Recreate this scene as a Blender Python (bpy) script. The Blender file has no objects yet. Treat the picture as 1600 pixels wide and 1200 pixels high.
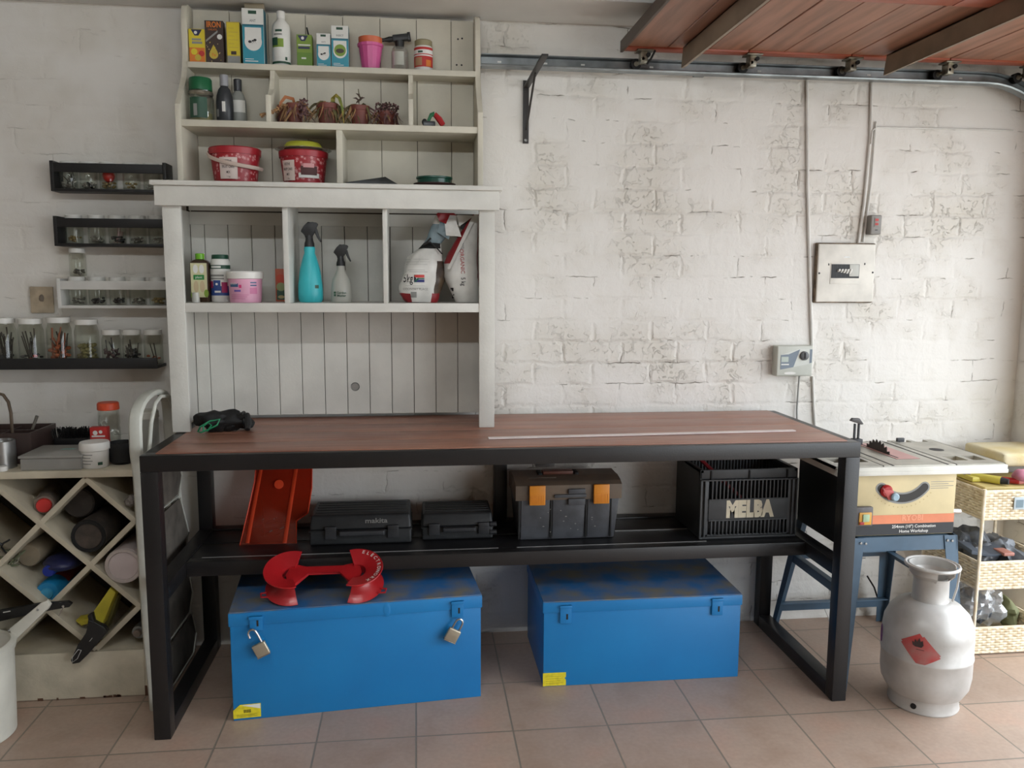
import bpy, bmesh, math, random
from mathutils import Vector, Matrix, noise
random.seed(7)
C = bpy.context.scene
COL = C.collection
PI = math.pi

# ------------------------------------------------------------------ camera
CP = Vector((0.8225, -3.1529, 1.4249)); YAW, PIT, ROL, FPX = 0.1159, -0.1276, 0.0050, 1275.42
_f = Vector((math.sin(YAW)*math.cos(PIT), math.cos(YAW)*math.cos(PIT), math.sin(PIT)))
_r = Vector((math.cos(YAW), -math.sin(YAW), 0)); _u = _r.cross(_f)
_R = math.cos(ROL)*_r + math.sin(ROL)*_u; _U = -math.sin(ROL)*_r + math.cos(ROL)*_u
cam = bpy.data.objects.new('camera', bpy.data.cameras.new('camera')); COL.objects.link(cam)
mw = Matrix((( _R.x, _U.x, -_f.x, CP.x), (_R.y, _U.y, -_f.y, CP.y), (_R.z, _U.z, -_f.z, CP.z), (0, 0, 0, 1)))
cam.matrix_world = mw
cam.data.sensor_width = 36; cam.data.lens = FPX*36/1600; cam.data.clip_start = 0.05
C.camera = cam

def at(px, py, x=None, y=None, z=None):
    """world point seen at a photo position on a given plane"""
    d = _f + _R*(px-800)/FPX - _U*(py-600)/FPX
    if y is not None: t = (y-CP.y)/d.y
    elif z is not None: t = (z-CP.z)/d.z
    else: t = (x-CP.x)/d.x
    return CP + d*t

# ------------------------------------------------------------------ light
C.view_settings.view_transform = 'Standard'; C.view_settings.look = 'None'
C.view_settings.gamma = 1; C.view_settings.use_curve_mapping = False
C.view_settings.exposure = 0.0
w = bpy.data.worlds.new('World'); C.world = w; w.use_nodes = True
bg = w.node_tree.nodes['Background']; bg.inputs[0].default_value = (0.87, 0.935, 1.0, 1); bg.inputs[1].default_value = 5.8

# opening of the garage in the right wall: x = 3.33, y -5.2..-0.22, z 0..2.12
pl = bpy.data.lights.new('daylight_portal', 'AREA'); pl.shape = 'RECTANGLE'; pl.size = 2.12; pl.size_y = 4.98
pl.cycles.is_portal = True
po = bpy.data.objects.new('daylight_portal', pl); COL.objects.link(po)
po.location = (3.40, -2.71, 1.06); po.rotation_euler = (0, PI/2, 0)
TUBE_STRENGTH = 104      # fluorescent tube lamp under the ceiling, built with its fitting below

# ------------------------------------------------------------------ materials
def lin(c):
    return tuple(((v/255)/12.92 if v/255 <= 0.04045 else ((v/255+0.055)/1.055)**2.4) for v in c)
MC = {}
def mat(name, rgb, rough=0.5, metal=0, var=0.0, vscale=8, bump=0, bscale=60, rgb2=None, trans=0, spec=0.5, stretch=None, coat=0):
    if name in MC: return MC[name]
    m = bpy.data.materials.new(name); m.use_nodes = True; MC[name] = m
    nt = m.node_tree; N = nt.nodes; L = nt.links; p = N['Principled BSDF']
    p.inputs['Base Color'].default_value = (*lin(rgb), 1); p.inputs['Roughness'].default_value = rough
    p.inputs['Metallic'].default_value = metal; p.inputs['Specular IOR Level'].default_value = spec
    if trans: p.inputs['Transmission Weight'].default_value = trans
    if coat: p.inputs['Coat Weight'].default_value = coat
    tc = N.new('ShaderNodeTexCoord'); mp = N.new('ShaderNodeMapping'); L.new(tc.outputs['Object'], mp.inputs[0])
    if stretch: mp.inputs['Scale'].default_value = stretch
    nz = N.new('ShaderNodeTexNoise'); nz.inputs['Scale'].default_value = vscale; nz.inputs['Detail'].default_value = 6
    L.new(mp.outputs[0], nz.inputs[0])
    mx = N.new('ShaderNodeMix'); mx.data_type = 'RGBA'
    c2 = rgb2 if rgb2 else tuple(max(0, v*(1-max(var, 0.04)*2.2)) for v in rgb)
    mx.inputs[6].default_value = (*lin(rgb), 1); mx.inputs[7].default_value = (*lin(c2), 1)
    cr = N.new('ShaderNodeValToRGB'); cr.color_ramp.elements[0].position = 0.38; cr.color_ramp.elements[1].position = 0.68
    L.new(nz.outputs[0], cr.inputs[0]); L.new(cr.outputs[0], mx.inputs[0]); L.new(mx.outputs[2], p.inputs['Base Color'])
    if bump:
        n2 = N.new('ShaderNodeTexNoise'); n2.inputs['Scale'].default_value = bscale; n2.inputs['Detail'].default_value = 4
        L.new(mp.outputs[0], n2.inputs[0]); b = N.new('ShaderNodeBump'); b.inputs['Strength'].default_value = bump
        b.inputs['Distance'].default_value = 0.004; L.new(n2.outputs[0], b.inputs['Height']); L.new(b.outputs[0], p.inputs['Normal'])
    return m
def glass(name, tint=(255,255,255), gl=0.10, rough=0.04, cloudy=0.0, cl=(230,230,225)):
    if name in MC: return MC[name]
    m = bpy.data.materials.new(name); m.use_nodes = True; MC[name] = m
    nt = m.node_tree; N = nt.nodes; L = nt.links; N.remove(N['Principled BSDF']); out = N['Material Output']
    t = N.new('ShaderNodeBsdfTransparent'); t.inputs[0].default_value = (*lin(tint), 1)
    g = N.new('ShaderNodeBsdfGlossy'); g.inputs['Roughness'].default_value = rough
    fr = N.new('ShaderNodeLayerWeight'); fr.inputs[0].default_value = 0.35
    ma = N.new('ShaderNodeMath'); ma.operation = 'MULTIPLY_ADD'; ma.inputs[1].default_value = 0.55; ma.inputs[2].default_value = gl*0.5
    L.new(fr.outputs['Facing'], ma.inputs[0])
    a = N.new('ShaderNodeMixShader'); L.new(ma.outputs[0], a.inputs[0]); L.new(t.outputs[0], a.inputs[1]); L.new(g.outputs[0], a.inputs[2])
    last = a
    if cloudy:
        d = N.new('ShaderNodeBsdfDiffuse'); d.inputs[0].default_value = (*lin(cl), 1)
        c = N.new('ShaderNodeMixShader'); c.inputs[0].default_value = cloudy; L.new(a.outputs[0], c.inputs[1]); L.new(d.outputs[0], c.inputs[2]); last = c
    L.new(last.outputs[0], out.inputs[0]); return m

def wall_mat():
    m = bpy.data.materials.new('painted_brick'); m.use_nodes = True; nt = m.node_tree; N = nt.nodes; L = nt.links
    p = N['Principled BSDF']; p.inputs['Roughness'].default_value = 0.75; p.inputs['Specular IOR Level'].default_value = 0.25
    geo = N.new('ShaderNodeNewGeometry'); sp = N.new('ShaderNodeSeparateXYZ'); L.new(geo.outputs['Position'], sp.inputs[0])
    def math_(op, a, b=None, c=None, clamp=False):
        n = N.new('ShaderNodeMath'); n.operation = op; n.use_clamp = clamp
        for i, v in enumerate((a, b, c)):
            if v is None: continue
            if isinstance(v, (int, float)): n.inputs[i].default_value = v
            else: L.new(v, n.inputs[i])
        return n.outputs[0]
    def nz(scale, detail=3, rough=0.5, dist=0):
        n = N.new('ShaderNodeTexNoise'); n.inputs['Scale'].default_value = scale; n.inputs['Detail'].default_value = detail
        n.inputs['Roughness'].default_value = rough; n.inputs['Distortion'].default_value = dist
        L.new(geo.outputs['Position'], n.inputs[0]); return n
    wob = nz(9, 4, 0.6); ws = N.new('ShaderNodeSeparateColor'); L.new(wob.outputs['Color'], ws.inputs[0])
    u = math_('ADD', math_('ADD', sp.outputs[0], sp.outputs[1]), math_('MULTIPLY_ADD', ws.outputs[0], 0.05, -0.025))
    v = math_('ADD', sp.outputs[2], math_('MULTIPLY_ADD', ws.outputs[1], 0.034, -0.017))
    cb = N.new('ShaderNodeCombineXYZ'); L.new(u, cb.inputs[0]); L.new(v, cb.inputs[1])
    def brick(mort, smooth):
        b = N.new('ShaderNodeTexBrick'); b.inputs['Scale'].default_value = 1; b.inputs['Brick Width'].default_value = 0.232
        b.inputs['Row Height'].default_value = 0.0845; b.inputs['Mortar Size'].default_value = mort; b.inputs['Mortar Smooth'].default_value = smooth
        L.new(cb.outputs[0], b.inputs[0]); return b.outputs['Fac']
    soft = brick(0.013, 1.0); crack = brick(0.0022, 0.3)
    # smoother plaster to the left, rougher bagged brick to the right
    mr = N.new('ShaderNodeMapRange'); L.new(sp.outputs[0], mr.inputs[0]); mr.inputs[1].default_value = -0.2; mr.inputs[2].default_value = 1.3
    mr.inputs[3].default_value = 0.35; mr.inputs[4].default_value = 1.0
    pm = nz(3.2, 3, 0.6); pr = N.new('ShaderNodeValToRGB'); pr.color_ramp.elements[0].position = 0.45; pr.color_ramp.elements[1].position = 0.68
    L.new(pm.outputs[0], pr.inputs[0])
    cm = nz(5.1, 3, 0.7, 0.4); cr = N.new('ShaderNodeValToRGB'); cr.color_ramp.elements[0].position = 0.56; cr.color_ramp.elements[1].position = 0.66
    L.new(cm.outputs[0], cr.inputs[0])
    softm = math_('MULTIPLY', soft, math_('MULTIPLY_ADD', pr.outputs[0], 0.75, 0.08))
    crm = math_('MULTIPLY', math_('MULTIPLY', crack, cr.outputs[0]), mr.outputs[0])
    lump = nz(13, 5, 0.62, 0.3); fine = nz(85, 4, 0.6); patch = nz(2.0, 3, 0.5)
    rg = nz(34, 6, 0.7, 1.2); rr = N.new('ShaderNodeValToRGB'); rr.color_ramp.elements[0].position = 0.56; rr.color_ramp.elements[1].position = 0.66
    L.new(rg.outputs[0], rr.inputs[0]); rgh = math_('MULTIPLY', rr.outputs[0], pr.outputs[0])
    h = math_('MULTIPLY', softm, -0.68)
    h = math_('MULTIPLY_ADD', lump.outputs[0], 0.55, h); h = math_('MULTIPLY_ADD', fine.outputs[0], 0.10, h)
    h = math_('MULTIPLY_ADD', rgh, 0.35, h); h = math_('MULTIPLY_ADD', crm, -1.3, h); h = math_('MULTIPLY_ADD', patch.outputs[0], 0.8, h)
    h = math_('MULTIPLY', h, mr.outputs[0])
    b = N.new('ShaderNodeBump'); b.inputs['Strength'].default_value = 0.8; b.inputs['Distance'].default_value = 0.011
    L.new(h, b.inputs['Height']); L.new(b.outputs[0], p.inputs['Normal'])
    # colour: white paint, slightly yellowed patches, grime in cracks and a stained foot
    mx = N.new('ShaderNodeMix'); mx.data_type = 'RGBA'; mx.inputs[6].default_value = (*lin((226, 223, 217)), 1); mx.inputs[7].default_value = (*lin((214, 209, 199)), 1)
    L.new(pr.outputs[0], mx.inputs[0])
    m2 = N.new('ShaderNodeMix'); m2.data_type = 'RGBA'; m2.inputs[7].default_value = (*lin((120, 110, 98)), 1)
    L.new(mx.outputs[2], m2.inputs[6]); L.new(math_('MULTIPLY', crm, 0.75), m2.inputs[0])
    L.new(m2.outputs[2], p.inputs['Base Color'])
    return m
def tile_mat():
    m = bpy.data.materials.new('terracotta_tile'); m.use_nodes = True; nt = m.node_tree; N = nt.nodes; L = nt.links
    p = N['Principled BSDF']; p.inputs['Roughness'].default_value = 0.45
    geo = N.new('ShaderNodeNewGeometry'); mp = N.new('ShaderNodeMapping'); L.new(geo.outputs['Position'], mp.inputs[0])
    mp.inputs['Location'].default_value = (-1.113, 0.735, 0)
    b = N.new('ShaderNodeTexBrick'); b.offset = 0; b.inputs['Scale'].default_value = 1; b.inputs['Brick Width'].default_value = 0.3068
    b.inputs['Row Height'].default_value = 0.312; b.inputs['Mortar Size'].default_value = 0.0032; b.inputs['Mortar Smooth'].default_value = 0.2
    b.inputs['Color1'].default_value = (0.2, 0.2, 0.2, 1); b.inputs['Color2'].default_value = (0.8, 0.8, 0.8, 1)
    L.new(mp.outputs[0], b.inputs[0])
    n1 = N.new('ShaderNodeTexNoise'); n1.inputs['Scale'].default_value = 5.5; n1.inputs['Detail'].default_value = 5; L.new(geo.outputs['Position'], n1.inputs[0])
    n2 = N.new('ShaderNodeTexNoise'); n2.inputs['Scale'].default_value = 70; n2.inputs['Detail'].default_value = 4; L.new(geo.outputs['Position'], n2.inputs[0])
    cr = N.new('ShaderNodeValToRGB'); e = cr.color_ramp.elements
    e[0].position = 0.30; e[0].color = (*lin((178, 152, 133)), 1); e[1].position = 0.72; e[1].color = (*lin((194, 162, 142)), 1)
    k = e.new(0.5); k.color = (*lin((188, 164, 146)), 1)
    L.new(n1.outputs[0], cr.inputs[0])
    mx = N.new('ShaderNodeMix'); mx.data_type = 'RGBA'; mx.blend_type = 'MULTIPLY'; mx.inputs[0].default_value = 0.22
    L.new(cr.outputs[0], mx.inputs[6]); L.new(b.outputs['Color'], mx.inputs[7])
    m3 = N.new('ShaderNodeMix'); m3.data_type = 'RGBA'; m3.blend_type = 'MULTIPLY'; m3.inputs[0].default_value = 0.25
    L.new(mx.outputs[2], m3.inputs[6]); L.new(n2.outputs['Fac'], m3.inputs[7])
    m2 = N.new('ShaderNodeMix'); m2.data_type = 'RGBA'; m2.inputs[7].default_value = (*lin((128, 118, 105)), 1)
    L.new(m3.outputs[2], m2.inputs[6]); L.new(b.outputs['Fac'], m2.inputs[0]); L.new(m2.outputs[2], p.inputs['Base Color'])
    ma = N.new('ShaderNodeMath'); ma.operation = 'MULTIPLY_ADD'; ma.inputs[1].default_value = -1; L.new(b.outputs['Fac'], ma.inputs[0])
    mb = N.new('ShaderNodeMath'); mb.operation = 'MULTIPLY'; mb.inputs[1].default_value = 0.15; L.new(n2.outputs[0], mb.inputs[0]); L.new(mb.outputs[0], ma.inputs[2])
    bp = N.new('ShaderNodeBump'); bp.inputs['Strength'].default_value = 0.6; bp.inputs['Distance'].default_value = 0.003
    L.new(ma.outputs[0], bp.inputs['Height']); L.new(bp.outputs[0], p.inputs['Normal'])
    return m

# ------------------------------------------------------------------ mesh builder
class B:
    def __init__(s, o=None):
        s.bm = bmesh.new(); s.ms = []; s.o = Vector(o) if o is not None else Vector((0, 0, 0)); s.M = Matrix.Identity(4); s.bvh = None
    def mi(s, m):
        if m not in s.ms: s.ms.append(m)
        return s.ms.index(m)
    def V(s, p):
        p = s.M @ Vector(p)
        if s.bvh:      # lay printed matter on the surface of a crumpled body, seen from the front
            h = s.bvh.ray_cast(Vector((p.x, p.y-0.6, p.z)), Vector((0, 1, 0)))
            if h[0] is not None: p = Vector((p.x, h[0].y-0.0012-s.lift, p.z))
        return s.bm.verts.new(p)
    def on(s, ob, lift=0.0):
        from mathutils.bvhtree import BVHTree
        s.bvh = BVHTree.FromPolygons([v.co.copy() for v in ob.data.vertices], [tuple(f.vertices) for f in ob.data.polygons]); s.lift = lift; return s
    def gq(s, x0, x1, z0, z1, m, n=8, k=6, y=0.0, sh=0.0, f=None):
        """finely divided upright rectangle, sheared by sh; f(u, v) may drop cells"""
        G = {(i, j): s.V((x0+(x1-x0)*i/n+sh*j/k, y, z0+(z1-z0)*j/k)) for i in range(n+1) for j in range(k+1)}
        for i in range(n):
            for j in range(k):
                if f and not f((i+.5)/n, (j+.5)/k): continue
                s.F([G[i, j], G[i+1, j], G[i+1, j+1], G[i, j+1]], m)
        return s
    def F(s, vs, m):
        try: f = s.bm.faces.new(vs)
        except ValueError: return None
        f.material_index = s.mi(m); return f
    def hexa(s, P, m, bev=0, seg=2):
        v = [s.V(p) for p in P]
        fs = [s.F([v[i] for i in q], m) for q in ((0,3,2,1),(4,5,6,7),(0,1,5,4),(1,2,6,5),(2,3,7,6),(3,0,4,7))]
        if bev:
            es = list({e for f in fs for e in f.edges})
            r = bmesh.ops.bevel(s.bm, geom=es, offset=bev, segments=seg, profile=0.6, affect='EDGES', clamp_overlap=True)
            for f in r['faces']: f.material_index = s.mi(m)
        return s
    def box(s, x0, x1, y0, y1, z0, z1, m, bev=0, seg=2):
        return s.hexa([(x0,y0,z0),(x1,y0,z0),(x1,y1,z0),(x0,y1,z0),(x0,y0,z1),(x1,y0,z1),(x1,y1,z1),(x0,y1,z1)], m, bev, seg)
    def prism(s, pts, ex, m, bev=0):
        ex = Vector(ex); a = [s.V(p) for p in pts]; b = [s.V(Vector(p)+ex) for p in pts]; n = len(a)
        fs = [s.F(a[::-1], m), s.F(b, m)] + [s.F([a[i], a[(i+1)%n], b[(i+1)%n], b[i]], m) for i in range(n)]
        if bev:
            es = list({e for f in fs if f for e in f.edges})
            r = bmesh.ops.bevel(s.bm, geom=es, offset=bev, segments=2, profile=0.6, affect='EDGES', clamp_overlap=True)
            for f in r['faces']: f.material_index = s.mi(m)
        return s
    def lathe(s, c, prof, m, seg=32, ax=(0,0,1), sx=1, sy=1, cap=True, mf=None):
        c = Vector(c); Q = Vector(ax).normalized().to_track_quat('Z', 'Y').to_matrix() if tuple(ax) != (0,0,1) else Matrix.Identity(3)
        rings = []
        for r, z in prof:
            if r < 1e-5: rings.append([s.V(c + Q @ Vector((0, 0, z)))])
            else: rings.append([s.V(c + Q @ Vector((r*sx*math.cos(2*PI*k/seg), r*sy*math.sin(2*PI*k/seg), z))) for k in range(seg)])
        for i in range(len(rings)-1):
            a, b = rings[i], rings[i+1]; mm = mf(i) if mf else m
            for k in range(seg):
                k2 = (k+1) % seg
                if len(a) == 1 and len(b) == 1: continue
                if len(a) == 1: s.F([a[0], b[k2], b[k]][::-1], mm)
                elif len(b) == 1: s.F([a[k], a[k2], b[0]], mm)
                else: s.F([a[k], a[k2], b[k2], b[k]], mm)
        if cap:
            if len(rings[0]) > 1: s.F(rings[0][::-1], mf(0) if mf else m)
            if len(rings[-1]) > 1: s.F(rings[-1], mf(len(rings)-2) if mf else m)
        return s
    def cyl(s, p0, p1, r, m, r1=None, seg=20):
        p0 = Vector(p0); p1 = Vector(p1); d = p1-p0
        return s.lathe(p0, [(r, 0), (r if r1 is None else r1, d.length)], m, seg, tuple(d))
    def tube(s, pts, r, m, seg=8, closed=False, flat=None):
        pts = [Vector(p) for p in pts]; n = len(pts); rings = []; up = None
        for i, p in enumerate(pts):
            a = pts[i-1] if (i > 0 or closed) else pts[i]; b = pts[(i+1) % n] if (i < n-1 or closed) else pts[i]
            t = (b-a).normalized()
            if up is None: up = Vector((0, 0, 1)) if abs(t.z) < 0.9 else Vector((1, 0, 0))
            x = up.cross(t).normalized(); y = t.cross(x).normalized(); up = y
            rr = r[i] if isinstance(r, (list, tuple)) else r; fy = flat if flat else 1
            rings.append([s.V(p + x*rr*math.cos(2*PI*k/seg) + y*rr*fy*math.sin(2*PI*k/seg)) for k in range(seg)])
        for i in range(n if closed else n-1):
            a, b = rings[i], rings[(i+1) % n]
            for k in range(seg): s.F([a[k], a[(k+1)%seg], b[(k+1)%seg], b[k]], m)
        if not closed: s.F(rings[0][::-1], m); s.F(rings[-1], m)
        return s
    def loft(s, secs, m, seg=24, ex=2.4, nz=0, nf=8, mf=None, seed=0):
        """secs: (centre, half x, half y[, twist]) stacked rings"""
        rings = []
        for q in secs:
            c, hx, hy = Vector(q[0]), q[1], q[2]; tw = q[3] if len(q) > 3 else 0; rg = []
            for k in range(seg):
                a = 2*PI*k/seg; ca, sa = math.cos(a), math.sin(a)
                x = math.copysign(abs(ca)**(2/ex), ca)*hx; y = math.copysign(abs(sa)**(2/ex), sa)*hy
                p = c + Vector((x*math.cos(tw)-y*math.sin(tw), x*math.sin(tw)+y*math.cos(tw), 0))
                if nz:
                    d = noise.noise(p*nf + Vector((seed, 0, 0))); e = noise.noise(p*nf*2.7 + Vector((0, seed, 5)))
                    p += (p-c)*(d*nz*1.6+e*nz*0.8) + Vector((0, 0, e*nz*0.02))
                rg.append(s.V(p))
            rings.append(rg)
        for i in range(len(rings)-1):
            for k in range(seg):
                s.F([rings[i][k], rings[i][(k+1)%seg], rings[i+1][(k+1)%seg], rings[i+1][k]], mf(i, k) if mf else m)
        s.F(rings[0][::-1], mf(0, 0) if mf else m); s.F(rings[-1], mf(len(rings)-2, 0) if mf else m)
        return s
    def blob(s, c, rx, ry, rz, m, nz=0.15, nf=12, seg=20, rings=12, seed=0):
        c = Vector(c); R = []
        for i in range(rings+1):
            ph = PI*i/rings; rg = []
            for k in range(seg if 0 < i < rings else 1):
                a = 2*PI*k/seg; d = Vector((math.sin(ph)*math.cos(a)*rx, math.sin(ph)*math.sin(a)*ry, -math.cos(ph)*rz))
                q = c+d; n1 = noise.noise(q*nf+Vector((seed, 3, 1))) + 0.5*noise.noise(q*nf*2.3+Vector((1, seed, 1)))
                rg.append(s.V(c + d*(1+nz*n1)))
            R.append(rg)
        for i in range(rings):
            a, b = R[i], R[i+1]
            for k in range(seg):
                k2 = (k+1) % seg
                if len(a) == 1: s.F([a[0], b[k2], b[k]], m)
                elif len(b) == 1: s.F([a[k], a[k2], b[0]], m)
                else: s.F([a[k], a[k2], b[k2], b[k]], m)
        return s
    def patch(s, c, r, a0, a1, z0, z1, m, n=14, sy=1, off=0.0006, r1=None):
        """curved sticker on an upright round body; angles in degrees, -90 faces the viewer"""
        r += off; r1 = r if r1 is None else r1+off; P = []
        for i in range(n+1):
            a = math.radians(a0+(a1-a0)*i/n)
            P.append((s.V((c[0]+r*math.cos(a), c[1]+r*sy*math.sin(a), c[2]+z0)), s.V((c[0]+r1*math.cos(a), c[1]+r1*sy*math.sin(a), c[2]+z1))))
        for i in range(n): s.F([P[i][0], P[i+1][0], P[i+1][1], P[i][1]], m)
        return s
    def text(s, txt, size, o, m, R=(1,0,0), U=(0,0,1), bold=0.0, ext=0.0004, align='CENTER', wrap=None, sx=1.0):
        """lettering; wrap=(cx, cy, radius) bends it round an upright cylinder (o = (angle deg, z))"""
        cu = bpy.data.curves.new('t', 'FONT'); cu.body = txt; cu.size = size; cu.align_x = align; cu.align_y = 'CENTER'
        cu.offset = bold*size; cu.resolution_u = 2
        ob = bpy.data.objects.new('t', cu); COL.objects.link(ob)
        dg = bpy.context.evaluated_depsgraph_get(); dg.update(); me = bpy.data.meshes.new_from_object(ob.evaluated_get(dg))
        bpy.data.objects.remove(ob); bpy.data.curves.remove(cu)
        R = Vector(R).normalized(); U = Vector(U).normalized(); Nn = R.cross(U)
        vs = []
        for v in me.vertices:
            x, y = v.co.x*sx, v.co.y
            if wrap:
                a = math.radians(o[0]) + x/wrap[2]; rr = wrap[2]+ext
                vs.append(s.V((wrap[0]+rr*math.cos(a), wrap[1]+rr*math.sin(a), o[1]+y)))
            else: vs.append(s.V(Vector(o) + R*x + U*y + Nn*ext))
        for f in me.polygons: s.F([vs[i] for i in f.vertices], m)
        bpy.data.meshes.remove(me)
        return s
    def quad(s, o, w_, h_, m, R=(1,0,0), U=(0,0,1), off=0.0004):
        o = Vector(o); R = Vector(R).normalized(); U = Vector(U).normalized(); o = o + R.cross(U)*off
        s.F([s.V(o), s.V(o+R*w_), s.V(o+R*w_+U*h_), s.V(o+U*h_)], m); return s
    def disc(s, o, r, m, R=(1,0,0), U=(0,0,1), off=0.0006, n=20, ry=None):
        o = Vector(o); R = Vector(R).normalized(); U = Vector(U).normalized(); o = o + R.cross(U)*off; ry = ry or r
        s.F([s.V(o+R*r*math.cos(2*PI*k/n)+U*ry*math.sin(2*PI*k/n)) for k in range(n)], m); return s
    def poly(s, pts, m):
        s.F([s.V(p) for p in pts], m); return s
    def build(s, name, parent=None, smooth=35, label=None):
        me = bpy.data.meshes.new(name)
        if not (parent is not None and parent.get('_w')): pass
        if s.o.length: bmesh.ops.translate(s.bm, vec=-s.o, verts=s.bm.verts)
        s.bm.normal_update(); s.bm.to_mesh(me); s.bm.free()
        for m in s.ms: me.materials.append(m)
        if smooth:
            for p in me.polygons: p.use_smooth = True
            try: me.set_sharp_from_angle(angle=math.radians(smooth))
            except Exception: pass
        ob = bpy.data.objects.new(name, me); COL.objects.link(ob)
        if parent is not None: ob.parent = parent
        else: ob.location = s.o
        if label: ob['label'] = label
        return ob

def thing(name, label, cat, loc=(0,0,0), rz=0, group=None):
    o = bpy.data.objects.new(name, None); COL.objects.link(o); o.empty_display_size = 0.05
    o.location = loc; o.rotation_euler = (0, 0, rz); o['label'] = label; o['category'] = cat
    if group: o['group'] = group
    return o
def tag(o, label, cat, group=None):
    o['label'] = label; o['category'] = cat
    if group: o['group'] = group
    return o
def struct(o): o['kind'] = 'structure'; return o
def dup(root, loc, label, group=None, rz=None):
    r = root.copy(); COL.objects.link(r); r.location = loc; r['label'] = label
    if group: r['group'] = group
    if rz is not None: r.rotation_euler = (0, 0, rz)
    for ch in list(root.children):
        c = ch.copy(); COL.objects.link(c); c.parent = r
        for g in list(ch.children):
            d = g.copy(); COL.objects.link(d); d.parent = c
    return r

WALL = wall_mat(); TILE = tile_mat()
M_white = mat('white_paint', (214, 212, 204), 0.5, var=0.02, vscale=5, bump=0.15, bscale=120)
M_cream = mat('cream_paint', (205, 196, 176), 0.55, var=0.05, vscale=6, bump=0.2, bscale=90)
M_ceil = mat('ceiling_paint', (228, 227, 223), 0.8, var=0.03, vscale=2)
M_steel = mat('black_powder_coat', (27, 26, 27), 0.36, var=0.1, vscale=3, bump=0.08, bscale=200)
M_black = mat('black_plastic', (26, 26, 27), 0.45, bump=0.1, bscale=300)
M_blackp = mat('black_painted_wood', (28, 28, 29), 0.5, bump=0.1, bscale=150)
M_char = mat('charcoal_plastic', (50, 51, 54), 0.5, bump=0.15, bscale=150, var=0.1)
M_galv = mat('galvanised_steel', (150, 156, 158), 0.35, metal=0.85, var=0.12, vscale=10)
M_zinc = mat('zinc_hardware', (165, 160, 145), 0.35, metal=0.9, var=0.15, vscale=40)
M_chrome = mat('chrome', (205, 205, 205), 0.2, metal=1.0)
M_screw = mat('screw_steel', (150, 150, 148), 0.4, metal=0.9)
M_dark = mat('deep_black', (12, 12, 12), 0.7)
M_whitep = mat('white_plastic', (228, 226, 220), 0.4)
M_offw = mat('off_white_plastic', (205, 202, 190), 0.45, var=0.04)
M_label = mat('label_white', (225, 224, 218), 0.5)
M_ink = mat('printed_black', (30, 30, 32), 0.6)
M_glass = glass('clear_glass', (238, 242, 238), 0.12)
M_pet = glass('clear_plastic', (235, 236, 232), 0.10, 0.12, cloudy=0.12)
M_frost = glass('frosted_plastic', (225, 225, 220), 0.08, 0.3, cloudy=0.5, cl=(215, 214, 205))
# ================================================================== the setting
M_room = mat('bounce_damping_paint', (160, 150, 136), 0.8, var=0.04, vscale=2)  # darker tone given to the unseen walls to reduce bounce light
b = B(); b.box(-2.7, 3.53, 0, 0.2, -0.1, 2.6, WALL); struct(b.build('wall_back', smooth=0))
b = B(); b.box(3.33, 3.53, -0.22, 0, -0.1, 2.6, WALL); b.box(3.33, 3.53, -5.7, -0.22, 2.12, 2.6, WALL); b.box(3.33, 3.53, -5.7, -5.2, -0.1, 2.12, WALL)
struct(b.build('wall_right', smooth=0))
b = B(); b.box(-2.7, -2.5, -5.7, 0, -0.1, 2.6, M_room); struct(b.build('wall_left', smooth=0))
b = B(); b.box(-2.7, 3.53, -5.9, -5.7, -0.1, 2.6, M_room); struct(b.build('wall_front', smooth=0))
b = B(); b.box(-2.7, 3.53, -5.7, 0, -0.1, 0, TILE); struct(b.build('floor', smooth=0))
b = B(); b.box(-2.7, 3.53, -5.9, 0.2, 2.374, 2.6, M_ceil); struct(b.build('ceiling', smooth=0))
M_conc = mat('driveway_concrete', (188, 182, 172), 0.85, var=0.06, vscale=2)
b = B(); b.box(3.53, 16, -14, 8, -0.15, -0.03, M_conc); o = b.build('outdoor_ground', smooth=0); struct(o)  # unseen concrete ground outside, bounces daylight in through the opening
M_groove = mat('groove_shadow_gap', (70, 62, 54), 0.9)
b = B(); b.box(-2.5, 3.33, -0.30, -0.275, 2.362, 2.374, M_ceil); struct(b.build('trim_2', smooth=0))

# tube lamp on the ceiling, above and behind the viewer's subject
t = thing('tube_lamp', 'white fluorescent tube lamp fixed under the ceiling', 'lamp', (0.55, -2.35, 2.374))
b = B(); b.box(-0.62, 0.62, -0.02, 0.02, -0.035, 0, M_whitep, 0.004); b.box(-0.625, -0.602, -0.016, 0.016, -0.078, -0.03, M_whitep, 0.003); b.box(0.602, 0.625, -0.016, 0.016, -0.078, -0.03, M_whitep, 0.003); b.build('body', t)
M_tube = bpy.data.materials.new('lit_tube'); M_tube.use_nodes = True
M_tube.node_tree.nodes['Principled BSDF'].inputs['Emission Color'].default_value = (0.9, 0.96, 1, 1); M_tube.node_tree.nodes['Principled BSDF'].inputs['Emission Strength'].default_value = TUBE_STRENGTH
b = B(); b.cyl((-0.6, 0, -0.062), (0.6, 0, -0.062), 0.013, M_tube, seg=12); b.build('tube', t)

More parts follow.
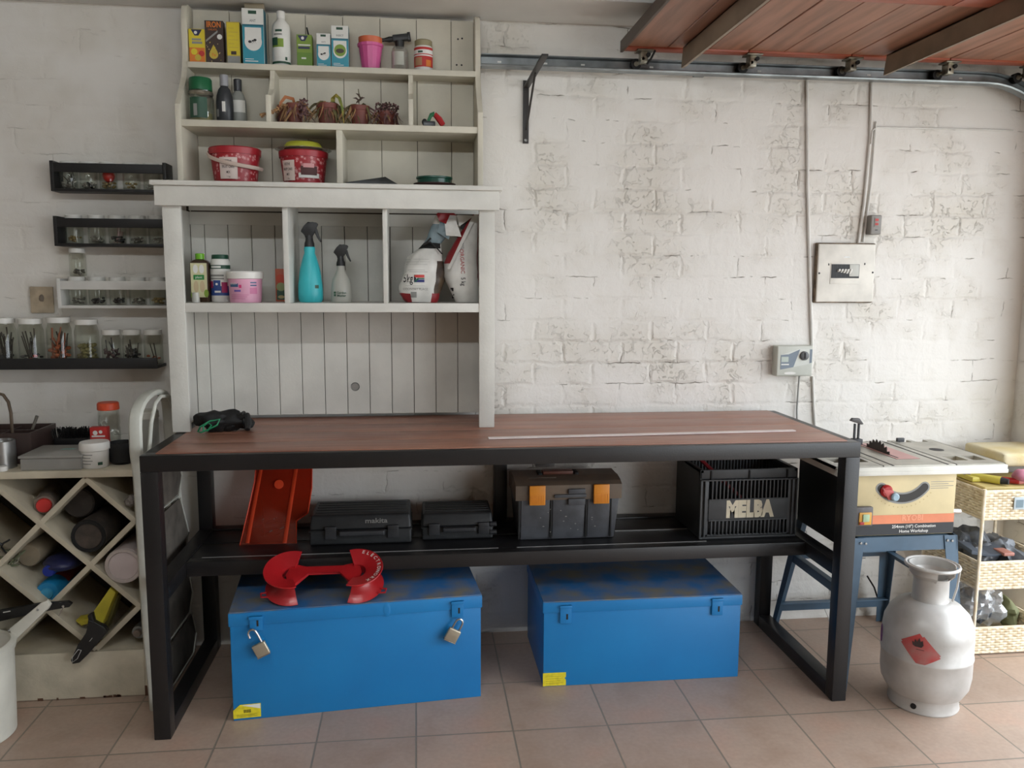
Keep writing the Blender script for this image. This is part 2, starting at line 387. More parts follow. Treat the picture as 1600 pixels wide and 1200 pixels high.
# ================================================================== workbench
M_bwood = mat('bench_wood', (156, 110, 90), 0.36, var=0.10, vscale=5, rgb2=(130, 84, 68), stretch=(0.7, 9, 9), bump=0.08, bscale=40)
W, FY, BY, T_ = 2.266, -0.671, -0.012, 0.05
t = thing('workbench', 'long black steel framed workbench with reddish wooden top', 'workbench', (W/2, -0.34, 0))
O = t.location.copy()
b = B(O)
for z0, z1 in ((0, 0.05), (0.85, 0.9)):
    pass
b.box(0, W, FY, FY+T_, 0.85, 0.9, M_steel, 0.003); b.box(0, W, BY-T_, BY, 0.85, 0.9, M_steel, 0.003)
b.box(0, T_, FY+T_, BY-T_, 0.85, 0.9, M_steel, 0.003); b.box(W-T_, W, FY+T_, BY-T_, 0.85, 0.9, M_steel, 0.003)
b.box(1.19, 1.25, FY+0.01, FY+T_, 0.838, 0.85, M_steel, 0.001)
b.build('top_frame', t)
for x in (0, W-T_):
    for y in (FY, BY-T_):
        b = B(O); b.box(x, x+T_, y, y+T_, 0, 0.85, M_steel, 0.003); b.build('leg', t)
b = B(O); b.box(1.115, 1.165, BY-T_, BY, 0.435, 0.85, M_steel, 0.003); b.build('centre_post', t)
for x in (0, W-T_):
    for z in (0, 0.435):
        b = B(O); b.box(x, x+T_, FY+T_, BY-T_, z, z+0.05, M_steel, 0.003); b.build('side_rail', t)
b = B(O); b.box(T_, W-T_, -0.43, -0.383, 0.435, 0.484, M_steel, 0.003); b.build('shelf_beam', t)
b = B(O); b.box(T_, W-T_, BY-T_, BY, 0.435, 0.484, M_steel, 0.003); b.build('shelf_beam', t)
M_shelfb = mat('black_shelf_board', (24, 24, 26), 0.4, bump=0.05)
M_gaplight = mat('gap_light_line', (190, 190, 188), 0.35, metal=0.6)  # light showing through the board gaps, put into the colour of pale strips
for y0, y1 in ((-0.378, -0.222), (-0.214, -0.066)):
    b = B(O); b.box(T_, W-T_, y0, y1, 0.462, 0.480, M_shelfb, 0.001); b.build('shelf_board', t)
b = B(O)
for x0, x1 in ((0.09, 1.10), (1.165, 1.86)): b.box(x0, x1, -0.3825, -0.3785, 0.470, 0.4845, M_gaplight)
b.box(1.56, 1.86, -0.2215, -0.2145, 0.470, 0.4815, M_gaplight)
b.build('gap_light_strip', t)
n = 4; ys = [FY+T_+0.001, -0.475, -0.335, -0.195, BY-T_-0.001]
ys = [FY+0.022, -0.50, -0.345, -0.19, BY-0.014]
for i in range(4):
    b = B(O); b.box(0.040, W-0.036, ys[i]+0.0008, ys[i+1]-0.0008, 0.8905, 0.9032, M_bwood, 0.0012); b.build('top_plank', t)

# steel rule / white strip lying on the bench
p = at(763, 685, z=0.905); q = at(1241, 673, z=0.905); d = (q-p).normalized(); nn = Vector((-d.y, d.x, 0))*0.0115
b = B((p+q)/2 - Vector((0, 0, 0.0)));  z0 = Vector((0, 0, -0.0008)); z1 = Vector((0, 0, 0.003))
b.hexa([p-nn+z0, q-nn+z0, q+nn+z0, p+nn+z0, p-nn+z1, q-nn+z1, q+nn+z1, p+nn+z1], mat('white_strip', (226, 214, 210), 0.5))
tag(b.build('flat_strip'), 'long thin white flat strip lying on the wooden bench top', 'strip')

# ================================================================== dresser (lower hutch)
t = thing('dresser_hutch', 'white painted wooden dresser hutch standing on the left of the bench', 'shelf unit', (0.545, -0.18, 0.9035))
O = t.location.copy(); Z0 = 0.9035
for x0, x1 in ((-0.006, 0.052), (1.037, 1.091)):
    b = B(O); b.box(x0, x1, -0.31, -0.29, Z0, 1.662, M_white, 0.002); b.build('post', t)
for x0, x1 in ((-0.004, 0.013), (1.072, 1.089)):
    b = B(O); b.box(x0, x1, -0.29, -0.05, Z0+0.01, 1.66, M_white, 0.001); b.build('side_panel', t)
b = B(O); b.box(-0.022, 1.105, -0.332, -0.31, 1.658, 1.722, M_white, 0.002); b.build('header_board', t)
b = B(O); b.box(-0.032, 1.114, -0.345, -0.045, 1.722, 1.738, M_white, 0.004); b.build('top_board', t)
b = B(O); b.box(0.013, 1.072, -0.308, -0.056, 1.310, 1.341, M_white, 0.002); b.build('shelf', t)
for x0, x1 in ((0.378, 0.396), (0.709, 0.724)):
    b = B(O); b.box(x0, x1, -0.308, -0.056, 1.341, 1.722, M_white, 0.0015); b.build('divider', t)
b = B(O); b.box(0.013, 1.072, -0.0565, -0.050, 1.615, 1.66, M_white, 0.001); b.build('cross_batten', t)
b = B(O); b.box(0.013, 1.072, -0.0575, -0.050, 1.6645, 1.720, M_white, 0.001); b.box(0.02, 1.07, -0.0572, -0.052, 1.660, 1.6645, M_groove); b.build('cross_batten', t)
b = B(O)
b.box(0.0, 1.085, -0.040, -0.036, Z0+0.012, 1.70, M_groove)
xs = [0.013, 0.062] + [0.144+0.0831*k for k in range(12)]
xs = [x for x in xs if x < 1.06] + [1.072]
hx, hz, hr = 0.588, 1.02, 0.0155
for i in range(len(xs)-1):
    b.box(xs[i]+0.0011, xs[i+1]-0.0011, -0.050, -0.040, Z0+0.012, 1.70, M_white, 0.0012, 1)
b.build('plank_backboard', t)
b = B(O); b.lathe((hx, -0.051, hz), [(0, 0), (0.0145, 0), (0.0165, -0.001), (0.0165, 0.0025)], M_screw, 20, (0, 1, 0)); b.lathe((hx, -0.0535, hz), [(0, 0), (0.0138, 0.0)], mat('hole_grey', (150, 146, 140), 0.9), 20, (0, -1, 0), cap=False); b.build('cable_hole', t)

# ================================================================== upper shelf unit
t = thing('plank_shelf_unit', 'white painted plank backed shelf unit standing on top of the dresser hutch', 'shelf unit', (0.545, -0.14, 1.738))
O = t.location.copy(); Z1 = 1.738
M_wcream = mat('aged_white_paint', (210, 204, 187), 0.55, var=0.03, vscale=6, bump=0.15, bscale=90)
prof = [(-0.045, Z1), (-0.25, Z1), (-0.25, 1.995), (-0.235, 2.01), (-0.20, 2.05), (-0.155, 2.10), (-0.135, 2.14), (-0.13, 2.18), (-0.128, 2.30), (-0.115, 2.345), (-0.09, 2.357), (-0.045, 2.357)]
for x in (0.033, 1.037):
    b = B(O); b.prism([(x, y, z) for y, z in prof], (0.018, 0, 0), M_wcream, 0.0015); b.build('side_panel', t)
b = B(O); b.box(0.051, 1.037, -0.248, -0.046, Z1, Z1+0.010, M_wcream, 0.0015); b.build('bottom_board', t)
b = B(O); b.box(0.051, 1.037, -0.246, -0.046, 1.925, 1.947, M_wcream, 0.0025); b.build('shelf', t)
b = B(O); b.box(0.051, 1.037, -0.140, -0.046, 2.138, 2.158, M_wcream, 0.0025); b.build('shelf', t)
pd = [(-0.046, 1.947), (-0.240, 1.947), (-0.240, 2.034), (-0.205, 2.038), (-0.16, 2.07), (-0.14, 2.11), (-0.135, 2.138), (-0.046, 2.138)]
for x in (0.325, 0.800):
    b = B(O); b.prism([(x, y, z) for y, z in pd], (0.016, 0, 0), M_wcream, 0.001); b.build('divider', t)
b = B(O); b.box(0.555, 0.575, -0.243, -0.046, Z1+0.010, 1.925, M_wcream, 0.0015); b.build('divider', t)
b = B(O); b.box(0.05, 1.04, -0.038, -0.034, Z1, 2.352, M_groove)
for i, x in enumerate([0.051, 0.176, 0.308, 0.438, 0.568, 0.700, 0.830, 0.955]):
    x2 = [0.051, 0.176, 0.308, 0.438, 0.568, 0.700, 0.830, 0.955, 1.037][i+1]
    b.box(x+0.0009, x2-0.0009, -0.046, -0.038, Z1, 2.356-0.002*(i % 2), M_wcream, 0.001, 1)
for x, z in ((0.115, 2.31), (0.98, 2.29), (0.995, 2.293), (0.975, 2.20), (0.993, 2.20)):
    b.lathe((x, -0.0462, z), [(0, 0), (0.0035, 0)], M_ink, 10, (0, -1, 0), cap=False)
b.build('plank_backboard', t)

# ================================================================== blue steel trunks
M_blue = mat('blue_enamel', (24, 120, 180), 0.36, var=0.05, vscale=2, rgb2=(20, 108, 168))
M_bluetop = mat('dusty_blue_enamel', (30, 92, 146), 0.65, vscale=9, rgb2=(112, 106, 92), bump=0.05)
M_yel = mat('yellow_sticker', (226, 208, 40), 0.5, var=0.05, vscale=60)
M_brass = mat('satin_padlock', (190, 180, 160), 0.4, metal=0.7)
def trunk(name, label, loc, rz, w_, d_, h_, lidh, hasps, sticker, dent=None):
    t = thing(name, label, 'chest', loc, rz)
    b = B(); b.box(0.004, w_-0.004, 0.004, d_-0.004, 0, h_-0.012, M_blue, 0.003); b.build('body', t)
    b = B(); b.box(0, w_, 0, d_, h_-lidh, h_-0.004, M_blue, 0.003); b.box(0.002, w_-0.002, 0.002, d_-0.002, h_-0.006, h_, M_bluetop, 0.002)
    if dent: b.lathe((dent, 0.0005, h_-0.028), [(0, -0.0025), (0.010, -0.0018), (0.018, 0)], M_blue, 20, (0, 1, 0), cap=False, sx=0.8, sy=1.4)
    lid = b.build('lid', t)
    for hx, hz0, hz1 in hasps:
        b = B(); b.box(hx-0.020, hx+0.020, -0.005, 0.002, hz0, hz1, M_blue, 0.0015); b.box(hx-0.022, hx+0.022, -0.009, 0.002, hz1-0.010, hz1, M_blue, 0.002)
        b.box(hx+0.002, hx+0.008, -0.0056, -0.0048, hz0+0.014, hz0+0.034, M_dark); b.build('hasp', lid if False else t)
    b = B(); x0, z0, sw, sh, cut = sticker
    P = [(x0, 0, z0), (x0+sw, 0, z0), (x0+sw, 0, z0+sh)] + ([(x0+sw*0.25, 0, z0+sh), (x0, 0, z0+sh*0.6)] if cut else [(x0, 0, z0+sh)])
    if not cut: P = [(x0, 0, z0), (x0+sw, 0, z0), (x0+sw, 0, z0+sh*0.45), (x0+sw*0.93, 0, z0+sh*0.55), (x0+sw, 0, z0+sh*0.65), (x0+sw, 0, z0+sh), (x0, 0, z0+sh)]
    b.prism([(p_[0], 0.0034, p_[2]) for p_ in P], (0, -0.001, 0), M_yel)
    if cut:
        b.poly([(x0+sw*0.3, 0.0020, z0+sh*0.95), (x0+sw*0.98, 0.0020, z0+sh*0.62), (x0+sw*0.98, 0.0020, z0+sh*0.97)], M_label)
        for k in range(9): b.quad((x0+sw*0.38+k*0.0026, 0.0022, z0+sh*0.38), 0.0013, 0.011, M_ink)
    for k in range(3 if cut else 4): b.quad((x0+sw*(0.12), 0.0021, z0+sh*(0.12+0.07*k if cut else 0.2+0.17*k)), sw*(0.75-0.1*(k % 2)), 0.0012, mat('faded_print', (150, 138, 40), 0.6))
    b.build('sticker', t, label='yellow label stuck on the lower left corner')
    return t
trunk('storage_chest', 'blue steel chest with two hanging padlocks, red reel on its lid', (0.2155, -0.586, 0), math.atan2(0.073, 0.817), 0.820, 0.42, 0.368, 0.047,
      [(0.085, 0.305, 0.352), (0.735, 0.295, 0.352)], (0.004, 0.008, 0.086, 0.046, True), 0.50)
trunk('storage_chest', 'blue steel chest with empty hasps and rusty dusty lid, under the bench on the right', (1.247, -0.470, 0), 0.0, 0.722, 0.42, 0.314, 0.042,
      [(0.080, 0.235, 0.300), (0.628, 0.240, 0.303)], (0.003, 0.003, 0.082, 0.048, False))
# padlocks hanging from the left trunk's hasps
def padlock(name, label, P, ang, openk):
    t = thing(name, label, 'padlock', P, 0.089)
    Q = Matrix.Rotation(ang, 4, 'Y')
    b = B(); b.M = Q; b.box(-0.022, 0.022, -0.007, 0.007, -0.062, -0.018, M_brass, 0.004, 3); b.box(-0.022, 0.022, -0.0072, 0.0072, -0.064, -0.061, M_chrome, 0.001); b.build('lock_body', t)
    pts = [(0.013, 0, -0.020)]
    lift = 0.014 if openk else 0.0
    pts = [(0.013, 0, -0.022), (0.013, 0, 0.0+lift)] + [(0.013*math.cos(a_*PI/8), 0, 0.004+lift+0.016*math.sin(a_*PI/8)) for a_ in range(1, 8)] + [(-0.013, 0, 0.0+lift)] + ([(-0.013, 0, -0.004+lift)] if openk else [(-0.013, 0, -0.022)])
    b = B(); b.M = Q; b.tube(pts, 0.0037, M_chrome, 8); b.build('shackle', t)
    return t
pa = Vector((0.2155, -0.586, 0)); ca, sa = math.cos(0.089), math.sin(0.089)
def ontr(x, y, z): return (pa.x+x*ca-y*sa, pa.y+x*sa+y*ca, z)
padlock('padlock', 'open silver padlock hanging from the left hasp of the left blue chest', ontr(0.083, -0.018, 0.283), -0.42, True)
padlock('padlock', 'silver padlock hanging from the right hasp of the left blue chest', ontr(0.735, -0.016, 0.275), 0.50, False)

# red line winder leaning on the shelf beam, standing on the left trunk
M_red = mat('red_plastic', (168, 24, 30), 0.38, coat=0.2)
t = thing('cord_reel', 'red plastic double ended cord winder propped up on the left blue chest', 'cord reel', (0.508, -0.556, 0.3690))
t.rotation_euler = (math.radians(23), 0, 0.0)
DC = 0.089
def reel_end(cx, a0, a1):
    b = B(); n = 26
    prof = [(0.034, 0.060), (0.044, 0.063), (0.070, 0.070), (0.0965, 0.077), (0.098, 0.074), (0.066, 0.060), (0.052, 0.046), (0.052, 0.032), (0.066, 0.018), (0.098, 0.003), (0.0965, 0.0), (0.062, 0.006), (0.044, 0.020), (0.034, 0.028)]
    R = []
    for i in range(n+1):
        a = math.radians(a0+(a1-a0)*i/n); R.append([b.V((cx+r*.9*math.cos(a), DC+r*.9*math.sin(a), z*1.05)) for r, z in prof])
    for i in range(n):
        for k in range(len(prof)): b.F([R[i][k], R[i+1][k], R[i+1][(k+1) % len(prof)], R[i][(k+1) % len(prof)]], M_red)
    b.F(R[0], M_red); b.F(R[-1][::-1], M_red)
    return b
reel_end(-0.106, 72, 288).build('winding_flange', t)
reel_end(0.106, -108, 108).build('winding_flange', t)
b = B(); P = [(-0.112, -0.052), (-0.086, -0.045), (-0.052, 0.008), (0.052, 0.008), (0.086, -0.045), (0.112, -0.052), (0.124, 0.0), (0.112, 0.050), (0.088, 0.044), (0.06, 0.032), (-0.06, 0.032), (-0.088, 0.044), (-0.112, 0.050), (-0.124, 0.0)]
b.prism([(x, y+DC, 0.046) for x, y in P], (0, 0, 0.010), M_red, 0.003); b.build('bridge', t)
for s_ in (-1, 1):
    b = B(); b.tube([(s_*0.186, DC-0.03, 0.008), (s_*0.204, DC-0.033, 0.008), (s_*0.200, DC-0.050, 0.008), (s_*0.178, DC-0.050, 0.008)], 0.003, M_red, 6); b.build('cord_catch', t)
b = B(); word = 'ELECTROWORX'
for i, chh in enumerate(word):
    a = math.radians(74-i*13.0); r = 0.083; r = .0745; c = Vector((0.106+r*math.cos(a), DC+r*math.sin(a), 0.0775))
    ro = Vector((math.cos(a), math.sin(a), 0.26)).normalized(); tg = Vector((math.sin(a), -math.cos(a), 0)).normalized()
    b.text(chh, 0.0175, c, M_label, R=tg, U=ro, bold=0.02, ext=0.0016)
b.build('lettering', t)

# ================================================================== overhead garage door
M_door = mat('varnished_door_boards', (156, 108, 84), 0.38, vscale=4, rgb2=(124, 84, 62), stretch=(9, 0.8, 9), bump=0.06, bscale=40)
M_stile = mat('varnished_red_stile', (160, 84, 58), 0.32, vscale=4, rgb2=(138, 66, 46), stretch=(0.8, 9, 9), bump=0.05)
M_dedge = mat('dark_door_edge', (78, 62, 50), 0.5)
M_strut = mat('bronze_painted_steel', (140, 124, 104), 0.45, var=0.08)
DZ = 2.250
t = thing('garage_door', 'varnished wooden sectional garage door open overhead on its track', 'garage door', (2.45, -1.6, DZ))
O = t.location.copy(); DY0, DY1 = -3.05, -0.118
secx = [1.576, 2.034, 2.430, 2.822, 3.150, 3.31]
for i in range(5):
    xa, xb = secx[i]+0.0015, secx[i+1]-0.0015
    b = B(O)
    n = max(2, round((xb-xa)/0.13)); 
    for k in range(n):
        p, q = xa+(xb-xa)*k/n, xa+(xb-xa)*(k+1)/n
        b.box(p+0.0012, q-0.0012, DY0, DY1-0.045, DZ+0.006, DZ+0.022, M_door, 0.002, 1)
    b.box(xa, xb, DY0, DY1, DZ+0.022, DZ+0.036, M_door)
    b.build('panel_section', t)
    b = B(O); b.box(xa, xb, DY1-0.050, DY1, DZ, DZ+0.022, M_stile, 0.003); b.build('edge_stile', t)
    b = B(O); b.box(xa, xb, -0.86, -0.74, DZ-0.004, DZ+0.010, M_stile, 0.003); b.build('middle_stile', t)
b = B(O); b.box(1.566, 1.5765, DY0, DY1+0.002, DZ-0.004, DZ+0.036, M_dedge, 0.002); b.build('end_trim', t)
for x in (1.775, 2.548):
    b = B(O)
    b.prism([(x, -0.20, DZ-0.001), (x, -0.185, DZ-0.066), (x, -2.95, DZ-0.066), (x, -2.95, DZ-0.001)], (0.004, 0, 0), M_strut)
    b.box(x, x+0.040, -2.95, -0.20, DZ-0.005, DZ-0.001, M_strut); b.box(x, x+0.010, -2.95, -0.187, DZ-0.069, DZ-0.065, M_strut)
    b.build('stiffening_strut', t)
for i, x in enumerate((1.640, 2.050, 2.440, 2.830, 3.165)):
    b = B(O)
    b.box(x-0.020, x+0.040, -0.165, -0.112, DZ-0.006, DZ-0.001, M_zinc, 0.001)
    b.box(x-0.004, x+0.022, -0.150, -0.110, DZ-0.045, DZ-0.004, M_zinc, 0.004)
    b.cyl((x+0.004, -0.150, DZ-0.030), (x+0.004, -0.060, DZ-0.030), 0.006, M_zinc, seg=10)
    b.cyl((x+0.022, -0.158, DZ-0.018), (x+0.022, -0.105, DZ-0.018), 0.0075, M_dark, seg=10)
    if i == 0: b.tube([(x+0.045, -0.16, DZ-0.004), (x+0.030, -0.155, DZ-0.035), (x+0.018, -0.15, DZ-0.050)], 0.004, M_dark, 6)
    h = b.build('hinge_bracket', t)
    b = B(O); b.cyl((x-0.006, -0.092, DZ-0.036), (x-0.006, -0.070, DZ-0.036), 0.0195, M_dark, seg=18); b.cyl((x-0.006, -0.094, DZ-0.036), (x-0.006, -0.0935, DZ-0.036), 0.009, M_zinc, seg=14); b.build('roller', h)

# track
t = thing('door_track', 'galvanised steel roller track along the top of the wall', 'track', (1.9, -0.06, 2.19))
O = t.location.copy()
zb, zt = 2.186, 2.234
b = B(O)
prof = [(-0.102, zb+0.006), (-0.100, zb), (-0.062, zb), (-0.058, zb+0.004), (-0.058, zt-0.004), (-0.064, zt), (-0.088, zt), (-0.088, zt-0.003), (-0.066, zt-0.003), (-0.062, zt-0.006), (-0.062, zb+0.006), (-0.066, zb+0.003), (-0.098, zb+0.003), (-0.100, zb+0.009)]
b.prism([(1.062, y, z) for y, z in prof], (1.968, 0, 0), M_galv)
b.build('straight_track', t)
b = B(O)
cx, R0 = 3.03, 0.36
R = []
for i in range(13):
    a = math.radians(90*i/12); rg = []
    for y, z in prof:
        rr = R0+(zt-z)*0 + (z-zb); rr = R0 + (z-zb)
        rg.append(b.V((cx+rr*math.sin(a), y, (zb-R0)+rr*math.cos(a))))
    R.append(rg)
for i in range(12):
    for k in range(len(prof)): b.F([R[i][k], R[i+1][k], R[i+1][(k+1) % len(prof)], R[i][(k+1) % len(prof)]], M_galv)
b.build('curved_track', t)
b = B(O)
for x in (1.13, 1.30, 1.44, 1.70, 2.12, 2.56, 2.94):
    b.box(x-0.007, x+0.007, -0.0628, -0.062, 2.209, 2.215, M_label)
b.build('slot_rivets', t)['kind'] = 'stuff'
b = B(O)
for x in (1.9,): b.box(x-0.02, x+0.02, -0.058, -0.001, zb+0.01, zb+0.03, M_galv)
b.build('wall_bracket', t)

# black shelf bracket
t = thing('shelf_bracket', 'black steel angle shelf bracket screwed to the wall near the track', 'bracket', (1.24, -0.005, 1.94))
O = t.location.copy(); M_br = mat('bracket_black', (44, 40, 38), 0.45)
b = B(O); b.box(1.225, 1.247, -0.009, -0.002, 1.934, 2.163, M_br, 0.001); b.box(1.227, 1.249, -0.455, -0.009, 2.136, 2.142, M_br, 0.001); b.build('angle_bar', t)
b = B(O); b.tube([(1.238, -0.008, 1.985), (1.238, -0.235, 2.136)], 0.004, M_br, 6); b.build('brace', t)
for z in (1.945, 2.145):
    b = B(O); b.lathe((1.236, -0.009, z), [(0.006, 0), (0.005, 0.003), (0, 0.004)], M_screw, 12, (0, -1, 0)); b.build('screw', t)
# ================================================================== electrics on the wall
M_pipe = mat('painted_conduit', (222, 220, 214), 0.6, var=0.04)
def wl(px, py, y=-0.006): return at(px, py, y=y)
b = B(wl(1264, 500)); b.tube([wl(1261, 127), wl(1262, 300), wl(1267, 480), wl(1269, 540)], 0.0062, M_pipe, 8); tag(b.build('cable_conduit'), 'white painted conduit running down the wall to the irrigation timer', 'conduit')
b = B(wl(1272, 640)); b.tube([wl(1270, 588), wl(1272, 640), wl(1276, 700), wl(1279, 760)], 0.005, M_pipe, 8); tag(b.build('cable_conduit'), 'thin painted conduit below the right edge of the irrigation timer', 'conduit')
b = B(wl(1350, 300)); b.tube([wl(1362, 128), wl(1360, 215), wl(1350, 320), wl(1341, 382)], 0.006, M_pipe, 8); tag(b.build('cable_conduit'), 'white painted conduit running from the track down into the breaker panel', 'conduit')
b = B(wl(1352, 300)); b.tube([wl(1369, 190), wl(1361, 290, -0.006), wl(1349, 378, -0.006)], 0.004, M_pipe, 8); tag(b.build('cable'), 'painted cable running beside the conduit into the breaker panel', 'cable')
b = B(wl(1450, 200)); b.tube([wl(1361, 225, -0.014), wl(1363, 204, -0.012), wl(1370, 199), wl(1475, 201), wl(1583, 204)], 0.003, M_pipe, 6); tag(b.build('cable'), 'thin cable clipped level across the upper wall on the right', 'cable')
b = B(wl(1247, 620)); b.tube([wl(1249, 587, -0.02), wl(1247, 610, -0.012), wl(1245, 640, -0.01), wl(1246, 700, -0.01)], 0.0035, mat('grey_cord', (150, 150, 146), 0.6), 6); tag(b.build('cable'), 'grey cord hanging from the bottom of the irrigation timer', 'cable')

t = thing('breaker_panel', 'square white painted breaker panel with a small window on the wall', 'breaker panel', (2.532, -0.002, 1.34))
O = t.location.copy(); M_pan = mat('old_white_enamel', (226, 222, 212), 0.6, var=0.03, vscale=14)
M_grim = mat('grimy_gap', (130, 112, 92), 0.8, var=0.2, vscale=30)
b = B(O); b.box(2.407, 2.657, -0.018, -0.001, 1.337, 1.576, M_grim, 0.006); b.build('recess_frame', t)
b = B(O); b.box(2.412, 2.653, -0.026, -0.017, 1.341, 1.571, M_pan, 0.008, 3); b.build('cover', t)
b = B(O); b.box(2.466, 2.590, -0.0275, -0.0255, 1.412, 1.496, M_pan, 0.002); b.box(2.469, 2.587, -0.0285, -0.0272, 1.436, 1.491, M_ink)
b.box(2.545, 2.585, -0.0300, -0.0284, 1.443, 1.490, mat('breaker_grey', (190, 190, 182), 0.5), 0.001)
for k in range(4): b.quad((2.474+0.018*k, -0.0286, 1.44), 0.0012, 0.048, mat('breaker_seam', (70, 72, 74), 0.6))
b.build('breaker_window', t)
for k in range(5):
    b = B(O); x = 2.494+0.0125*k; b.hexa([(x, -0.029, 1.460-0.002*k), (x+0.008, -0.029, 1.460-0.002*k), (x+0.008, -0.029, 1.468), (x, -0.029, 1.468), (x+0.002, -0.037, 1.464), (x+0.008, -0.037, 1.464), (x+0.010, -0.037, 1.472), (x+0.004, -0.037, 1.472)], M_label); b.build('toggle', t)
b = B(O)
for x, z in ((2.42, 1.455), (2.646, 1.459)): b.lathe((x, -0.0258, z), [(0.004, 0), (0.003, 0.002), (0, 0.0022)], M_ink, 10, (0, -1, 0))
for x, z in ((2.458, 1.49), (2.610, 1.493)): b.box(x-0.002, x+0.002, -0.0268, -0.0258, z-0.004, z+0.004, M_ink)
b.quad((2.52, -0.0262, 1.518), 0.024, 0.003, M_screw)
b.build('cover_screws', t)['kind'] = 'stuff'

t = thing('wall_switch', 'small grey isolator box with red markings above the breaker panel', 'switch', tuple(at(1361, 367, y=-0.004)))
O = t.location.copy(); p0 = at(1352, 367, y=-0.004); p1 = at(1371, 337, y=-0.004); M_gsw = mat('grey_switch', (138, 134, 128), 0.5)
b = B(O); b.box(p0.x, p1.x, -0.040, -0.001, p0.z, p1.z, M_gsw, 0.006, 3); b.build('body', t)
b = B(O); M_rp = mat('red_print', (190, 70, 66), 0.6); w_ = p1.x-p0.x
b.box(p0.x+w_*0.3, p0.x+w_*0.72, -0.0415, -0.0395, p0.z+0.030, p0.z+0.066, M_gsw, 0.001)
b.quad((p0.x+w_*0.36, -0.0418, p0.z+0.052), w_*0.3, 0.010, M_rp, off=0.0003); b.quad((p0.x+w_*0.36, -0.0418, p0.z+0.036), w_*0.3, 0.009, M_rp, off=0.0003); b.quad((p0.x+w_*0.40, -0.0402, p0.z+0.016), w_*0.25, 0.003, M_ink)
b.build('rocker', t)

p0 = at(1214, 588, y=-0.045); p1 = at(1271, 540, y=-0.045)
t = thing('irrigation_timer', 'pale grey wall mounted irrigation timer with a round dial and display', 'timer', ((p0.x+p1.x)/2, -0.01, p0.z))
O = t.location.copy(); M_tim = mat('timer_grey', (190, 192, 182), 0.45); M_tb = mat('timer_blue_grey', (112, 124, 136), 0.5); X0, X1, Z_0, Z_1 = p0.x, p1.x, p0.z, p1.z; w_ = X1-X0; h_ = Z_1-Z_0
b = B(O); b.box(X0-0.004, X1, -0.046, -0.001, Z_0, Z_1, M_tim, 0.006, 3); b.build('housing', t)
b = B(O); yy = -0.0466
b.poly([(X0+w_*.08, yy, Z_0+h_*.22), (X0+w_*.98, yy, Z_0+h_*.42), (X0+w_*.98, yy, Z_0+h_*.90), (X0+w_*.62, yy, Z_0+h_*.90), (X0+w_*.08, yy, Z_0+h_*.70)], mat('timer_face', (206, 208, 200), 0.5))
b.poly([(X0+w_*.08, yy-.0004, Z_0+h_*.22), (X0+w_*.45, yy-.0004, Z_0+h_*.30), (X0+w_*.62, yy-.0004, Z_0+h_*.88), (X0+w_*.30, yy-.0004, Z_0+h_*.72), (X0+w_*.08, yy-.0004, Z_0+h_*.70)], M_tb)
b.poly([(X0+w_*.90, yy-.0004, Z_0+h_*.42), (X0+w_*.97, yy-.0004, Z_0+h_*.44), (X0+w_*.97, yy-.0004, Z_0+h_*.88), (X0+w_*.90, yy-.0004, Z_0+h_*.88)], M_tb)
b.quad((X0+w_*.10, yy-.0004, Z_0+h_*.47), w_*.20, h_*.17, mat('lcd_grey', (168, 178, 168), 0.3)); b.quad((X0+w_*.10, yy-.0004, Z_0+h_*.37), w_*.22, h_*.035, M_label)
b.disc((X0+w_*.36, yy, Z_0+h_*.10), w_*.17, M_label, ry=h_*.045)
b.build('faceplate', t)
b = B(O); b.lathe((X0+w_*.74, -0.046, Z_0+h_*.67), [(w_*.125, 0), (w_*.12, 0.008), (w_*.09, 0.011), (0, 0.011)], mat('dial_grey', (88, 90, 92), 0.4), 24, (0, -1, 0)); b.box(X0+w_*.72, X0+w_*.76, -0.060, -0.056, Z_0+h_*.58, Z_0+h_*.77, M_ink, 0.001); b.build('dial', t)

p0 = at(50, 489, y=-0.004); p1 = at(83, 448, y=-0.004)
t = thing('wall_socket', 'old beige wall plate with a broken centre on the left wall', 'socket', ((p0.x+p1.x)/2, -0.002, p0.z)); O = t.location.copy()
M_beige = mat('dirty_beige', (186, 170, 146), 0.6, var=0.08, vscale=20)
b = B(O); b.box(p0.x, p1.x, -0.012, -0.001, p0.z, p1.z, M_beige, 0.003); b.build('plate', t)
b = B(O); c = at(65, 467, y=-0.013); b.blob((c.x, -0.014, c.z), 0.009, 0.004, 0.013, mat('grey_wire_stub', (120, 108, 96), 0.6), 0.5, 60, 12, 8); b.build('wire_stub', t)

# ================================================================== gas cylinder
M_alu = mat('silver_gas_paint', (196, 194, 190), 0.40, metal=0.2, var=0.09, vscale=7, bump=0.10, bscale=30, rgb2=(168, 165, 160))
t = thing('gas_cylinder', 'dented silver gas cylinder with red flame diamond standing on the tiles', 'gas cylinder', (2.528, -0.700, 0), 0.0)
t.scale = (0.85, 0.85, 0.872)
b = B(); R_ = 0.166
b.lathe((0,0,0), [(0.0, 0.05), (0.10, 0.045), (0.140, 0.060), (0.160, 0.095), (R_, 0.135), (R_, 0.205), (R_+0.0025, 0.209), (R_+0.0025, 0.216), (R_, 0.220), (R_, 0.300), (0.161, 0.335), (0.145, 0.372), (0.115, 0.402), (0.075, 0.420), (0.03, 0.426), (0, 0.426)], M_alu, 48)
b.build('body', t)
b = B(); b.lathe((0,0,0), [(0.128, 0.0), (0.131, 0.006), (0.126, 0.03), (0.132, 0.056), (0.128, 0.056), (0.122, 0.03), (0.127, 0.006)], M_alu, 40, cap=False)
b.cyl((-0.0955, -0.084, 0.030), (-0.098, -0.0865, 0.030), 0.011, M_dark, seg=14); b.build('foot_ring', t)
b = B()
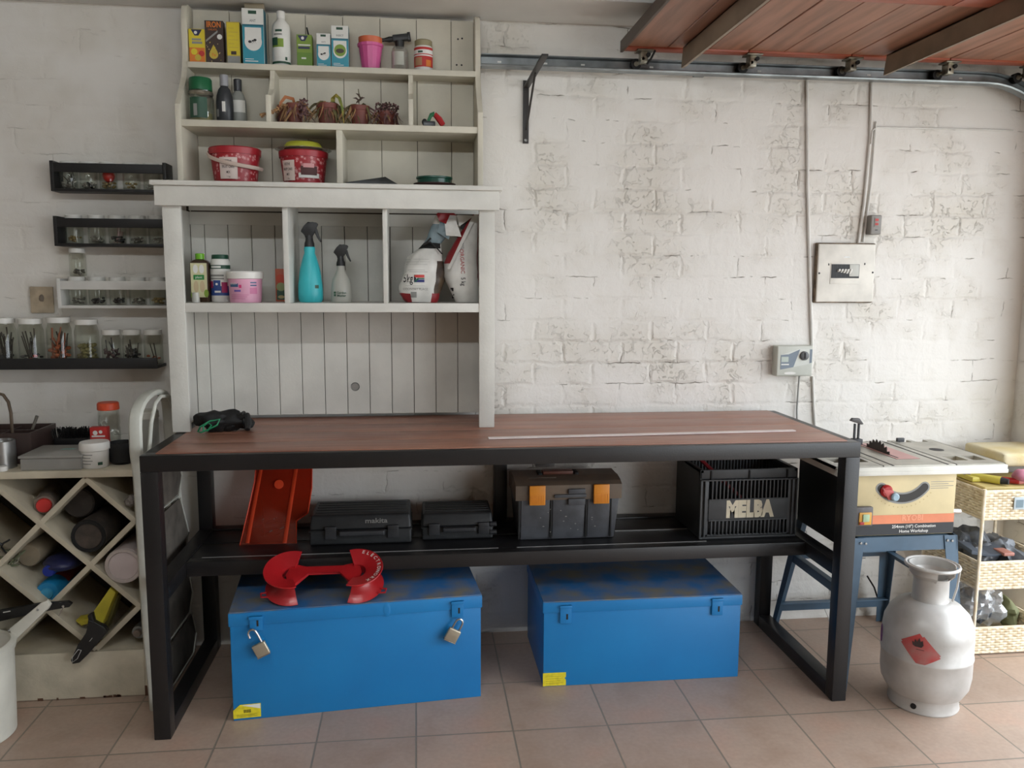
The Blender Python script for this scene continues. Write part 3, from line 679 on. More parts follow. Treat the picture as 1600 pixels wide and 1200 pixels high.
b.lathe((0,0,0), [(0.070, 0.415), (0.066, 0.430), (0.064, 0.500), (0.068, 0.512)], M_alu, 36, cap=False)
b.lathe((0,0,0), [(0.060, 0.512), (0.060, 0.425)], M_alu, 36, cap=False)
# flared collar, open at the right front
n = 30; RR = []
for i in range(n+1):
    a = math.radians(-40+290*i/n) ; rr = []
    for r, z in ((0.064, 0.505), (0.082, 0.525), (0.085, 0.560), (0.081, 0.560), (0.078, 0.528), (0.060, 0.508)): rr.append(b.V((r*math.cos(a), r*math.sin(a), z + (0.0 if i not in (0, n) else -0.004))))
    RR.append(rr)
for i in range(n):
    for k in range(6): b.F([RR[i][k], RR[i+1][k], RR[i+1][(k+1) % 6], RR[i][(k+1) % 6]], M_alu)
b.F(RR[0], M_alu); b.F(RR[-1][::-1], M_alu)
b.build('valve_collar', t)
b = B(); b.tube([(0.096*math.cos(math.radians(a)), 0.096*math.sin(math.radians(a)), 0.556) for a in range(0, 360, 12)], 0.0065, M_alu, 8, closed=True); b.build('carry_ring', t)
for a in (-38, 60, 150, 245):
    b = B(); ca, sa = math.cos(math.radians(a)), math.sin(math.radians(a)); b.tube([(0.096*ca, 0.096*sa, 0.556), (0.090*ca, 0.090*sa, 0.48), (0.078*ca, 0.078*sa, 0.425)] if a == -38 else [(0.082*ca, 0.082*sa, 0.552), (0.096*ca, 0.096*sa, 0.556)], 0.004, M_alu, 6)
    b.build('ring_stay', t)
b = B(); b.lathe((0,0,0), [(0.022, 0.42), (0.022, 0.47), (0.012, 0.475), (0.012, 0.50), (0, 0.50)], M_brass, 16); b.build('valve', t)
# worn flammable diamond
b = B(); M_dia = mat('worn_red_sticker', (180, 66, 64), 0.55, vscale=14, rgb2=(164, 110, 106)); rr = R_+0.0008; ac = -132; zc = 0.272; hs = 0.078; n = 14; G = {}
for i in range(n+1):
    for j in range(n+1):
        u_, v_ = -1+2*i/n, -1+2*j/n; x, z = (u_-v_)*hs/2, (u_+v_)*hs/2*0.84-(u_-v_)*hs/2*0.22
        jag = 0.0; a = math.radians(ac)+x/rr; zz = zc+z; ra = rr if zz < 0.300 else rr-max(0, (zz-0.300))*0.145
        G[i, j] = b.V((ra*math.cos(a), ra*math.sin(a), zz))
for i in range(n):
    for j in range(n):
        if (i, j) in ((0, 0), (n-1, 0), (0, n-1), (n-1, n-1), (n-1, n-2)): continue
        b.F([G[i, j], G[i+1, j], G[i+1, j+1], G[i, j+1]], M_dia)
M_fl = mat('flame_black', (60, 44, 44), 0.6)
def onc(x, z, off=0.0018):
    a = math.radians(ac)+x/rr; zz = zc+z; ra = rr+off-(max(0, zz-0.300))*0.145; return (ra*math.cos(a), ra*math.sin(a), zz)
FL = [(-0.016, 0.010), (-0.018, 0.022), (-0.011, 0.018), (-0.010, 0.030), (-0.003, 0.022), (0.003, 0.036), (0.007, 0.024), (0.013, 0.029), (0.016, 0.014), (0.010, 0.006), (-0.008, 0.006)]
b.poly([onc(x, z) for x, z in [(p[0]*1.2-0.008, p[1]*1.2+0.004) for p in FL]], M_fl); b.poly([onc(x, z) for x, z in ((-0.014, 0.001), (0.014, 0.001), (0.014, 0.003), (-0.014, 0.003))], M_fl)
b.build('hazard_label', t)
b = B(); M_pur = mat('purple_print', (120, 80, 130), 0.6); rr2 = R_+0.001
for r0 in (0.020,):
    P = [(math.radians(-203)+0.6*r0*math.cos(k*PI/12)/rr2*1.0, 0.262+0.034*math.sin(k*PI/12)) for k in range(25)]
    b.tube([(rr2*math.cos(a), rr2*math.sin(a), z) for a, z in P[:-1]], 0.0022, M_pur, 4, closed=True)
b.build('purple_ring_print', t)

# ================================================================== goods on the upper shelves
ZA, ZB, ZC, ZD = 2.1585, 1.9475, 1.7485, 1.3415
def span(pl, pr, pt, zb, yf):
    a = at(pl, 80, y=yf); b_ = at(pr, 80, y=yf); 
    mid = at((pl+pr)/2, pt, y=yf)
    # x at the right height
    a = at(pl, pt, y=yf); b_ = at(pr, pt, y=yf)
    return (a.x+b_.x)/2, b_.x-a.x, mid.z-zb
def carton(name, label, pl, pr, pt, zb, yf, dep, m, draw, rz=0, group=None, top=None, side=None, cat='box'):
    x, w_, h = span(pl, pr, pt, zb, yf)
    t = thing(name, label, cat, (x, yf, zb), rz, group)
    b = B(); b.box(-w_/2, w_/2, 0, dep, 0, h, m, 0.0008, 1)
    if side: b.F([b.V((w_/2+0.0003, 0.0005, 0.0005)), b.V((w_/2+0.0003, dep-0.0005, 0.0005)), b.V((w_/2+0.0003, dep-0.0005, h-0.0005)), b.V((w_/2+0.0003, 0.0005, h-0.0005))], side)
    b.build('carton', t)
    if top:
        b = B(); b.prism([(-w_/2+.001, dep-0.002, h), (w_/2-.001, dep-0.002, h), (w_/2-.003, dep-0.002+top[1], h+top[0]), (-w_/2+.003, dep-0.002+top[1], h+top[0])], (0, 0.0012, 0), top[2]); b.build('lid_flap', t)
    if draw: b = B(); draw(b, w_, h); b.build('printed_label', t)
    return t
def q_(b, w_, h, x0, z0, x1, z1, m, off=0.0004): b.quad((-w_/2+w_*x0, 0, h*z0), w_*(x1-x0), h*(z1-z0), m, off=off)
P_yel = mat('print_yellow', (214, 194, 40), 0.5); P_yd = mat('print_mustard', (196, 172, 60), 0.5); P_or = mat('print_orange', (214, 120, 40), 0.5); P_br = mat('print_dark_brown', (58, 40, 32), 0.45)
P_teal = mat('print_teal', (36, 140, 160), 0.45); P_tb = mat('print_deep_teal', (20, 100, 118), 0.45); P_grn = mat('print_green', (122, 150, 50), 0.5); P_dg = mat('print_dark_green', (34, 74, 54), 0.5)
P_nav = mat('print_navy', (36, 40, 78), 0.5); P_red = mat('print_red', (186, 44, 40), 0.5); P_grey = mat('print_grey', (140, 140, 136), 0.5); P_tan = mat('print_tan', (190, 170, 120), 0.5); P_pnk = mat('print_pink', (222, 150, 178), 0.5)

def d1(b, w, h):
    q_(b, w, h, .02, .01, .98, .50, P_or); q_(b, w, h, .02, .45, .98, .99, P_yel, .0005)
    b.poly([(-w*.35, -.0008, h*.98), (w*.35, -.0008, h*.98), (w*.12, -.0008, h*.80), (-w*.12, -.0008, h*.80)][::-1], P_nav); b.disc((-w*.05, 0, h*.89), w*.10, M_label, off=.0010)
    q_(b, w, h, .2, .66, .78, .72, P_grey, .0008); q_(b, w, h, .2, .56, .85, .63, P_grey, .0008)
    b.disc((-w*.18, 0, h*.33), w*.20, P_yel, off=.0008); b.disc((w*.28, 0, h*.28), w*.18, P_red, off=.0008); b.disc((w*.05, 0, h*.16), w*.2, P_yd, off=.0009)
carton('pesticide_carton', 'yellow garden pesticide carton, leftmost on the top shelf', 294, 319, 45, ZA, -0.118, 0.035, P_yd, d1)
def d2(b, w, h):
    b.text('IRON', h*.185, (0, 0, h*.90), P_or, bold=.03, sx=.75, ext=.0008); b.text('CHELATE', h*.055, (-w*.08, 0, h*.79), P_or, sx=.9, ext=.0008)
    b.disc((w*.30, 0, h*.63), w*.14, M_label); b.poly([(-w*.45, -.0006, h*.55), (w*.2, -.0006, h*.78), (w*.2, -.0006, h*.73), (-w*.45, -.0006, h*.50)][::-1], P_grey)
    b.disc((-w*.05, 0, h*.22), w*.24, P_yd); b.poly([(-w*.25, -.0007, h*.28), (-w*.05, -.0007, h*.45), (w*.16, -.0007, h*.28)], P_yd); b.text('Fe', h*.10, (-w*.04, 0, h*.21), P_or, bold=.02, ext=.0011)
    r = random.Random(3)
    for k in range(16): b.disc(((r.random()-.5)*w*.85, 0, h*(.05+.45*r.random())), w*r.uniform(.015, .04), P_tan if k % 3 else P_yel, off=.0008, n=8)
carton('iron_feed_carton', 'dark brown carton of iron plant feed with orange IRON lettering', 319, 348, 32, ZA, -0.110, 0.03, P_br, d2)
def d3(b, w, h):
    q_(b, w, h, .04, .22, .96, .97, P_yel); q_(b, w, h, .02, .01, .98, .2, P_grey)
    for k in range(7): q_(b, w, h, .15, .30+.09*k, .55+.3*(k % 2), .315+.09*k, P_yd, .0008)
    q_(b, w, h, .3, .23, .7, .31, P_br, .0008)
carton('plant_feed_carton', 'narrow mustard yellow carton with grey foot between brown and tall teal cartons', 353, 374, 34, ZA, -0.115, 0.04, P_yd, d3, side=P_dg)
def ant(b, w, h, cx, cz, s):
    for dx, dz, r in ((-.9, -.3, .55), (0, 0, .35), (.7, .25, .5)): b.disc((cx+dx*s, 0, cz+dz*s), s*r, M_ink, off=.0014, ry=s*r*.75, n=10)
    for k in (-.6, 0, .5):
        for sg in (-1, 1): b.poly([(cx+k*s, -.0013, cz), (cx+k*s+s*.12, -.0013, cz), (cx+k*s+sg*s*.7, -.0013, cz-s*1.1)], M_ink)
def teal_box(word, z1, pic):
    def d(b, w, h):
        q_(b, w, h, .01, .01, .99, z1, P_teal); q_(b, w, h, .01, z1, .99, z1+.035, P_tb, .0006); q_(b, w, h, .03, z1+.035, .97, .99, M_label, .0005)
        q_(b, w, h, .3, .90, .68, .96, P_dg, .0008); b.text(word, h*.065, (0, 0, h*(z1+.10)), P_grey, bold=.02, sx=.85, ext=.0010)
        b.disc((0, 0, h*z1*.60), w*.40, M_label, off=.0009, ry=w*.42, n=24); q_(b, w, h, .12, z1*.60, .88, z1-.02, M_label, .0007)
        if pic == 'ant': ant(b, w, h, -w*.02, h*z1*.62, w*.15)
        else: b.disc((0, 0, h*z1*.62), w*.34, P_grn, off=.0012, n=24); b.disc((0, 0, h*z1*.60), w*.24, P_br, off=.0014, ry=w*.13)
        q_(b, w, h, .1, .05, .7, .065, M_label, .0007); q_(b, w, h, .1, .09, .5, .10, M_label, .0007)
    return d
carton('ant_killer_carton', 'tallest white and teal ant killer carton with its top flap open', 377, 411, 13, ZA, -0.125, 0.05, M_label, teal_box('ANT', .68, 'ant'), top=(0.028, -0.010, mat('card_inside', (150, 138, 116), 0.7)), side=P_tb)
def lab(b, m, cx, cy, r, a0, a1, z0, z1, off=0.0006): b.patch((cx, cy, 0), r, a0, a1, z0, z1, m, off=off)
# white bottle
x, w_, h = span(424, 453, 18, ZA, -0.09); r = w_/2
t = thing('fungicide_bottle', 'tall white plastic bottle with garden picture label beside the tallest teal carton', 'bottle', (x, -0.09, ZA))
b = B(); b.lathe((0,0,0), [(r*.9, 0), (r, 0.004), (r, h*.66), (r*.9, h*.76), (r*.45, h*.84), (r*.42, h*.87)], M_whitep, 28); b.build('bottle_body', t)
b = B(); b.lathe((0,0,0), [(r*.45, h*.87), (r*.45, h*.99), (r*.40, h)], M_whitep, 24); b.build('cap', t)
b = B(); lab(b, M_label, 0, 0, r, -170, -20, h*.08, h*.66); lab(b, P_dg, 0, 0, r, -170, -20, h*.04, h*.08, .001); lab(b, P_dg, 0, 0, r, -120, -78, h*.60, h*.64, .0012); lab(b, P_grn, 0, 0, r, -150, -70, h*.33, h*.48, .001); lab(b, P_dg, 0, 0, r, -150, -105, h*.36, h*.50, .0014); lab(b, P_grey, 0, 0, r, -130, -78, h*.54, h*.57, .0012); lab(b, P_dg, 0, 0, r, -62, -48, h*.10, h*.16, .0012); b.build('wrap_label', t)
def d4(b, w, h):
    b.poly([(-w*.42, -.0007, h*.97), (w*.25, -.0007, h*.97), (w*.05, -.0007, h*.80), (-w*.20, -.0007, h*.80)][::-1], P_nav); b.disc((-w*.10, 0, h*.89), w*.10, M_label, off=.0010)
    q_(b, w, h, .1, .66, .9, .70, M_label); q_(b, w, h, .1, .56, .85, .63, P_nav); q_(b, w, h, .02, .02, .98, .45, mat('print_leaf_green', (96, 132, 40), 0.5)); q_(b, w, h, .3, .25, .6, .30, M_label, .0008)
tt = carton('herb_spray_carton', 'small green carton with a thin dark neck sticking up behind it', 463, 487, 54, ZA, -0.11, 0.04, P_grn, d4)
b = B(); b.tube([(0.012, 0.03, 0.115), (0.006, 0.032, 0.142)], 0.003, M_ink, 6); b.build('dark_nozzle', tt)
carton('ant_killer_carton', 'small white and teal carton, shorter of the pair left of the pink pot', 494, 516, 52, ZA, -0.12, 0.035, M_label, teal_box('ANTI', .64, 'ant'), side=P_tb)
carton('caterpillar_killer_carton', 'white and teal carton with round green picture left of the pink pot', 517, 544, 40, ZA, -0.122, 0.035, M_label, teal_box('INSECT', .66, 'bug'), side=P_tb)
# nested pots
x, w_, h = span(558, 599, 60, ZA, -0.095); r = w_/2
M_pinkp = mat('pink_plastic', (206, 90, 148), 0.42); M_orp = mat('orange_plastic', (206, 104, 66), 0.45)
b = B((x, -0.095, ZA)); b.lathe((x, -0.095, ZA), [(0, 0), (r*.66, 0), (r*.9, h*.70), (r*.98, h*.72), (r, h*.80), (r*.9, h*.80), (r*.86, h*.72), (r*.62, 0.003), (0, 0.003)], M_pinkp, 14); tag(b.build('plant_pot', smooth=20), 'bright pink plastic pot with an orange pot nested in it', 'pot')
b = B((x, -0.095, ZA+0.004)); b.lathe((x, -0.095, ZA+0.004), [(0, 0), (r*.58, 0), (r*.80, h*.74), (r*.90, h*.80), (r*.91, h*.96), (r*.84, h*.96), (r*.74, h*.70), (r*.52, 0.003), (0, 0.003)], M_orp, 28); tag(b.build('plant_pot'), 'orange plastic pot nested inside the bright pink pot', 'pot')
# foam gun
x, w_, h = span(611, 638, 72, ZA, -0.09); r = w_/2
t = thing('foam_sprayer', 'clear spray bottle with a black foam gun head pointing left', 'sprayer', (x, -0.09, ZA))
b = B(); b.lathe((0,0,0), [(0, 0), (r*.9, 0), (r, 0.004), (r, h*.75), (r*.85, h*.9), (r*.5, h*.98)], M_pet, 24, cap=False); b.build('bottle_body', t)
b = B(); lab(b, M_label, 0, 0, r*.99, -140, -60, h*.2, h*.72, -.001); b.build('inner_card', t)
b = B(); b.lathe((0,0,0), [(r*.5, h*.94), (r*.55, h*1.18)], M_black, 20); b.M = Matrix.Translation((0.002, 0, h*1.30)) @ Matrix.Rotation(math.radians(-8), 4, 'Y')
b.box(-0.027, 0.036, -0.013, 0.013, -0.010, 0.012, M_black, 0.004); b.lathe((-0.027, 0, 0), [(0.009, 0), (0.010, 0.012), (0.006, 0.030), (0.007, 0.040)], M_black, 16, (-1, 0, 0)); b.box(0.026, 0.037, -0.014, 0.014, -0.012, 0.015, M_black, 0.002); b.build('spray_head', t)
# supplement jar
x, w_, h = span(647, 676, 64, ZA, -0.09); r = w_/2
t = thing('supplement_jar', 'white jar with red brown label and olive lid, rightmost on the top shelf', 'jar', (x, -0.09, ZA))
b = B(); b.lathe((0,0,0), [(r*.9, 0), (r, 0.003), (r, h*.72), (r*.9, h*.80)], M_whitep, 28); b.build('jar_body', t)
b = B(); b.lathe((0,0,0), [(r*.93, h*.80), (r*.95, h*.97), (r*.85, h)], mat('olive_lid', (148, 138, 106), 0.5), 28); b.build('lid', t)
b = B(); lab(b, P_red, 0, 0, r, -175, -15, h*.12, h*.74); lab(b, M_label, 0, 0, r, -175, -15, h*.46, h*.66, .001); lab(b, mat('print_sand', (170, 130, 96), 0.5), 0, 0, r, -150, -100, h*.16, h*.42, .001); lab(b, P_or, 0, 0, r, -75, -40, h*.14, h*.34, .001); lab(b, P_dg, 0, 0, r, -125, -95, h*.56, h*.62, .0014); lab(b, P_red, 0, 0, r, -175, -15, h*.50, h*.53, .0014); b.build('wrap_label', t)

# ---- second shelf
def jar_prof(r, h): return [(0, 0.001), (r*.9, 0.001), (r, 0.006), (r, h*.78), (r*.9, h*.88), (r*.82, h*.92), (r*.82, h)]
x, w_, h = span(293, 334, 143, ZB, -0.17); r = w_/2
t = thing('candle_jar', 'big glass jar with a green label and dark green lid on the second shelf', 'jar', (x, -0.17, ZB))
b = B(); b.lathe((0,0,0), [(0, 0.001), (r*.86, 0.001), (r*.95, 0.01), (r*.97, h*.75), (r*.85, h*.92), (r*.88, h)], M_glass, 30, cap=False); b.lathe((0,0,0), [(r*.90, h*.86), (r*.96, h*.9), (r*.93, h*.97)], M_zinc, 30, cap=False); b.build('jar_body', t)
b = B(); b.lathe((0,0,0), [(r*.80, h), (r*.88, h*1.01), (r*.86, h*1.36), (r*.80, h*1.40), (0, h*1.40)], mat('dark_green_plastic', (16, 92, 54), 0.4), 30); b.build('lid', t)
b = B(); lab(b, P_dg, 0, 0, r*.95, -135, -50, h*.12, h*.76, .001); lab(b, P_grey, 0, 0, r*.95, -112, -95, h*.18, h*.55, .002); b.build('front_label', t)
b = B(); b.lathe((0,0,0), [(0, 0.006), (r*.82, 0.006), (r*.82, h*.30), (0, h*.31)], mat('pale_wax', (150, 140, 96), 0.6), 24); b.build('contents', t)
def shoulder_bottle(name, label, pl, pr, pt, yy, zb, mb, mc, capf, draw, neck=.42, rot=0):
    x, w_, h = span(pl, pr, pt, zb, yy); r = w_/2
    t = thing(name, label, 'bottle', (x, yy, zb))
    hb = h*(1-capf)
    b = B(); b.lathe((0,0,0), [(0, 0), (r*.88, 0), (r, 0.005), (r, hb*.60), (r*.93, hb*.74), (r*.7, hb*.90), (r*neck, hb*.98), (r*neck, hb)], mb, 28, sy=0.75); b.build('bottle_body', t)
    b = B(); b.lathe((0,0,0), [(r*(neck+.06), hb*.99), (r*(neck+.08), h*.985), (r*neck, h), (0, h)], mc, 22); b.build('cap', t)
    if draw: b = B(); draw(b, r, h); b.build('printed_label', t)
    return t
M_dgb = mat('dark_grey_bottle', (52, 54, 58), 0.35); M_gcap = mat('grey_cap', (150, 150, 154), 0.4)
def dd(b, r, h): b.patch((0,0,0), r, -100, -78, h*.25, h*.45, M_label, sy=.75); b.patch((0,0,0), r, -150, -125, h*.15, h*.3, P_grey, sy=.75)
shoulder_bottle('dark_bottle', 'dark grey bottle with a silver grey cap beside the green lidded jar', 336, 363, 117, -0.15, ZB, M_dgb, M_gcap, .22, dd)
def de(b, r, h): b.patch((0,0,0), r, -150, -30, h*.30, h*.55, M_label, sy=.75); b.patch((0,0,0), r, -150, -30, h*.04, h*.12, P_dg, sy=.75)
shoulder_bottle('pale_bottle', 'pale grey bottle with a dark grey cap standing right of the dark bottle', 358, 384, 124, -0.11, ZB, mat('pale_grey_bottle', (150, 152, 146), 0.4), M_dgb, .24, de)

# dried plants
M_terra = mat('terracotta_plastic', (118, 62, 52), 0.55, var=0.08, vscale=15); M_dry = mat('dried_leaf', (168, 128, 86), 0.75, var=0.15, vscale=40); M_dry2 = mat('dried_mauve_leaf', (122, 88, 88), 0.8, var=0.15, vscale=50)
M_dry3 = mat('withered_olive_leaf', (104, 96, 58), 0.75, var=0.15, vscale=40); M_gleaf = mat('green_leaf', (98, 116, 48), 0.6, vscale=20, rgb2=(178, 148, 60)); M_soil = mat('potting_soil', (60, 46, 36), 0.95, bump=0.6, bscale=120)
def ribbon(b, pts, w_, m, tw=0.6):
    pts = [Vector(p) for p in pts]; n = len(pts); L = []; R2 = []
    for i, p in enumerate(pts):
        tt_ = (pts[min(i+1, n-1)]-pts[max(i-1, 0)]).normalized(); sd = tt_.cross(Vector((math.sin(tw), -math.cos(tw), 0.2))).normalized()
        ww = w_*(1-(i/(n-1))**3*0.9)/2; L.append(b.V(p-sd*ww)); R2.append(b.V(p+sd*ww))
    for i in range(n-1): b.F([L[i], L[i+1], R2[i+1], R2[i]], m)
def arc_leaf(r_, p0, dx, dy, up, down, w_, m, b, n=9):
    P = []
    for i in range(n):
        s = i/(n-1); P.append((p0[0]+dx*s+0.004*math.sin(7*s+dx*99), p0[1]+dy*s, p0[2]+up*4*s*(1-s)*(1.2-s) - down*s*s))
    ribbon(b, P, w_, m, r_.uniform(0, 1.5))
def dead_plant(px, yy, label, ph, pr_, seed, kinds, n=14, extra=None, group='dried plants in brown pots'):
    x = at(px, 175, y=yy).x; r_ = random.Random(seed)
    t = thing('potted_plant', label, 'potted plant', (x, yy, ZB), 0, group)
    b = B(); b.lathe((0,0,0), [(0, 0), (pr_*.72, 0), (pr_*.95, ph*.78), (pr_, ph*.80), (pr_*1.02, ph), (pr_*.93, ph), (pr_*.88, ph*.8), (pr_*.66, .003), (0, .003)], M_terra, 24); b.build('pot', t)
    b = B(); b.lathe((0,0,0), [(0, ph*.86), (pr_*.9, ph*.84)], M_soil, 16, cap=False); b.build('soil', t)
    b = B()
    for k in range(int(n*1.5)):
        a = r_.uniform(PI, 2*PI) if r_.random() < .7 else r_.uniform(0, PI); a = a
        L_ = pr_*r_.uniform(.9, 2.2); dx, dy = math.cos(a)*L_*1.25, math.sin(a)*L_*0.9
        dy = max(dy, -0.055); dy = min(dy, -yy-0.055)
        m = kinds[r_.randrange(len(kinds))]
        arc_leaf(r_, (r_.uniform(-.3, .3)*pr_, r_.uniform(-.3, .3)*pr_, ph*.85), dx, dy, r_.uniform(.006, .03), ph*r_.uniform(.5, .82), r_.uniform(.005, .011), m, b)
    if extra: extra(b, r_)
    b.build('leaves', t)
    return t
def ex1(b, r_):
    b.M = Matrix.Translation((0, 0, .016))
    ribbon(b, [(0.012, 0, .055), (-0.01, -.02, .068), (-.03, -.035, .050), (-.045, -.05, .022), (-.052, -.06, .006)], .012, M_dry)
    b.M = Matrix.Identity(4)
    for k in range(60):
        c = Vector((r_.uniform(-.075, .0), r_.uniform(-.068, -.045), r_.uniform(.002, .022))); b.blob(c, .003, .003, .0025, M_dry if k % 2 else M_dry2, .3, 60, 6, 4)
dead_plant(438, -0.092, 'reddish pot with fallen dry leaves, leftmost of the dried plants', .078, .021, 1, [M_dry, M_dry2], 16)
def ex2(b, r_):
    b.M = Matrix.Translation((0, 0, .012))
    for k in range(90):
        c = Vector((r_.gauss(.030, .008), r_.uniform(-.045, -.02), r_.uniform(.01, .075))); b.blob(c, .0035, .0035, .003, M_dry2, .3, 60, 6, 4)
    ribbon(b, [(0, 0, .055), (-.004, -.01, .078), (-.028, -.02, .082), (-.045, -.02, .062), (-.05, -.02, .045)], .014, mat('orange_dry_leaf', (168, 104, 62), 0.7))
    for k in range(45):
        s = r_.random(); c = Vector((-.02-.085*s, -.05-.02*s+r_.uniform(-.01, .01), .045*(1-s)**1.5+.004+r_.uniform(0, .012))); b.blob(c, .004, .003, .003, M_dry, .3, 60, 6, 4)
dead_plant(461, -0.160, 'pot with an orange curled leaf and sprawling mauve dried stems', .074, .030, 2, [M_dry, M_dry2, M_dry], 26, ex2)
def ex3(b, r_):
    b.M = Matrix.Translation((0, 0, .016))
    ribbon(b, [(.018, 0, .055), (.020, -.01, .082), (.030, -.02, .092), (.044, -.03, .080), (.054, -.035, .045), (.058, -.038, -.012)], .015, M_gleaf, .3)
    ribbon(b, [(-.01, 0, .062), (0, -.02, .066), (.015, -.03, .06)], .012, mat('yellowed_leaf', (176, 140, 60), 0.7))
dead_plant(512, -0.145, 'pot with one long green strap leaf arching over its rim', .080, .039, 3, [M_dry3, M_dry, M_dry3], 34, ex3)
def ex4(b, r_):
    b.M = Matrix.Translation((0, 0, .014))
    b.tube([(0, 0, .055), (-.002, -.005, .075), (.004, -.005, .09), (-.002, -.006, .108), (-.003, -.006, .12)], .0015, M_dry3, 5)
    for p, q in (((0, -.005, .08), (-.022, -.01, .088)), ((0, -.005, .082), (.02, -.01, .09)), ((.004, -.005, .09), (-.012, -.01, .104)), ((0, -.005, .075), (-.012, -.012, .070))):
        mid = (Vector(p)+Vector(q))/2+Vector((0, -.004, .004)); ribbon(b, [p, mid, q], .008, mat('dark_dry_leaf', (78, 62, 54), 0.8))
dead_plant(562, -0.145, 'pot with a thin upright sprig of dark dried leaves', .076, .035, 4, [M_dry, M_dry3, M_dry2], 20, ex4)
def ex5(b, r_):
    b.M = Matrix.Translation((0, 0, .012))
    for k in range(170):
        a = r_.uniform(0, 2*PI); q = r_.random()**.6; c = Vector((math.cos(a)*.042*q, -.012+math.sin(a)*.028*q, .075-.065*r_.random()*(.3+q*.7))); b.blob(c, .0035, .003, .004, M_dry2 if k % 4 else mat('dark_dry_leaf', (78, 62, 54), 0.8), .35, 60, 6, 4)
dead_plant(604, -0.135, 'pot buried under a bushy mauve dried plant by the right divider', .062, .032, 5, [M_dry2, M_dry], 24, ex5)

# hand tool in the right compartment
p = at(678, 190, y=-0.20)
t = thing('hose_clip_tool', 'small dark clip tool with red and green handle on the second shelf right', 'hand tool', (p.x, -0.20, ZB)); t.scale = (1.25, 1.25, 1.55)
b = B(); b.box(-0.030, 0.004, -0.012, 0.012, 0, 0.014, M_dgb, 0.004); b.blob((-0.026, 0, 0.012), .008, .01, .008, M_ink, .2, 30, 10, 8); b.build('jaw', t)
b = B(); b.tube([(-0.016, 0, 0.014), (-0.008, 0, 0.028), (0.002, 0, 0.030)], [.004, .005, .006], mat('green_grip', (34, 110, 70), 0.5), 8); b.build('green_grip', t, label='green grip')
b = B(); b.tube([(0.002, 0, 0.030), (0.016, 0, 0.018), (0.026, 0, 0.006)], [.006, .008, .007], M_red, 8); b.build('red_grip', t, label='red grip')
b = B((at(706, 195, y=-0.16).x, -0.16, ZB)); c = at(706, 195, y=-0.16); b.blob((c.x, -0.16, ZB+0.0035), .009, .006, .004, M_ink, .2, 60, 10, 6); tag(b.build('dark_pebble'), 'tiny dark lump lying right of the red and green clip tool', 'scrap')

# ---- third shelf: buckets and dishes
M_bred = mat('bucket_red', (162, 34, 44), 0.4, var=0.05); M_bpr = mat('bucket_pale_print', (214, 150, 150), 0.5)
def snow(b, r_, r0, r1, h, n, a0=-175, a1=-5, m=None):
    for k in range(n):
        a = math.radians(r_.uniform(a0, a1)); z = r_.uniform(.08, .82)*h; rr_ = r0+(r1-r0)*z/h+.0007; s = r_.uniform(.003, .007)
        for q in range(3):
            th = q*PI/3+a
            da, dz = math.cos(th)*s/rr_, math.sin(th)*s; wa, wz = -math.sin(th)*s*.16/rr_, math.cos(th)*s*.16
            b.poly([(rr_*math.cos(a+u_), rr_*math.sin(a+u_), z+v_) for u_, v_ in ((-da-wa, -dz-wz), (da-wa, dz-wz), (da+wa, dz+wz), (-da+wa, -dz+wz))], m or M_bpr)
def cake_bucket(px, label, pt, rot, plate, w_px):
    yy = -0.155; x, w_, h = span(px-w_px/2, px+w_px/2, pt, ZC, yy-0.0); r1 = w_/2; r0 = r1*.82
    t = thing('treat_bucket', label, 'bucket', (x, yy, ZC)); r_ = random.Random(px)
    b = B(); b.lathe((0,0,0), [(0, 0), (r0, 0), (r0+(r1-r0)*.8, h*.86), (r0*.98, h*.86), (0, h*.86)], M_bred, 40, cap=False); b.build('bucket_body', t)
    b = B(); b.lathe((0,0,0), [(r1*.93, h*.80), (r1*1.0, h*.80), (r1*1.02, h*.97), (r1*.98, h), (0, h*.985)], M_bred, 40); b.build('lid', t)
    b = B(); a0, a1 = rot; rr_ = r0+(r1-r0)*.35
    b.patch((0,0,0), rr_+.001, a0, a1, h*.08, h*.68, mat('label_blush', (222, 204, 196), 0.5), r1=r0+(r1-r0)*.62+.0012)
    ac = (a0+a1)/2
    for k, wd in enumerate(('FESTIVE', 'FRUIT CAKE', 'MIX')): b.text(wd, h*.105, (ac, h*(.56-.15*k)), P_br, wrap=(0, 0, r0+(r1-r0)*(.66-.12*k)+.0024), bold=.01, sx=.62)
    b.text('1 kg', h*.06, (ac, h*.14), P_br, wrap=(0, 0, r0+(r1-r0)*.42+.002))
    snow(b, r_, r0, r0+(r1-r0)*.92, h, 80); b.build('printed_label', t)
    return t, r0, r1, h
t, r0, r1, h = cake_bucket(367, 'red printed bucket with a white strap handle across its front', 233, (-118, -74), None, 80)
b = B(); b.tube([(-r1*1.03*math.cos(math.radians(25+130*i/14)) if False else -r1*1.05*math.cos(PI*i/14), -r1*1.05*math.sin(PI*i/14)*1.0, h*(.90-.034*i-.16*math.sin(PI*i/14))) for i in range(15)], .0032, mat('cream_handle', (214, 192, 180), 0.5), 6, flat=2.2); b.build('handle', t)
t, r0, r1, h = cake_bucket(474, 'red printed bucket with cake picture, lime lidded tub sitting on top', 238, (-146, -106), None, 76)
b = B(); b.patch((0,0,0), r0+(r1-r0)*.45, -96, -42, h*.16, h*.30, M_label, r1=r0+(r1-r0)*.55, off=.002); b.patch((0,0,0), r0+(r1-r0)*.55, -90, -50, h*.24, h*.50, mat('cake_brown', (74, 32, 30), 0.6), r1=r0+(r1-r0)*.72, off=.003); b.patch((0,0,0), r0+(r1-r0)*.72, -84, -58, h*.46, h*.58, M_bpr, r1=r0+(r1-r0)*.8, off=.003); b.build('cake_picture', t)
tz = ZC+h; c = (t.location.x, t.location.y)
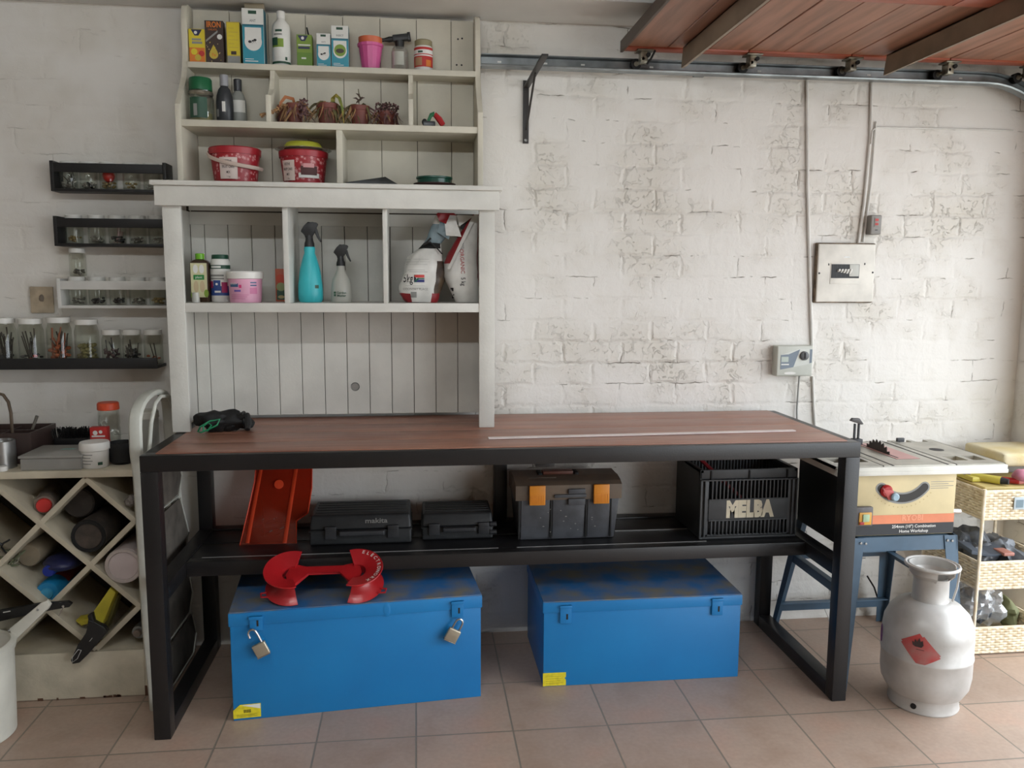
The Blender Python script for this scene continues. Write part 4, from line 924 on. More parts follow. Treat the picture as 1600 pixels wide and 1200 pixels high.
t2 = thing('lidded_tub', 'shallow clear tub with a lime green lid on top of the red cake bucket', 'tub', (c[0], c[1], tz+0.0005))
b = B(); b.lathe((0,0,0), [(0, 0), (r1*.8, 0), (r1*.84, .004), (r1*1.16, .006), (r1*1.16, .007), (r1*.86, .0075), (r1*.84, .010)], M_pet, 36, cap=False); b.build('clear_dish', t2)
b = B(); b.lathe((0,0,0), [(r1*.72, .010), (r1*.80, .010), (r1*.80, .015), (r1*.70, .028), (r1*.64, .031), (0, .031)], mat('lime_plastic', (186, 188, 58), 0.4), 36); b.build('lid', t2)
# seed tray and dishes
p = at(580, 284, y=-0.15)
M_tray = mat('black_tray', (26, 30, 30), 0.45)
P0 = at(543, 288, y=-0.235); 
b = B((at(580, 288, y=-0.17).x, -0.17, ZC)); xl, xm, xr = at(541, 287, y=-0.2).x, at(603, 280, y=-0.17).x, at(628, 288, y=-0.2).x
zt_ = 0.0265
b.hexa([(xl, -0.235, ZC+0.0005), (xr-0.012, -0.235, ZC+0.0005), (xr-0.012, -0.08, ZC+0.001), (xl, -0.08, ZC+0.001), (xl, -0.235, ZC+0.004), (xm, -0.225, ZC+zt_), (xm, -0.085, ZC+zt_), (xl, -0.08, ZC+0.004)], M_tray, 0.001)
tag(b.build('seed_tray'), 'thin black plastic tray wedge lying flat on the third shelf', 'tray')
x, w_, h = span(646, 712, 284, ZC, -0.16)
b = B((x, -0.16, ZC)); r = w_/2; b.lathe((x, -0.16, ZC), [(0, 0), (r*.78, 0), (r*.95, .006), (r, .010), (r, .012), (r*.93, .010), (r*.76, .004), (0, .004)], mat('brown_saucer', (58, 34, 32), 0.45), 40); tag(b.build('plant_saucer'), 'dark brown plastic plant saucer under the green dish', 'saucer')
x, w_, h = span(650, 707, 270, ZC+.0045, -0.16); r = w_/2
b = B((x, -0.16, ZC+.0045)); b.lathe((x, -0.16, ZC+.0045), [(0, 0), (r*.90, 0), (r*.93, .022), (r, .024), (r, .030), (r*.90, .030), (r*.87, .022), (r*.85, .003), (0, .003)], mat('green_dish', (22, 78, 62), 0.28), 40); tag(b.build('plant_saucer'), 'dark green plastic dish stacked on the brown saucer', 'saucer')

# ---- compartments of the hutch
yy = -0.20
x, w_, h = span(297, 327, 396, ZD, yy)
t = thing('plant_food_bottle', 'square brown bottle with pale leafy label and lime green cap', 'bottle', (x, yy, ZD)); M_brb = mat('brown_bottle', (58, 40, 26), 0.3)
b = B(); b.loft([((0,0,0), w_*.48, .022), ((0,0,.003), w_*.5, .024), ((0,0,h*.80), w_*.5, .024), ((0,0,h*.85), w_*.4, .02), ((0,0,h*.88), w_*.2, .011), ((0,0,h*.90), w_*.2, .011)], M_brb, 28, ex=5); b.build('bottle_body', t)
b = B(); b.lathe((0,0,0), [(w_*.23, h*.88), (w_*.24, h*.99), (w_*.21, h), (0, h)], mat('lime_cap', (110, 176, 40), 0.4), 20); b.build('cap', t)
def qf(b, w, x0, z0, x1, z1, m, off, y=-.0245): b.quad((w*x0-w/2, y, z0), w*(x1-x0), z1-z0, m, off=off)
b = B(); qf(b, w_, .08, h*.10, .92, h*.80, mat('label_straw', (206, 202, 160), 0.5), .0003); qf(b, w_, .22, h*.46, .78, h*.56, mat('label_mid_green', (40, 126, 60), 0.5), .0008)
for sx_ in (-.16, .16): b.disc((w_*sx_, -.0245, h*.32), w_*.13, mat('leaf_beige', (196, 176, 140), 0.5), off=.0006, ry=h*.12); b.disc((w_*sx_, -.0245, h*.68), w_*.13, M_label, off=.0006, ry=h*.09)
b.disc((w_*.36, -.0245, h*.18), w_*.12, P_grn, off=.0007, ry=h*.08); b.disc((-w_*.38, -.0245, h*.14), w_*.08, P_grn, off=.0007, ry=h*.06)
b.text('plant', h*.07, (0, -.0245, h*.51), M_label, ext=.0012); b.build('front_label', t)
x, w_, h = span(299, 312, 457, ZD, -0.262)
b = B((x, -.262, ZD)); b.lathe((x, -.262, ZD), [(w_*.5, 0), (w_*.42, h), (w_*.38, h), (w_*.45, .002)], M_frost, 18, cap=False); tag(b.build('measuring_cup'), 'tiny clear upturned measuring cup at the front of the hutch shelf', 'cup')
x, w_, h = span(328, 359, 398, ZD, -0.19); r = w_/2
t = thing('nutrient_bottle', 'white bottle with blue and pink label and dark green cap', 'bottle', (x, -.19, ZD))
b = B(); b.lathe((0,0,0), [(0, 0), (r*.92, 0), (r, .004), (r, h*.78), (r*.96, h*.84), (r*.86, h*.90), (r*.8, h*.91)], M_whitep, 30); b.build('bottle_body', t)
b = B(); b.lathe((0,0,0), [(r*.80, h*.905), (r*.84, h*.92), (r*.82, h*.99), (r*.76, h), (0, h)], mat('deep_green_cap', (18, 70, 50), 0.45), 30); b.build('cap', t)
b = B()
lab(b, M_label, 0, 0, r, -175, -5, h*.12, h*.78); lab(b, P_dg, 0, 0, r, -175, -5, h*.70, h*.78, .001); lab(b, mat('label_blue', (40, 70, 132), 0.5), 0, 0, r, -175, -5, h*.14, h*.34, .001); lab(b, mat('label_magenta', (160, 40, 90), 0.5), 0, 0, r, -175, -125, h*.30, h*.44, .0014); lab(b, mat('label_magenta', (160, 40, 90), 0.5), 0, 0, r, -75, -40, h*.20, h*.42, .0014); lab(b, mat('label_blue', (40, 70, 132), 0.5), 0, 0, r, -122, -80, h*.30, h*.46, .0016)
lab(b, P_grey, 0, 0, r, -150, -60, h*.54, h*.58, .001); lab(b, P_grey, 0, 0, r, -150, -60, h*.48, h*.51, .001); lab(b, M_label, 0, 0, r, -115, -80, h*.20, h*.24, .002); lab(b, M_label, 0, 0, r, -135, -75, h*.72, h*.76, .002); b.disc((r*math.cos(math.radians(-101)), r*math.sin(math.radians(-101)), h*.38), r*.12, M_label, off=.004)
b.build('wrap_label', t)
x, w_, h = span(354, 411, 424, ZD, -0.235); r = w_/2
t = thing('pink_tub', 'round pink plastic tub with a white lid in front of the white bottle', 'tub', (x, -.235, ZD))
M_pnk = mat('pale_pink_plastic', (226, 166, 192), 0.42)
b = B(); b.lathe((0,0,0), [(0, 0), (r*.84, 0), (r*.86, .004), (r*.93, h*.80)], M_pnk, 36); b.build('tub_body', t)
b = B(); b.lathe((0,0,0), [(r*.94, h*.76), (r*1.0, h*.77), (r*1.02, h*.96), (r*.97, h), (0, h*.99)], M_whitep, 36); b.build('lid', t)
M_bub = mat('label_slate_blue', (62, 96, 136), 0.5); M_hot = mat('label_hot_pink', (216, 60, 120), 0.5)
b = B(); rr_ = r*.90; lab(b, M_bub, 0, 0, rr_, -140, -104, h*.50, h*.72, .0006); b.text('vanish', h*.10, (-122, h*.61), M_label, wrap=(0, 0, rr_+.003)); lab(b, M_hot, 0, 0, rr_, -101, -92, h*.47, h*.57, .0006); lab(b, mat('label_violet', (110, 90, 170), 0.5), 0, 0, rr_, -120, -95, h*.35, h*.41, .0006)
lab(b, M_bub, 0, 0, rr_, -62, -38, h*.62, h*.66, .001); lab(b, M_bub, 0, 0, rr_, -62, -38, h*.53, h*.57, .001); lab(b, mat('label_rose', (206, 120, 160), 0.5), 0, 0, rr_, -64, -36, h*.28, h*.48, .0002)
for k in range(3): lab(b, mat('label_rose', (206, 120, 160), 0.5), 0, 0, rr_*.985, -135, -80+6*k, h*(.12+.06*k), h*(.135+.06*k), .0010)
b.build('printed_label', t)
x, w_, h = span(430, 447, 420, ZD, -0.12)
t = thing('seed_packet', 'orange and green seed packet standing left of the first divider', 'packet', (x, -.12, ZD))
b = B(); b.box(-w_/2, w_/2, -.004, .004, 0, h, mat('packet_orange', (196, 96, 66), 0.5), .001); b.build('packet', t)
b = B(); b.quad((-w_*.4, -.0045, h*.05), w_*.8, h*.3, P_dg); b.disc((0, -.0045, h*.70), w_*.4, mat('tomato_red', (206, 78, 50), 0.5), ry=h*.14, off=.0006); b.disc((0, -.0045, h*.45), w_*.42, mat('pale_leaf', (150, 160, 110), 0.6), ry=h*.13, off=.0008); b.disc((0, -.0045, h*.14), w_*.3, P_tan, ry=h*.05, off=.001); b.build('picture', t)
# spray bottles
def trigger(t, z, s, m, flip=1):
    b = B(); b.M = Matrix.Translation((0, 0, z)) @ Matrix.Scale(s, 4)
    b.lathe((0,0,0), [(.017, 0), (.016, .012), (.013, .020), (.011, .038)], m, 20)
    b.prism([(-.012, -.009, .028), (.010, -.009, .028), (.013, -.009, .045), (.024, -.009, .062), (.030, -.009, .074), (.024, -.009, .080), (.012, -.009, .078), (-.002, -.009, .082), (-.014, -.009, .070), (-.024, -.009, .056), (-.026, -.009, .048), (-.015, -.009, .044)], (0, .018, 0), m, .003)
    b.build('spray_head', t)
    b = B(); b.M = Matrix.Translation((0, 0, z)) @ Matrix.Scale(s, 4)
    b.prism([(.016, -.005, .064), (.026, -.005, .060), (.032, -.005, .038), (.040, -.005, .018), (.036, -.005, .015), (.026, -.005, .030), (.018, -.005, .046)], (0, .010, 0), m, .002); b.build('trigger', t)
x, w_, h = span(464, 503, 385, ZD, -0.20); r = w_/2
M_turq = mat('turquoise_plastic', (52, 178, 186), 0.42, var=0.03)
t = thing('spray_bottle', 'tall turquoise spray bottle with a black trigger head', 'spray bottle', (x, -.20, ZD))
b = B(); b.lathe((0,0,0), [(0, 0), (r*.86, 0), (r*.98, .008), (r, h*.16), (r*.97, h*.32), (r*.82, h*.58), (r*.56, h*.80), (r*.42, h*.88), (r*.46, h*.96), (r*.40, h)], M_turq, 36); b.build('bottle_body', t)
b = B(); b.patch((0,0,0), r, -62, -42, h*.25, h*.31, P_dg, off=-.0002); b.build('logo_print', t)
trigger(t, h-.002, 1.06, M_black)
x, w_, h = span(516, 549, 415, ZD, -0.20); r = w_/2
t = thing('spray_bottle', 'small clear spray bottle with a black trigger head', 'spray bottle', (x, -.20, ZD))
b = B(); b.lathe((0,0,0), [(0, 0), (r*.9, 0), (r, .006), (r*.98, h*.35), (r*.85, h*.62), (r*.48, h*.82), (r*.36, h*.92), (r*.36, h)], M_frost, 32, cap=False); b.build('bottle_body', t)
b = B(); b.quad((-r*.62, -r*.98, h*.17), r*.20, r*.20, P_dg, off=.002); b.quad((-r*.62, -r*.98, h*.17+r*.24), r*.20, r*.20, P_dg, off=.002); b.text('Garden', r*.30, (r*.10, -r*.98, h*.20+r*.22), P_dg, bold=.02, ext=.002); b.text('Master', r*.30, (r*.10, -r*.98, h*.17+r*.05), P_dg, bold=.02, ext=.002); b.build('printed_name', t)
trigger(t, h-.001, .92, M_black)

# ---- soil bags in the right compartment
M_bagw = mat('bag_white', (214, 212, 206), 0.45, var=0.06, vscale=12, bump=0.5, bscale=25); M_bagr = mat('bag_crimson', (140, 28, 34), 0.45, bump=0.5, bscale=25)
M_bagk = mat('bag_dark_photo', (56, 44, 38), 0.5, vscale=25, rgb2=(96, 78, 56), bump=0.5, bscale=25); M_bagb = mat('bag_dull_teal', (112, 130, 136), 0.45, bump=0.5, bscale=25)
def bag(name, label, rows, yy, hyf, mf, nz, seed, cat='bag'):
    P = [(at(l, py, y=yy), at(r, py, y=yy), hy) for py, l, r, hy in rows]
    cx = (P[0][0].x+P[0][1].x)/2; t = thing(name, label, cat, (cx, yy, ZD))
    secs = []
    for k, (a, c, hy) in enumerate(P):
        z = max(0.001, (a.z+c.z)/2-ZD) if k else 0.001
        secs.append(((((a.x+c.x)/2-cx), 0, z), (c.x-a.x)/2, hy))
    # densify
    S = []
    for i in range(len(secs)-1):
        for q in range(3):
            f = q/3; a, c = secs[i], secs[i+1]; S.append((tuple(a[0][j]*(1-f)+c[0][j]*f for j in range(3)), a[1]*(1-f)+c[1]*f, a[2]*(1-f)+c[2]*f))
    S.append(secs[-1])
    b = B(); b.loft(S, M_bagw, 40, ex=2.5, nz=nz, nf=14, mf=mf, seed=seed); body = b.build('bag_body', t, smooth=60)
    if seed: pass
    return t, body, cx
def mf1(i, k):
    a = k/40*360
    if i <= 2: return M_bagr if (a > 290 or a < 235) else M_bagw
    if i < 11 and (a > 297 or a < 60): return M_bagk
    if 15 <= i <= 17: return M_dark if a < 330 else M_bagw
    if 18 <= i <= 23: return M_bagb
    if i >= 27: return M_bagr
    return M_bagw
t, body, cx = bag('soil_bag', 'plump white soil bag with a flag and 5kg print, top twisted over', [(470, 634, 682, .040), (458, 627, 689, .052), (440, 625, 694, .058), (420, 629, 695, .056), (402, 638, 693, .046), (389, 654, 691, .030), (380, 663, 690, .018), (366, 668, 702, .014), (350, 674, 716, .015), (337, 681, 712, .012), (333, 684, 708, .008)], -0.20, 1, mf1, .13, 3)
b = B().on(body); L0 = at(630, 441, y=-.2)
def bx(px, py): p = at(px, py, y=-.255); return p.x-cx, p.z-ZD
x0, z0 = bx(633, 441); x1, z1 = bx(643, 430)
b.text('5kg', .040, (x0+.010, 0, (z0+z1)/2), M_ink, bold=.012, sx=.60, ext=0)
b.build('weight_print', t)
b = B().on(body, .0003); fx, fz = bx(647, 441); fw, fh = .036, .026
M_fg, M_fb, M_fr, M_fy = mat('flag_green', (22, 92, 66), 0.5), mat('flag_blue', (40, 50, 110), 0.5), mat('flag_red', (190, 50, 44), 0.5), mat('flag_gold', (214, 170, 60), 0.5)
b.gq(fx, fx+fw, fz+fh*.62, fz+fh, M_fr, 8, 2); b.gq(fx, fx+fw, fz, fz+fh*.38, M_fb, 8, 2); b.gq(fx, fx+fw, fz+fh*.38, fz+fh*.62, M_label, 8, 2); b.lift = .0008
b.gq(fx+fw*.3, fx+fw, fz+fh*.42, fz+fh*.58, M_fg, 6, 1)
for sg in (1, -1):
    b.F([b.V((fx, 0, fz+fh*.5+sg*fh*.5)), b.V((fx+fw*.12, 0, fz+fh*.5+sg*fh*.5)), b.V((fx+fw*.46, 0, fz+fh*.5+sg*fh*.08)), b.V((fx+fw*.30, 0, fz+fh*.5-sg*fh*.05))], M_fg)
b.lift = .0012; b.F([b.V((fx, 0, fz+fh*.16)), b.V((fx+fw*.24, 0, fz+fh*.5)), b.V((fx, 0, fz+fh*.84))], M_ink)
b.build('flag_print', t)
b = B().on(body, .0002)
for py_, wd, hh in ((425, 34, .0012), (422, 30, .001), (447, 30, .001), (450, 28, .0008), (405, 36, .0008), (409, 38, .0008), (413, 34, .0008)):
    a_, c_ = bx(634, py_); e_, _ = bx(634+wd, py_); b.gq(a_, e_, c_, c_+hh, P_grey, 6, 1)
a_, c_ = bx(650, 452); b.text('COUNTRY PLACE', .011, (a_-.002, 0, c_), P_grey, ext=0); b.gq(*[bx(642, 463)[0], bx(651, 463)[0]], bx(642, 465)[1], bx(642, 456)[1], P_grey, 4, 4)
b.build('small_print', t)
# tied strap and hanging folded mouth
p = lambda px, py, y: at(px, py, y=y) - t.location
b = B()
def sheet(P, m, n=6):
    """crumpled quadrilateral sheet with a little thickness"""
    A, Bq, Cq, D = [Vector(q) for q in P]; G = {}
    for i in range(n+1):
        for j in range(n+1):
            u_, v_ = i/n, j/n; q = (A*(1-u_)+Bq*u_)*(1-v_)+(D*(1-u_)+Cq*u_)*v_
            q = q + Vector((0, 1, .2))*0.006*noise.noise(q*40+Vector((n, 0, 3))); G[i, j] = (b.V(q), b.V(q+Vector((0, .0012, 0))))
    for s_ in (0, 1):
        for i in range(n):
            for j in range(n):
                f = [G[i, j][s_], G[i+1, j][s_], G[i+1, j+1][s_], G[i, j+1][s_]]; b.F(f if s_ == 0 else f[::-1], m)
    for i in range(n):
        b.F([G[i, 0][0], G[i, 0][1], G[i+1, 0][1], G[i+1, 0][0]], m); b.F([G[i, n][0], G[i+1, n][0], G[i+1, n][1], G[i, n][1]], m); b.F([G[0, i][0], G[0, i+1][0], G[0, i+1][1], G[0, i][1]], m); b.F([G[n, i][0], G[n, i][1], G[n, i+1][1], G[n, i+1][0]], m)
sheet([p(683, 363, -.226), p(701, 374, -.232), p(712, 347, -.224), p(690, 340, -.22)], M_bagb)
sheet([p(697, 368, -.236), p(721, 370, -.24), p(712, 343, -.23), p(694, 343, -.228)], M_bagw)
sheet([p(686, 345, -.23), p(697, 350, -.232), p(704, 333.5, -.225), p(682, 333.5, -.224)], M_bagr)
b.build('folded_mouth', t)
b = B(); b.tube([p(661, 383, -.232), p(672, 378, -.236), (p(683, 388, -.240)), p(691, 397, -.236)], .005, M_ink, 6, flat=.5); b.tube([p(664, 381, -.232), p(673, 372, -.228)], .0035, M_ink, 6); b.build('tie', t)
def mf2(i, k):
    a = k/40*360
    if a < 40 or a > 330: return M_bagr if i > 2 else M_bagw
    if 8 < i < 26 and 165 < a < 238: return M_bagr
    return M_bagw
t, body, cx = bag('compost_bag', 'upright white compost bag with crimson sides and vertical lettering, by the right post', [(471, 712, 748, .032), (455, 702, 749, .042), (432, 694, 749, .045), (412, 693, 748, .042), (395, 701, 747, .036), (376, 712, 747, .028), (358, 723, 747, .020), (344, 732, 747, .013), (335, 739, 747, .006)], -0.205, 1, mf2, .07, 9)
b = B().on(body)
def bx2(px, py): p_ = at(px, py, y=-.245); return p_.x-cx, p_.z-ZD
a_, c_ = bx2(722, 412); b.text('ORGANIC', .020, (a_, 0, c_+.008), mat('bag_text_red', (164, 60, 60), 0.5), R=(.05, 0, -1), U=(1, 0, .05), bold=.008, ext=0, sx=.95)
a_, c_ = bx2(723.5, 440); b.text('5 kg', .022, (a_, 0, c_), M_ink, R=(.05, 0, -1), U=(1, 0, .05), bold=.008, ext=0, sx=.8)
a_, c_ = bx2(722, 383); b.text('100%', .018, (a_, 0, c_), P_grey, R=(.05, 0, -1), U=(1, 0, .05), bold=.008, ext=0, sx=.8)
b.build('vertical_lettering', t)
b = B().on(body); a_, c_ = bx2(706, 455); b.gq(a_-.004, a_+.006, c_, c_+.012, M_ink, 2, 3); b.gq(a_+.002, a_+.009, c_-.026, c_-.010, M_ink, 2, 3); b.build('side_print', t)
b = B(); p = lambda px, py, y: at(px, py, y=y) - t.location
sheet([p(699, 420, -.252), p(703, 421, -.256), p(745, 338, -.225), p(738, 338, -.225)], M_bagw)
sheet([p(717, 354, -.222), p(729, 346, -.224), p(741, 337, -.222), p(715, 336, -.218)], M_bagw)
sheet([p(719, 356, -.214), p(727, 362, -.214), p(740, 340, -.213), p(724, 340, -.212)], M_dark)
b.build('folded_mouth', t)

# ================================================================== things on the bench top
t = thing('garden_gloves', 'crumpled black garden gloves with bright green trim on the bench corner', 'gloves', (*at(341, 675, z=.9045).xy, .9040), 0); t.scale = (1.3, 1.15, 1.15)
r_ = random.Random(11)
b = B(); b.blob((0.0, .02, .028), .060, .042, .029, M_dark, .5, 24, 34, 18, seed=4); b.blob((0.035, .035, .022), .040, .030, .022, M_dark, .5, 34, 24, 14, seed=8); b.build('glove', t)
b = B()
for k in range(5):
    a = -.6+k*.32; b.tube([(0.02, .02, .022), (0.035+.010*k, .03-.006*k, .046+.004*(k % 2)), (0.055+.006*k, .035-.012*k, .026), (0.068+.003*k, .030-.015*k, .012)], [.010, .011, .010, .007], M_black, 8)
b.build('glove', t)
M_gtrim = mat('green_trim', (20, 128, 84), 0.5)
b = B(); b.tube([(-.046, -.022, .006), (-.038, -.030, .022), (-.014, -.026, .038), (.010, -.022, .042), (.004, -.030, .026), (-.018, -.034, .014), (-.036, -.034, .006)], .0024, M_gtrim, 6, closed=True)
b.tube([(-.020, -.034, .010), (-.010, -.030, .026), (-.018, -.028, .034), (-.030, -.031, .024), (-.030, -.034, .012)], .0022, M_gtrim, 6, closed=True); b.build('green_trim', t, label='bright green edging')

# ================================================================== things on the lower shelf
ZS = 0.4815
# orange drill-bit pouch
t = thing('tool_pouch', 'translucent orange plastic pouch leaning against the wall at the shelf\'s left end', 'pouch', (.28, -.22, ZS))
M_opvc = glass('orange_pvc', (200, 70, 34), 0.12, 0.15, cloudy=0.30, cl=(190, 62, 34)); M_osol = mat('orange_trim', (222, 72, 36), 0.4)
def pq(px, py):
    # pouch plane leans back from y=-.23 at the shelf to y=-.085 at z=.78
    lo, hi = -.5, .5
    P_ = None
    for y in [(-.26+.002*k) for k in range(100)]:
        q = at(px, py, y=y); yp = -.230+.145*(q.z-ZS)/(.78-ZS)
        if y >= yp: P_ = q; break
    return (P_ if P_ else at(px, py, y=-.1)) - t.location
out = [pq(376, 850), pq(388, 800), pq(399, 750), pq(402, 716), pq(489, 716), pq(488, 760), pq(482, 800), pq(464, 812), pq(464, 850)]
b = B(); b.prism(out, (0, -.016, 0), M_opvc, .003); b.build('pouch_body', t)
b = B(); o3 = [Vector(q)+Vector((0, -.017, 0)) for q in out]; b.tube(o3, .0022, M_osol, 6, closed=True); b.build('piping', t)
b = B()
for A_, C_ in (((412, 716), (388, 846)), ((466, 716), (446, 846))): b.tube([pq(*A_)+Vector((0, -.019, 0)), pq((A_[0]+C_[0])/2, 780)+Vector((0, -.020, 0)), pq(*C_)+Vector((0, -.019, 0))], .0075, M_osol, 6, flat=.25)
b.build('reinforcing_band', t)
b = B(); c = pq(437, 755); b.lathe(c+Vector((0, -.017, 0)), [(.017, 0), (.016, .004), (0, .005)], M_osol, 24, (0, -1, .4)); b.build('press_stud', t)
b = B(); r_ = random.Random(5)
for k in range(11):
    a_ = pq(r_.uniform(400, 440), r_.uniform(812, 838)); d_ = Vector((r_.uniform(.02, .05), 0, r_.uniform(.002, .02))); b.tube([a_+Vector((0, -.008, 0)), a_+d_+Vector((0, -.008, 0))], .0014, M_screw, 5)
b.tube([pq(409, 775)+Vector((0, -.009, 0)), pq(414, 838)+Vector((0, -.009, 0))], .0018, M_screw, 5)
b.build('loose_bits', t)['kind'] = 'stuff'

# power tool cases
M_case = mat('dark_tool_case', (40, 42, 44), 0.5, bump=0.25, bscale=90, var=0.1, vscale=14)
def tool_case(label, x0, x1, y0, y1, h, latches, hand, word=None):
    t = thing('tool_case', label, 'tool case', ((x0+x1)/2, (y0+y1)/2, ZS), 0); w_, d_ = (x1-x0)/2, (y1-y0)/2
    b = B(); b.box(-w_, w_, -d_, d_, 0, h*.52, M_case, .008, 3); b.box(-w_-.002, w_+.002, -d_-.003, d_, h*.47, h*.51, M_case, .002)
    b.build('base_shell', t)
    b = B(); b.hexa([(-w_, -d_, h*.53), (w_, -d_, h*.53), (w_, d_, h*.53), (-w_, d_, h*.53), (-w_*.97, -d_*.82, h), (w_*.97, -d_*.82, h), (w_*.97, d_, h*1.0), (-w_*.97, d_, h*1.0)], M_case, .008, 3)
    for k in range(5): b.box(-w_*.9, w_*.9, -d_*.55+k*d_*.3, -d_*.55+k*d_*.3+.010, h-.002, h+.0025, M_case, .001)
    b.build('lid_shell', t)
    for lx in latches: b = B(); b.box(lx-.020, lx+.020, -d_-.009, -d_+.002, h*.22, h*.66, M_char, .003); b.box(lx-.016, lx+.016, -d_-.011, -d_-.008, h*.50, h*.60, M_char, .001); b.build('latch', t)
    b = B(); hx0, hx1 = hand; b.box(hx0, hx1, -d_-.020, -d_-.006, h*.34, h*.52, M_char, .005, 3); b.box(hx0, hx0+.014, -d_-.010, -d_+.002, h*.34, h*.52, M_char, .002); b.box(hx1-.014, hx1, -d_-.010, -d_+.002, h*.34, h*.52, M_char, .002); b.build('handle', t)
    if word: b = B(); b.text(word, .024, (.055, -d_*.905, h*.78), P_grey, U=(0, .16*d_/(h*.47)*1.1, 1), bold=.02, ext=.003, sx=1.25); b.build('lettering', t)
    return t
tool_case('longer dark power tool case with pale lettering on its lid, beside the orange pouch', .435, .795, -.285, -.075, .105, (-.105, .115), (-.075, .085), 'makita')
t = tool_case('smaller dark tool case next to the bench centre post', .832, 1.092, -.265, -.075, .095, (-.085, .095), (-.055, .065))
b = B(); 
for z in (.025, .055): b.cyl((.118, -.095, z), (.142, -.095, z), .009, M_char, seg=14)
b.build('end_lug', t)['kind'] = 'stuff'
b = B((.812, -.25, ZS+.035)); 
# toolbox
x0, x1 = 1.168, 1.560
t = thing('toolbox', 'dark grey toolbox with two orange latches on the lower bench shelf', 'toolbox', ((x0+x1)/2, -.20, ZS)); w_ = (x1-x0)/2; d_ = .105
M_tb = mat('toolbox_grey', (74, 76, 81), 0.5, var=0.1, vscale=16, bump=0.15, bscale=60); M_tlid = mat('toolbox_lid', (92, 82, 72), 0.6, vscale=10, rgb2=(112, 96, 80), bump=0.15, bscale=60); M_lat = mat('orange_latch', (226, 142, 34), 0.42)
b = B(); H0 = .160
b.hexa([(-w_*.90, -d_*.92, 0), (w_*.88, -d_*.92, 0), (w_*.88, d_*.92, 0), (-w_*.90, d_*.92, 0), (-w_*.97, -d_, H0), (w_*.97, -d_, H0), (w_*.97, d_, H0), (-w_*.97, d_, H0)], M_tb, .006)
for x in (-w_*.93, -w_*.33, w_*.33, w_*.80): b.box(x-.003, x+.003, -d_-.003, -d_+.004, .006, H0-.005, M_dark, .001)
for x0_, x1_ in ((-w_*.89, -w_*.36), (-w_*.30, w_*.30), (w_*.36, w_*.78)): b.hexa([(x0_, -d_*.92-.004, .008), (x1_, -d_*.92-.004, .008), (x1_, -d_*.9, .008), (x0_, -d_*.9, .008), (x0_, -d_-.004, H0-.006), (x1_, -d_-.004, H0-.006), (x1_, -d_*.9, H0-.006), (x0_, -d_*.9, H0-.006)], M_tb, .002)
r_ = random.Random(8)
for k in range(14): b.disc((r_.uniform(-.6, .5)*w_, -d_-.0045, r_.uniform(.03, .12)), r_.uniform(.0015, .004), P_grey, ry=.0015, off=.0004, n=8)
b.build('box_body', t)
b = B(); zz = H0+.002
prof = [(-d_-.006, zz-.012), (-d_-.008, zz+.044), (-d_*.80, zz+.054), (-d_*.35, zz+.062), (d_*.5, zz+.064), (d_+.002, zz+.050), (d_+.004, zz-.004), (d_-.004, zz-.004), (-d_+.002, zz-.012)]
b.prism([(-w_, y, z) for y, z in prof], (2*w_, 0, 0), M_tlid, .004)
b.box(-w_*.28, w_*.32, -d_-.014, -d_-.004, zz-.002, zz+.010, M_tb, .002); b.box(-w_*.02, w_*.30, -d_-.016, -d_-.004, zz-.030, zz-.006, M_tb, .003); b.box(-w_*.02, w_*.30, -d_-.016, -d_-.004, zz+.012, zz+.030, M_tb, .003)
b.box(-w_*.72, -w_*.2, -d_*.55, -d_*.5, zz+.055, zz+.060, M_tlid, .001)
b.build('lid', t)
for x in (-w_*.60, w_*.60):
    b = B(); b.box(x-.029, x+.029, -d_-.020, -d_-.008, zz-.026, zz+.046, M_lat, .003)
    for k in range(9): b.box(x-.025+.0058*k, x-.023+.0058*k, -d_-.0212, -d_-.0195, zz-.022, zz+.010, M_lat, .0004)
    b.build('latch', t, label='orange latch')
b = B(); b.box(-w_*.42, w_*.16, -.022, .020, zz+.060, zz+.074, mat('brown_handle', (104, 56, 40), 0.5), .004); b.build('carry_handle', t, label='reddish brown recessed handle')
b = B(); b.box(-w_*.52, -w_*.44, -.030, .030, zz+.050, zz+.070, M_dark, .004); b.box(w_*.18, w_*.26, -.030, .030, zz+.050, zz+.070, M_dark, .004); b.build('handle_recess', t)['kind'] = 'stuff'

# crate
M_cr = mat('crate_plastic', (66, 68, 70), 0.45, var=0.06, vscale=20); M_cr2 = mat('crate_dark', (34, 35, 36), 0.5)
x0, x1, y0, y1, ch = 1.842, 2.214, -.345, -.075, .257
t = thing('plastic_crate', 'black slatted plastic crate lettered MELBA on the right end of the shelf', 'crate', ((x0+x1)/2, (y0+y1)/2, ZS)); w_, d_ = (x1-x0)/2, (y1-y0)/2
b = B(); b.box(-w_, w_, -d_, d_, 0, .008, M_cr2, .002); b.build('crate_floor', t)
for sg in (-1, 1):
    b = B(); xa = sg*w_; b.box(min(xa, xa-sg*.006), max(xa, xa-sg*.006), -d_, d_, .008, ch, M_cr2, .001)
    for k in range(10): yy_ = -d_+.012+k*(2*d_-.03)/9; b.box(min(xa-sg*.010, xa-sg*.004), max(xa-sg*.010, xa-sg*.004), yy_, yy_+.005, .02, ch-.03, M_cr, .001)
    b.box(min(xa, xa+sg*-.014), max(xa, xa+sg*-.014), -d_, d_, ch-.012, ch, M_cr, .002)
    b.build('side_wall', t)
b = B(); b.box(-w_, w_, d_-.006, d_, .008, ch, M_cr2, .001)
for k in range(26): xx = -w_+.02+k*(2*w_-.045)/25; b.box(xx, xx+.005, d_-.012, d_-.005, .02, ch-.02, mat('crate_light_rib', (92, 96, 100), 0.4), .001)
b.box(-w_, w_, d_-.014, d_, ch-.012, ch, M_cr, .002); b.build('back_wall', t)
b = B(); yf = -d_
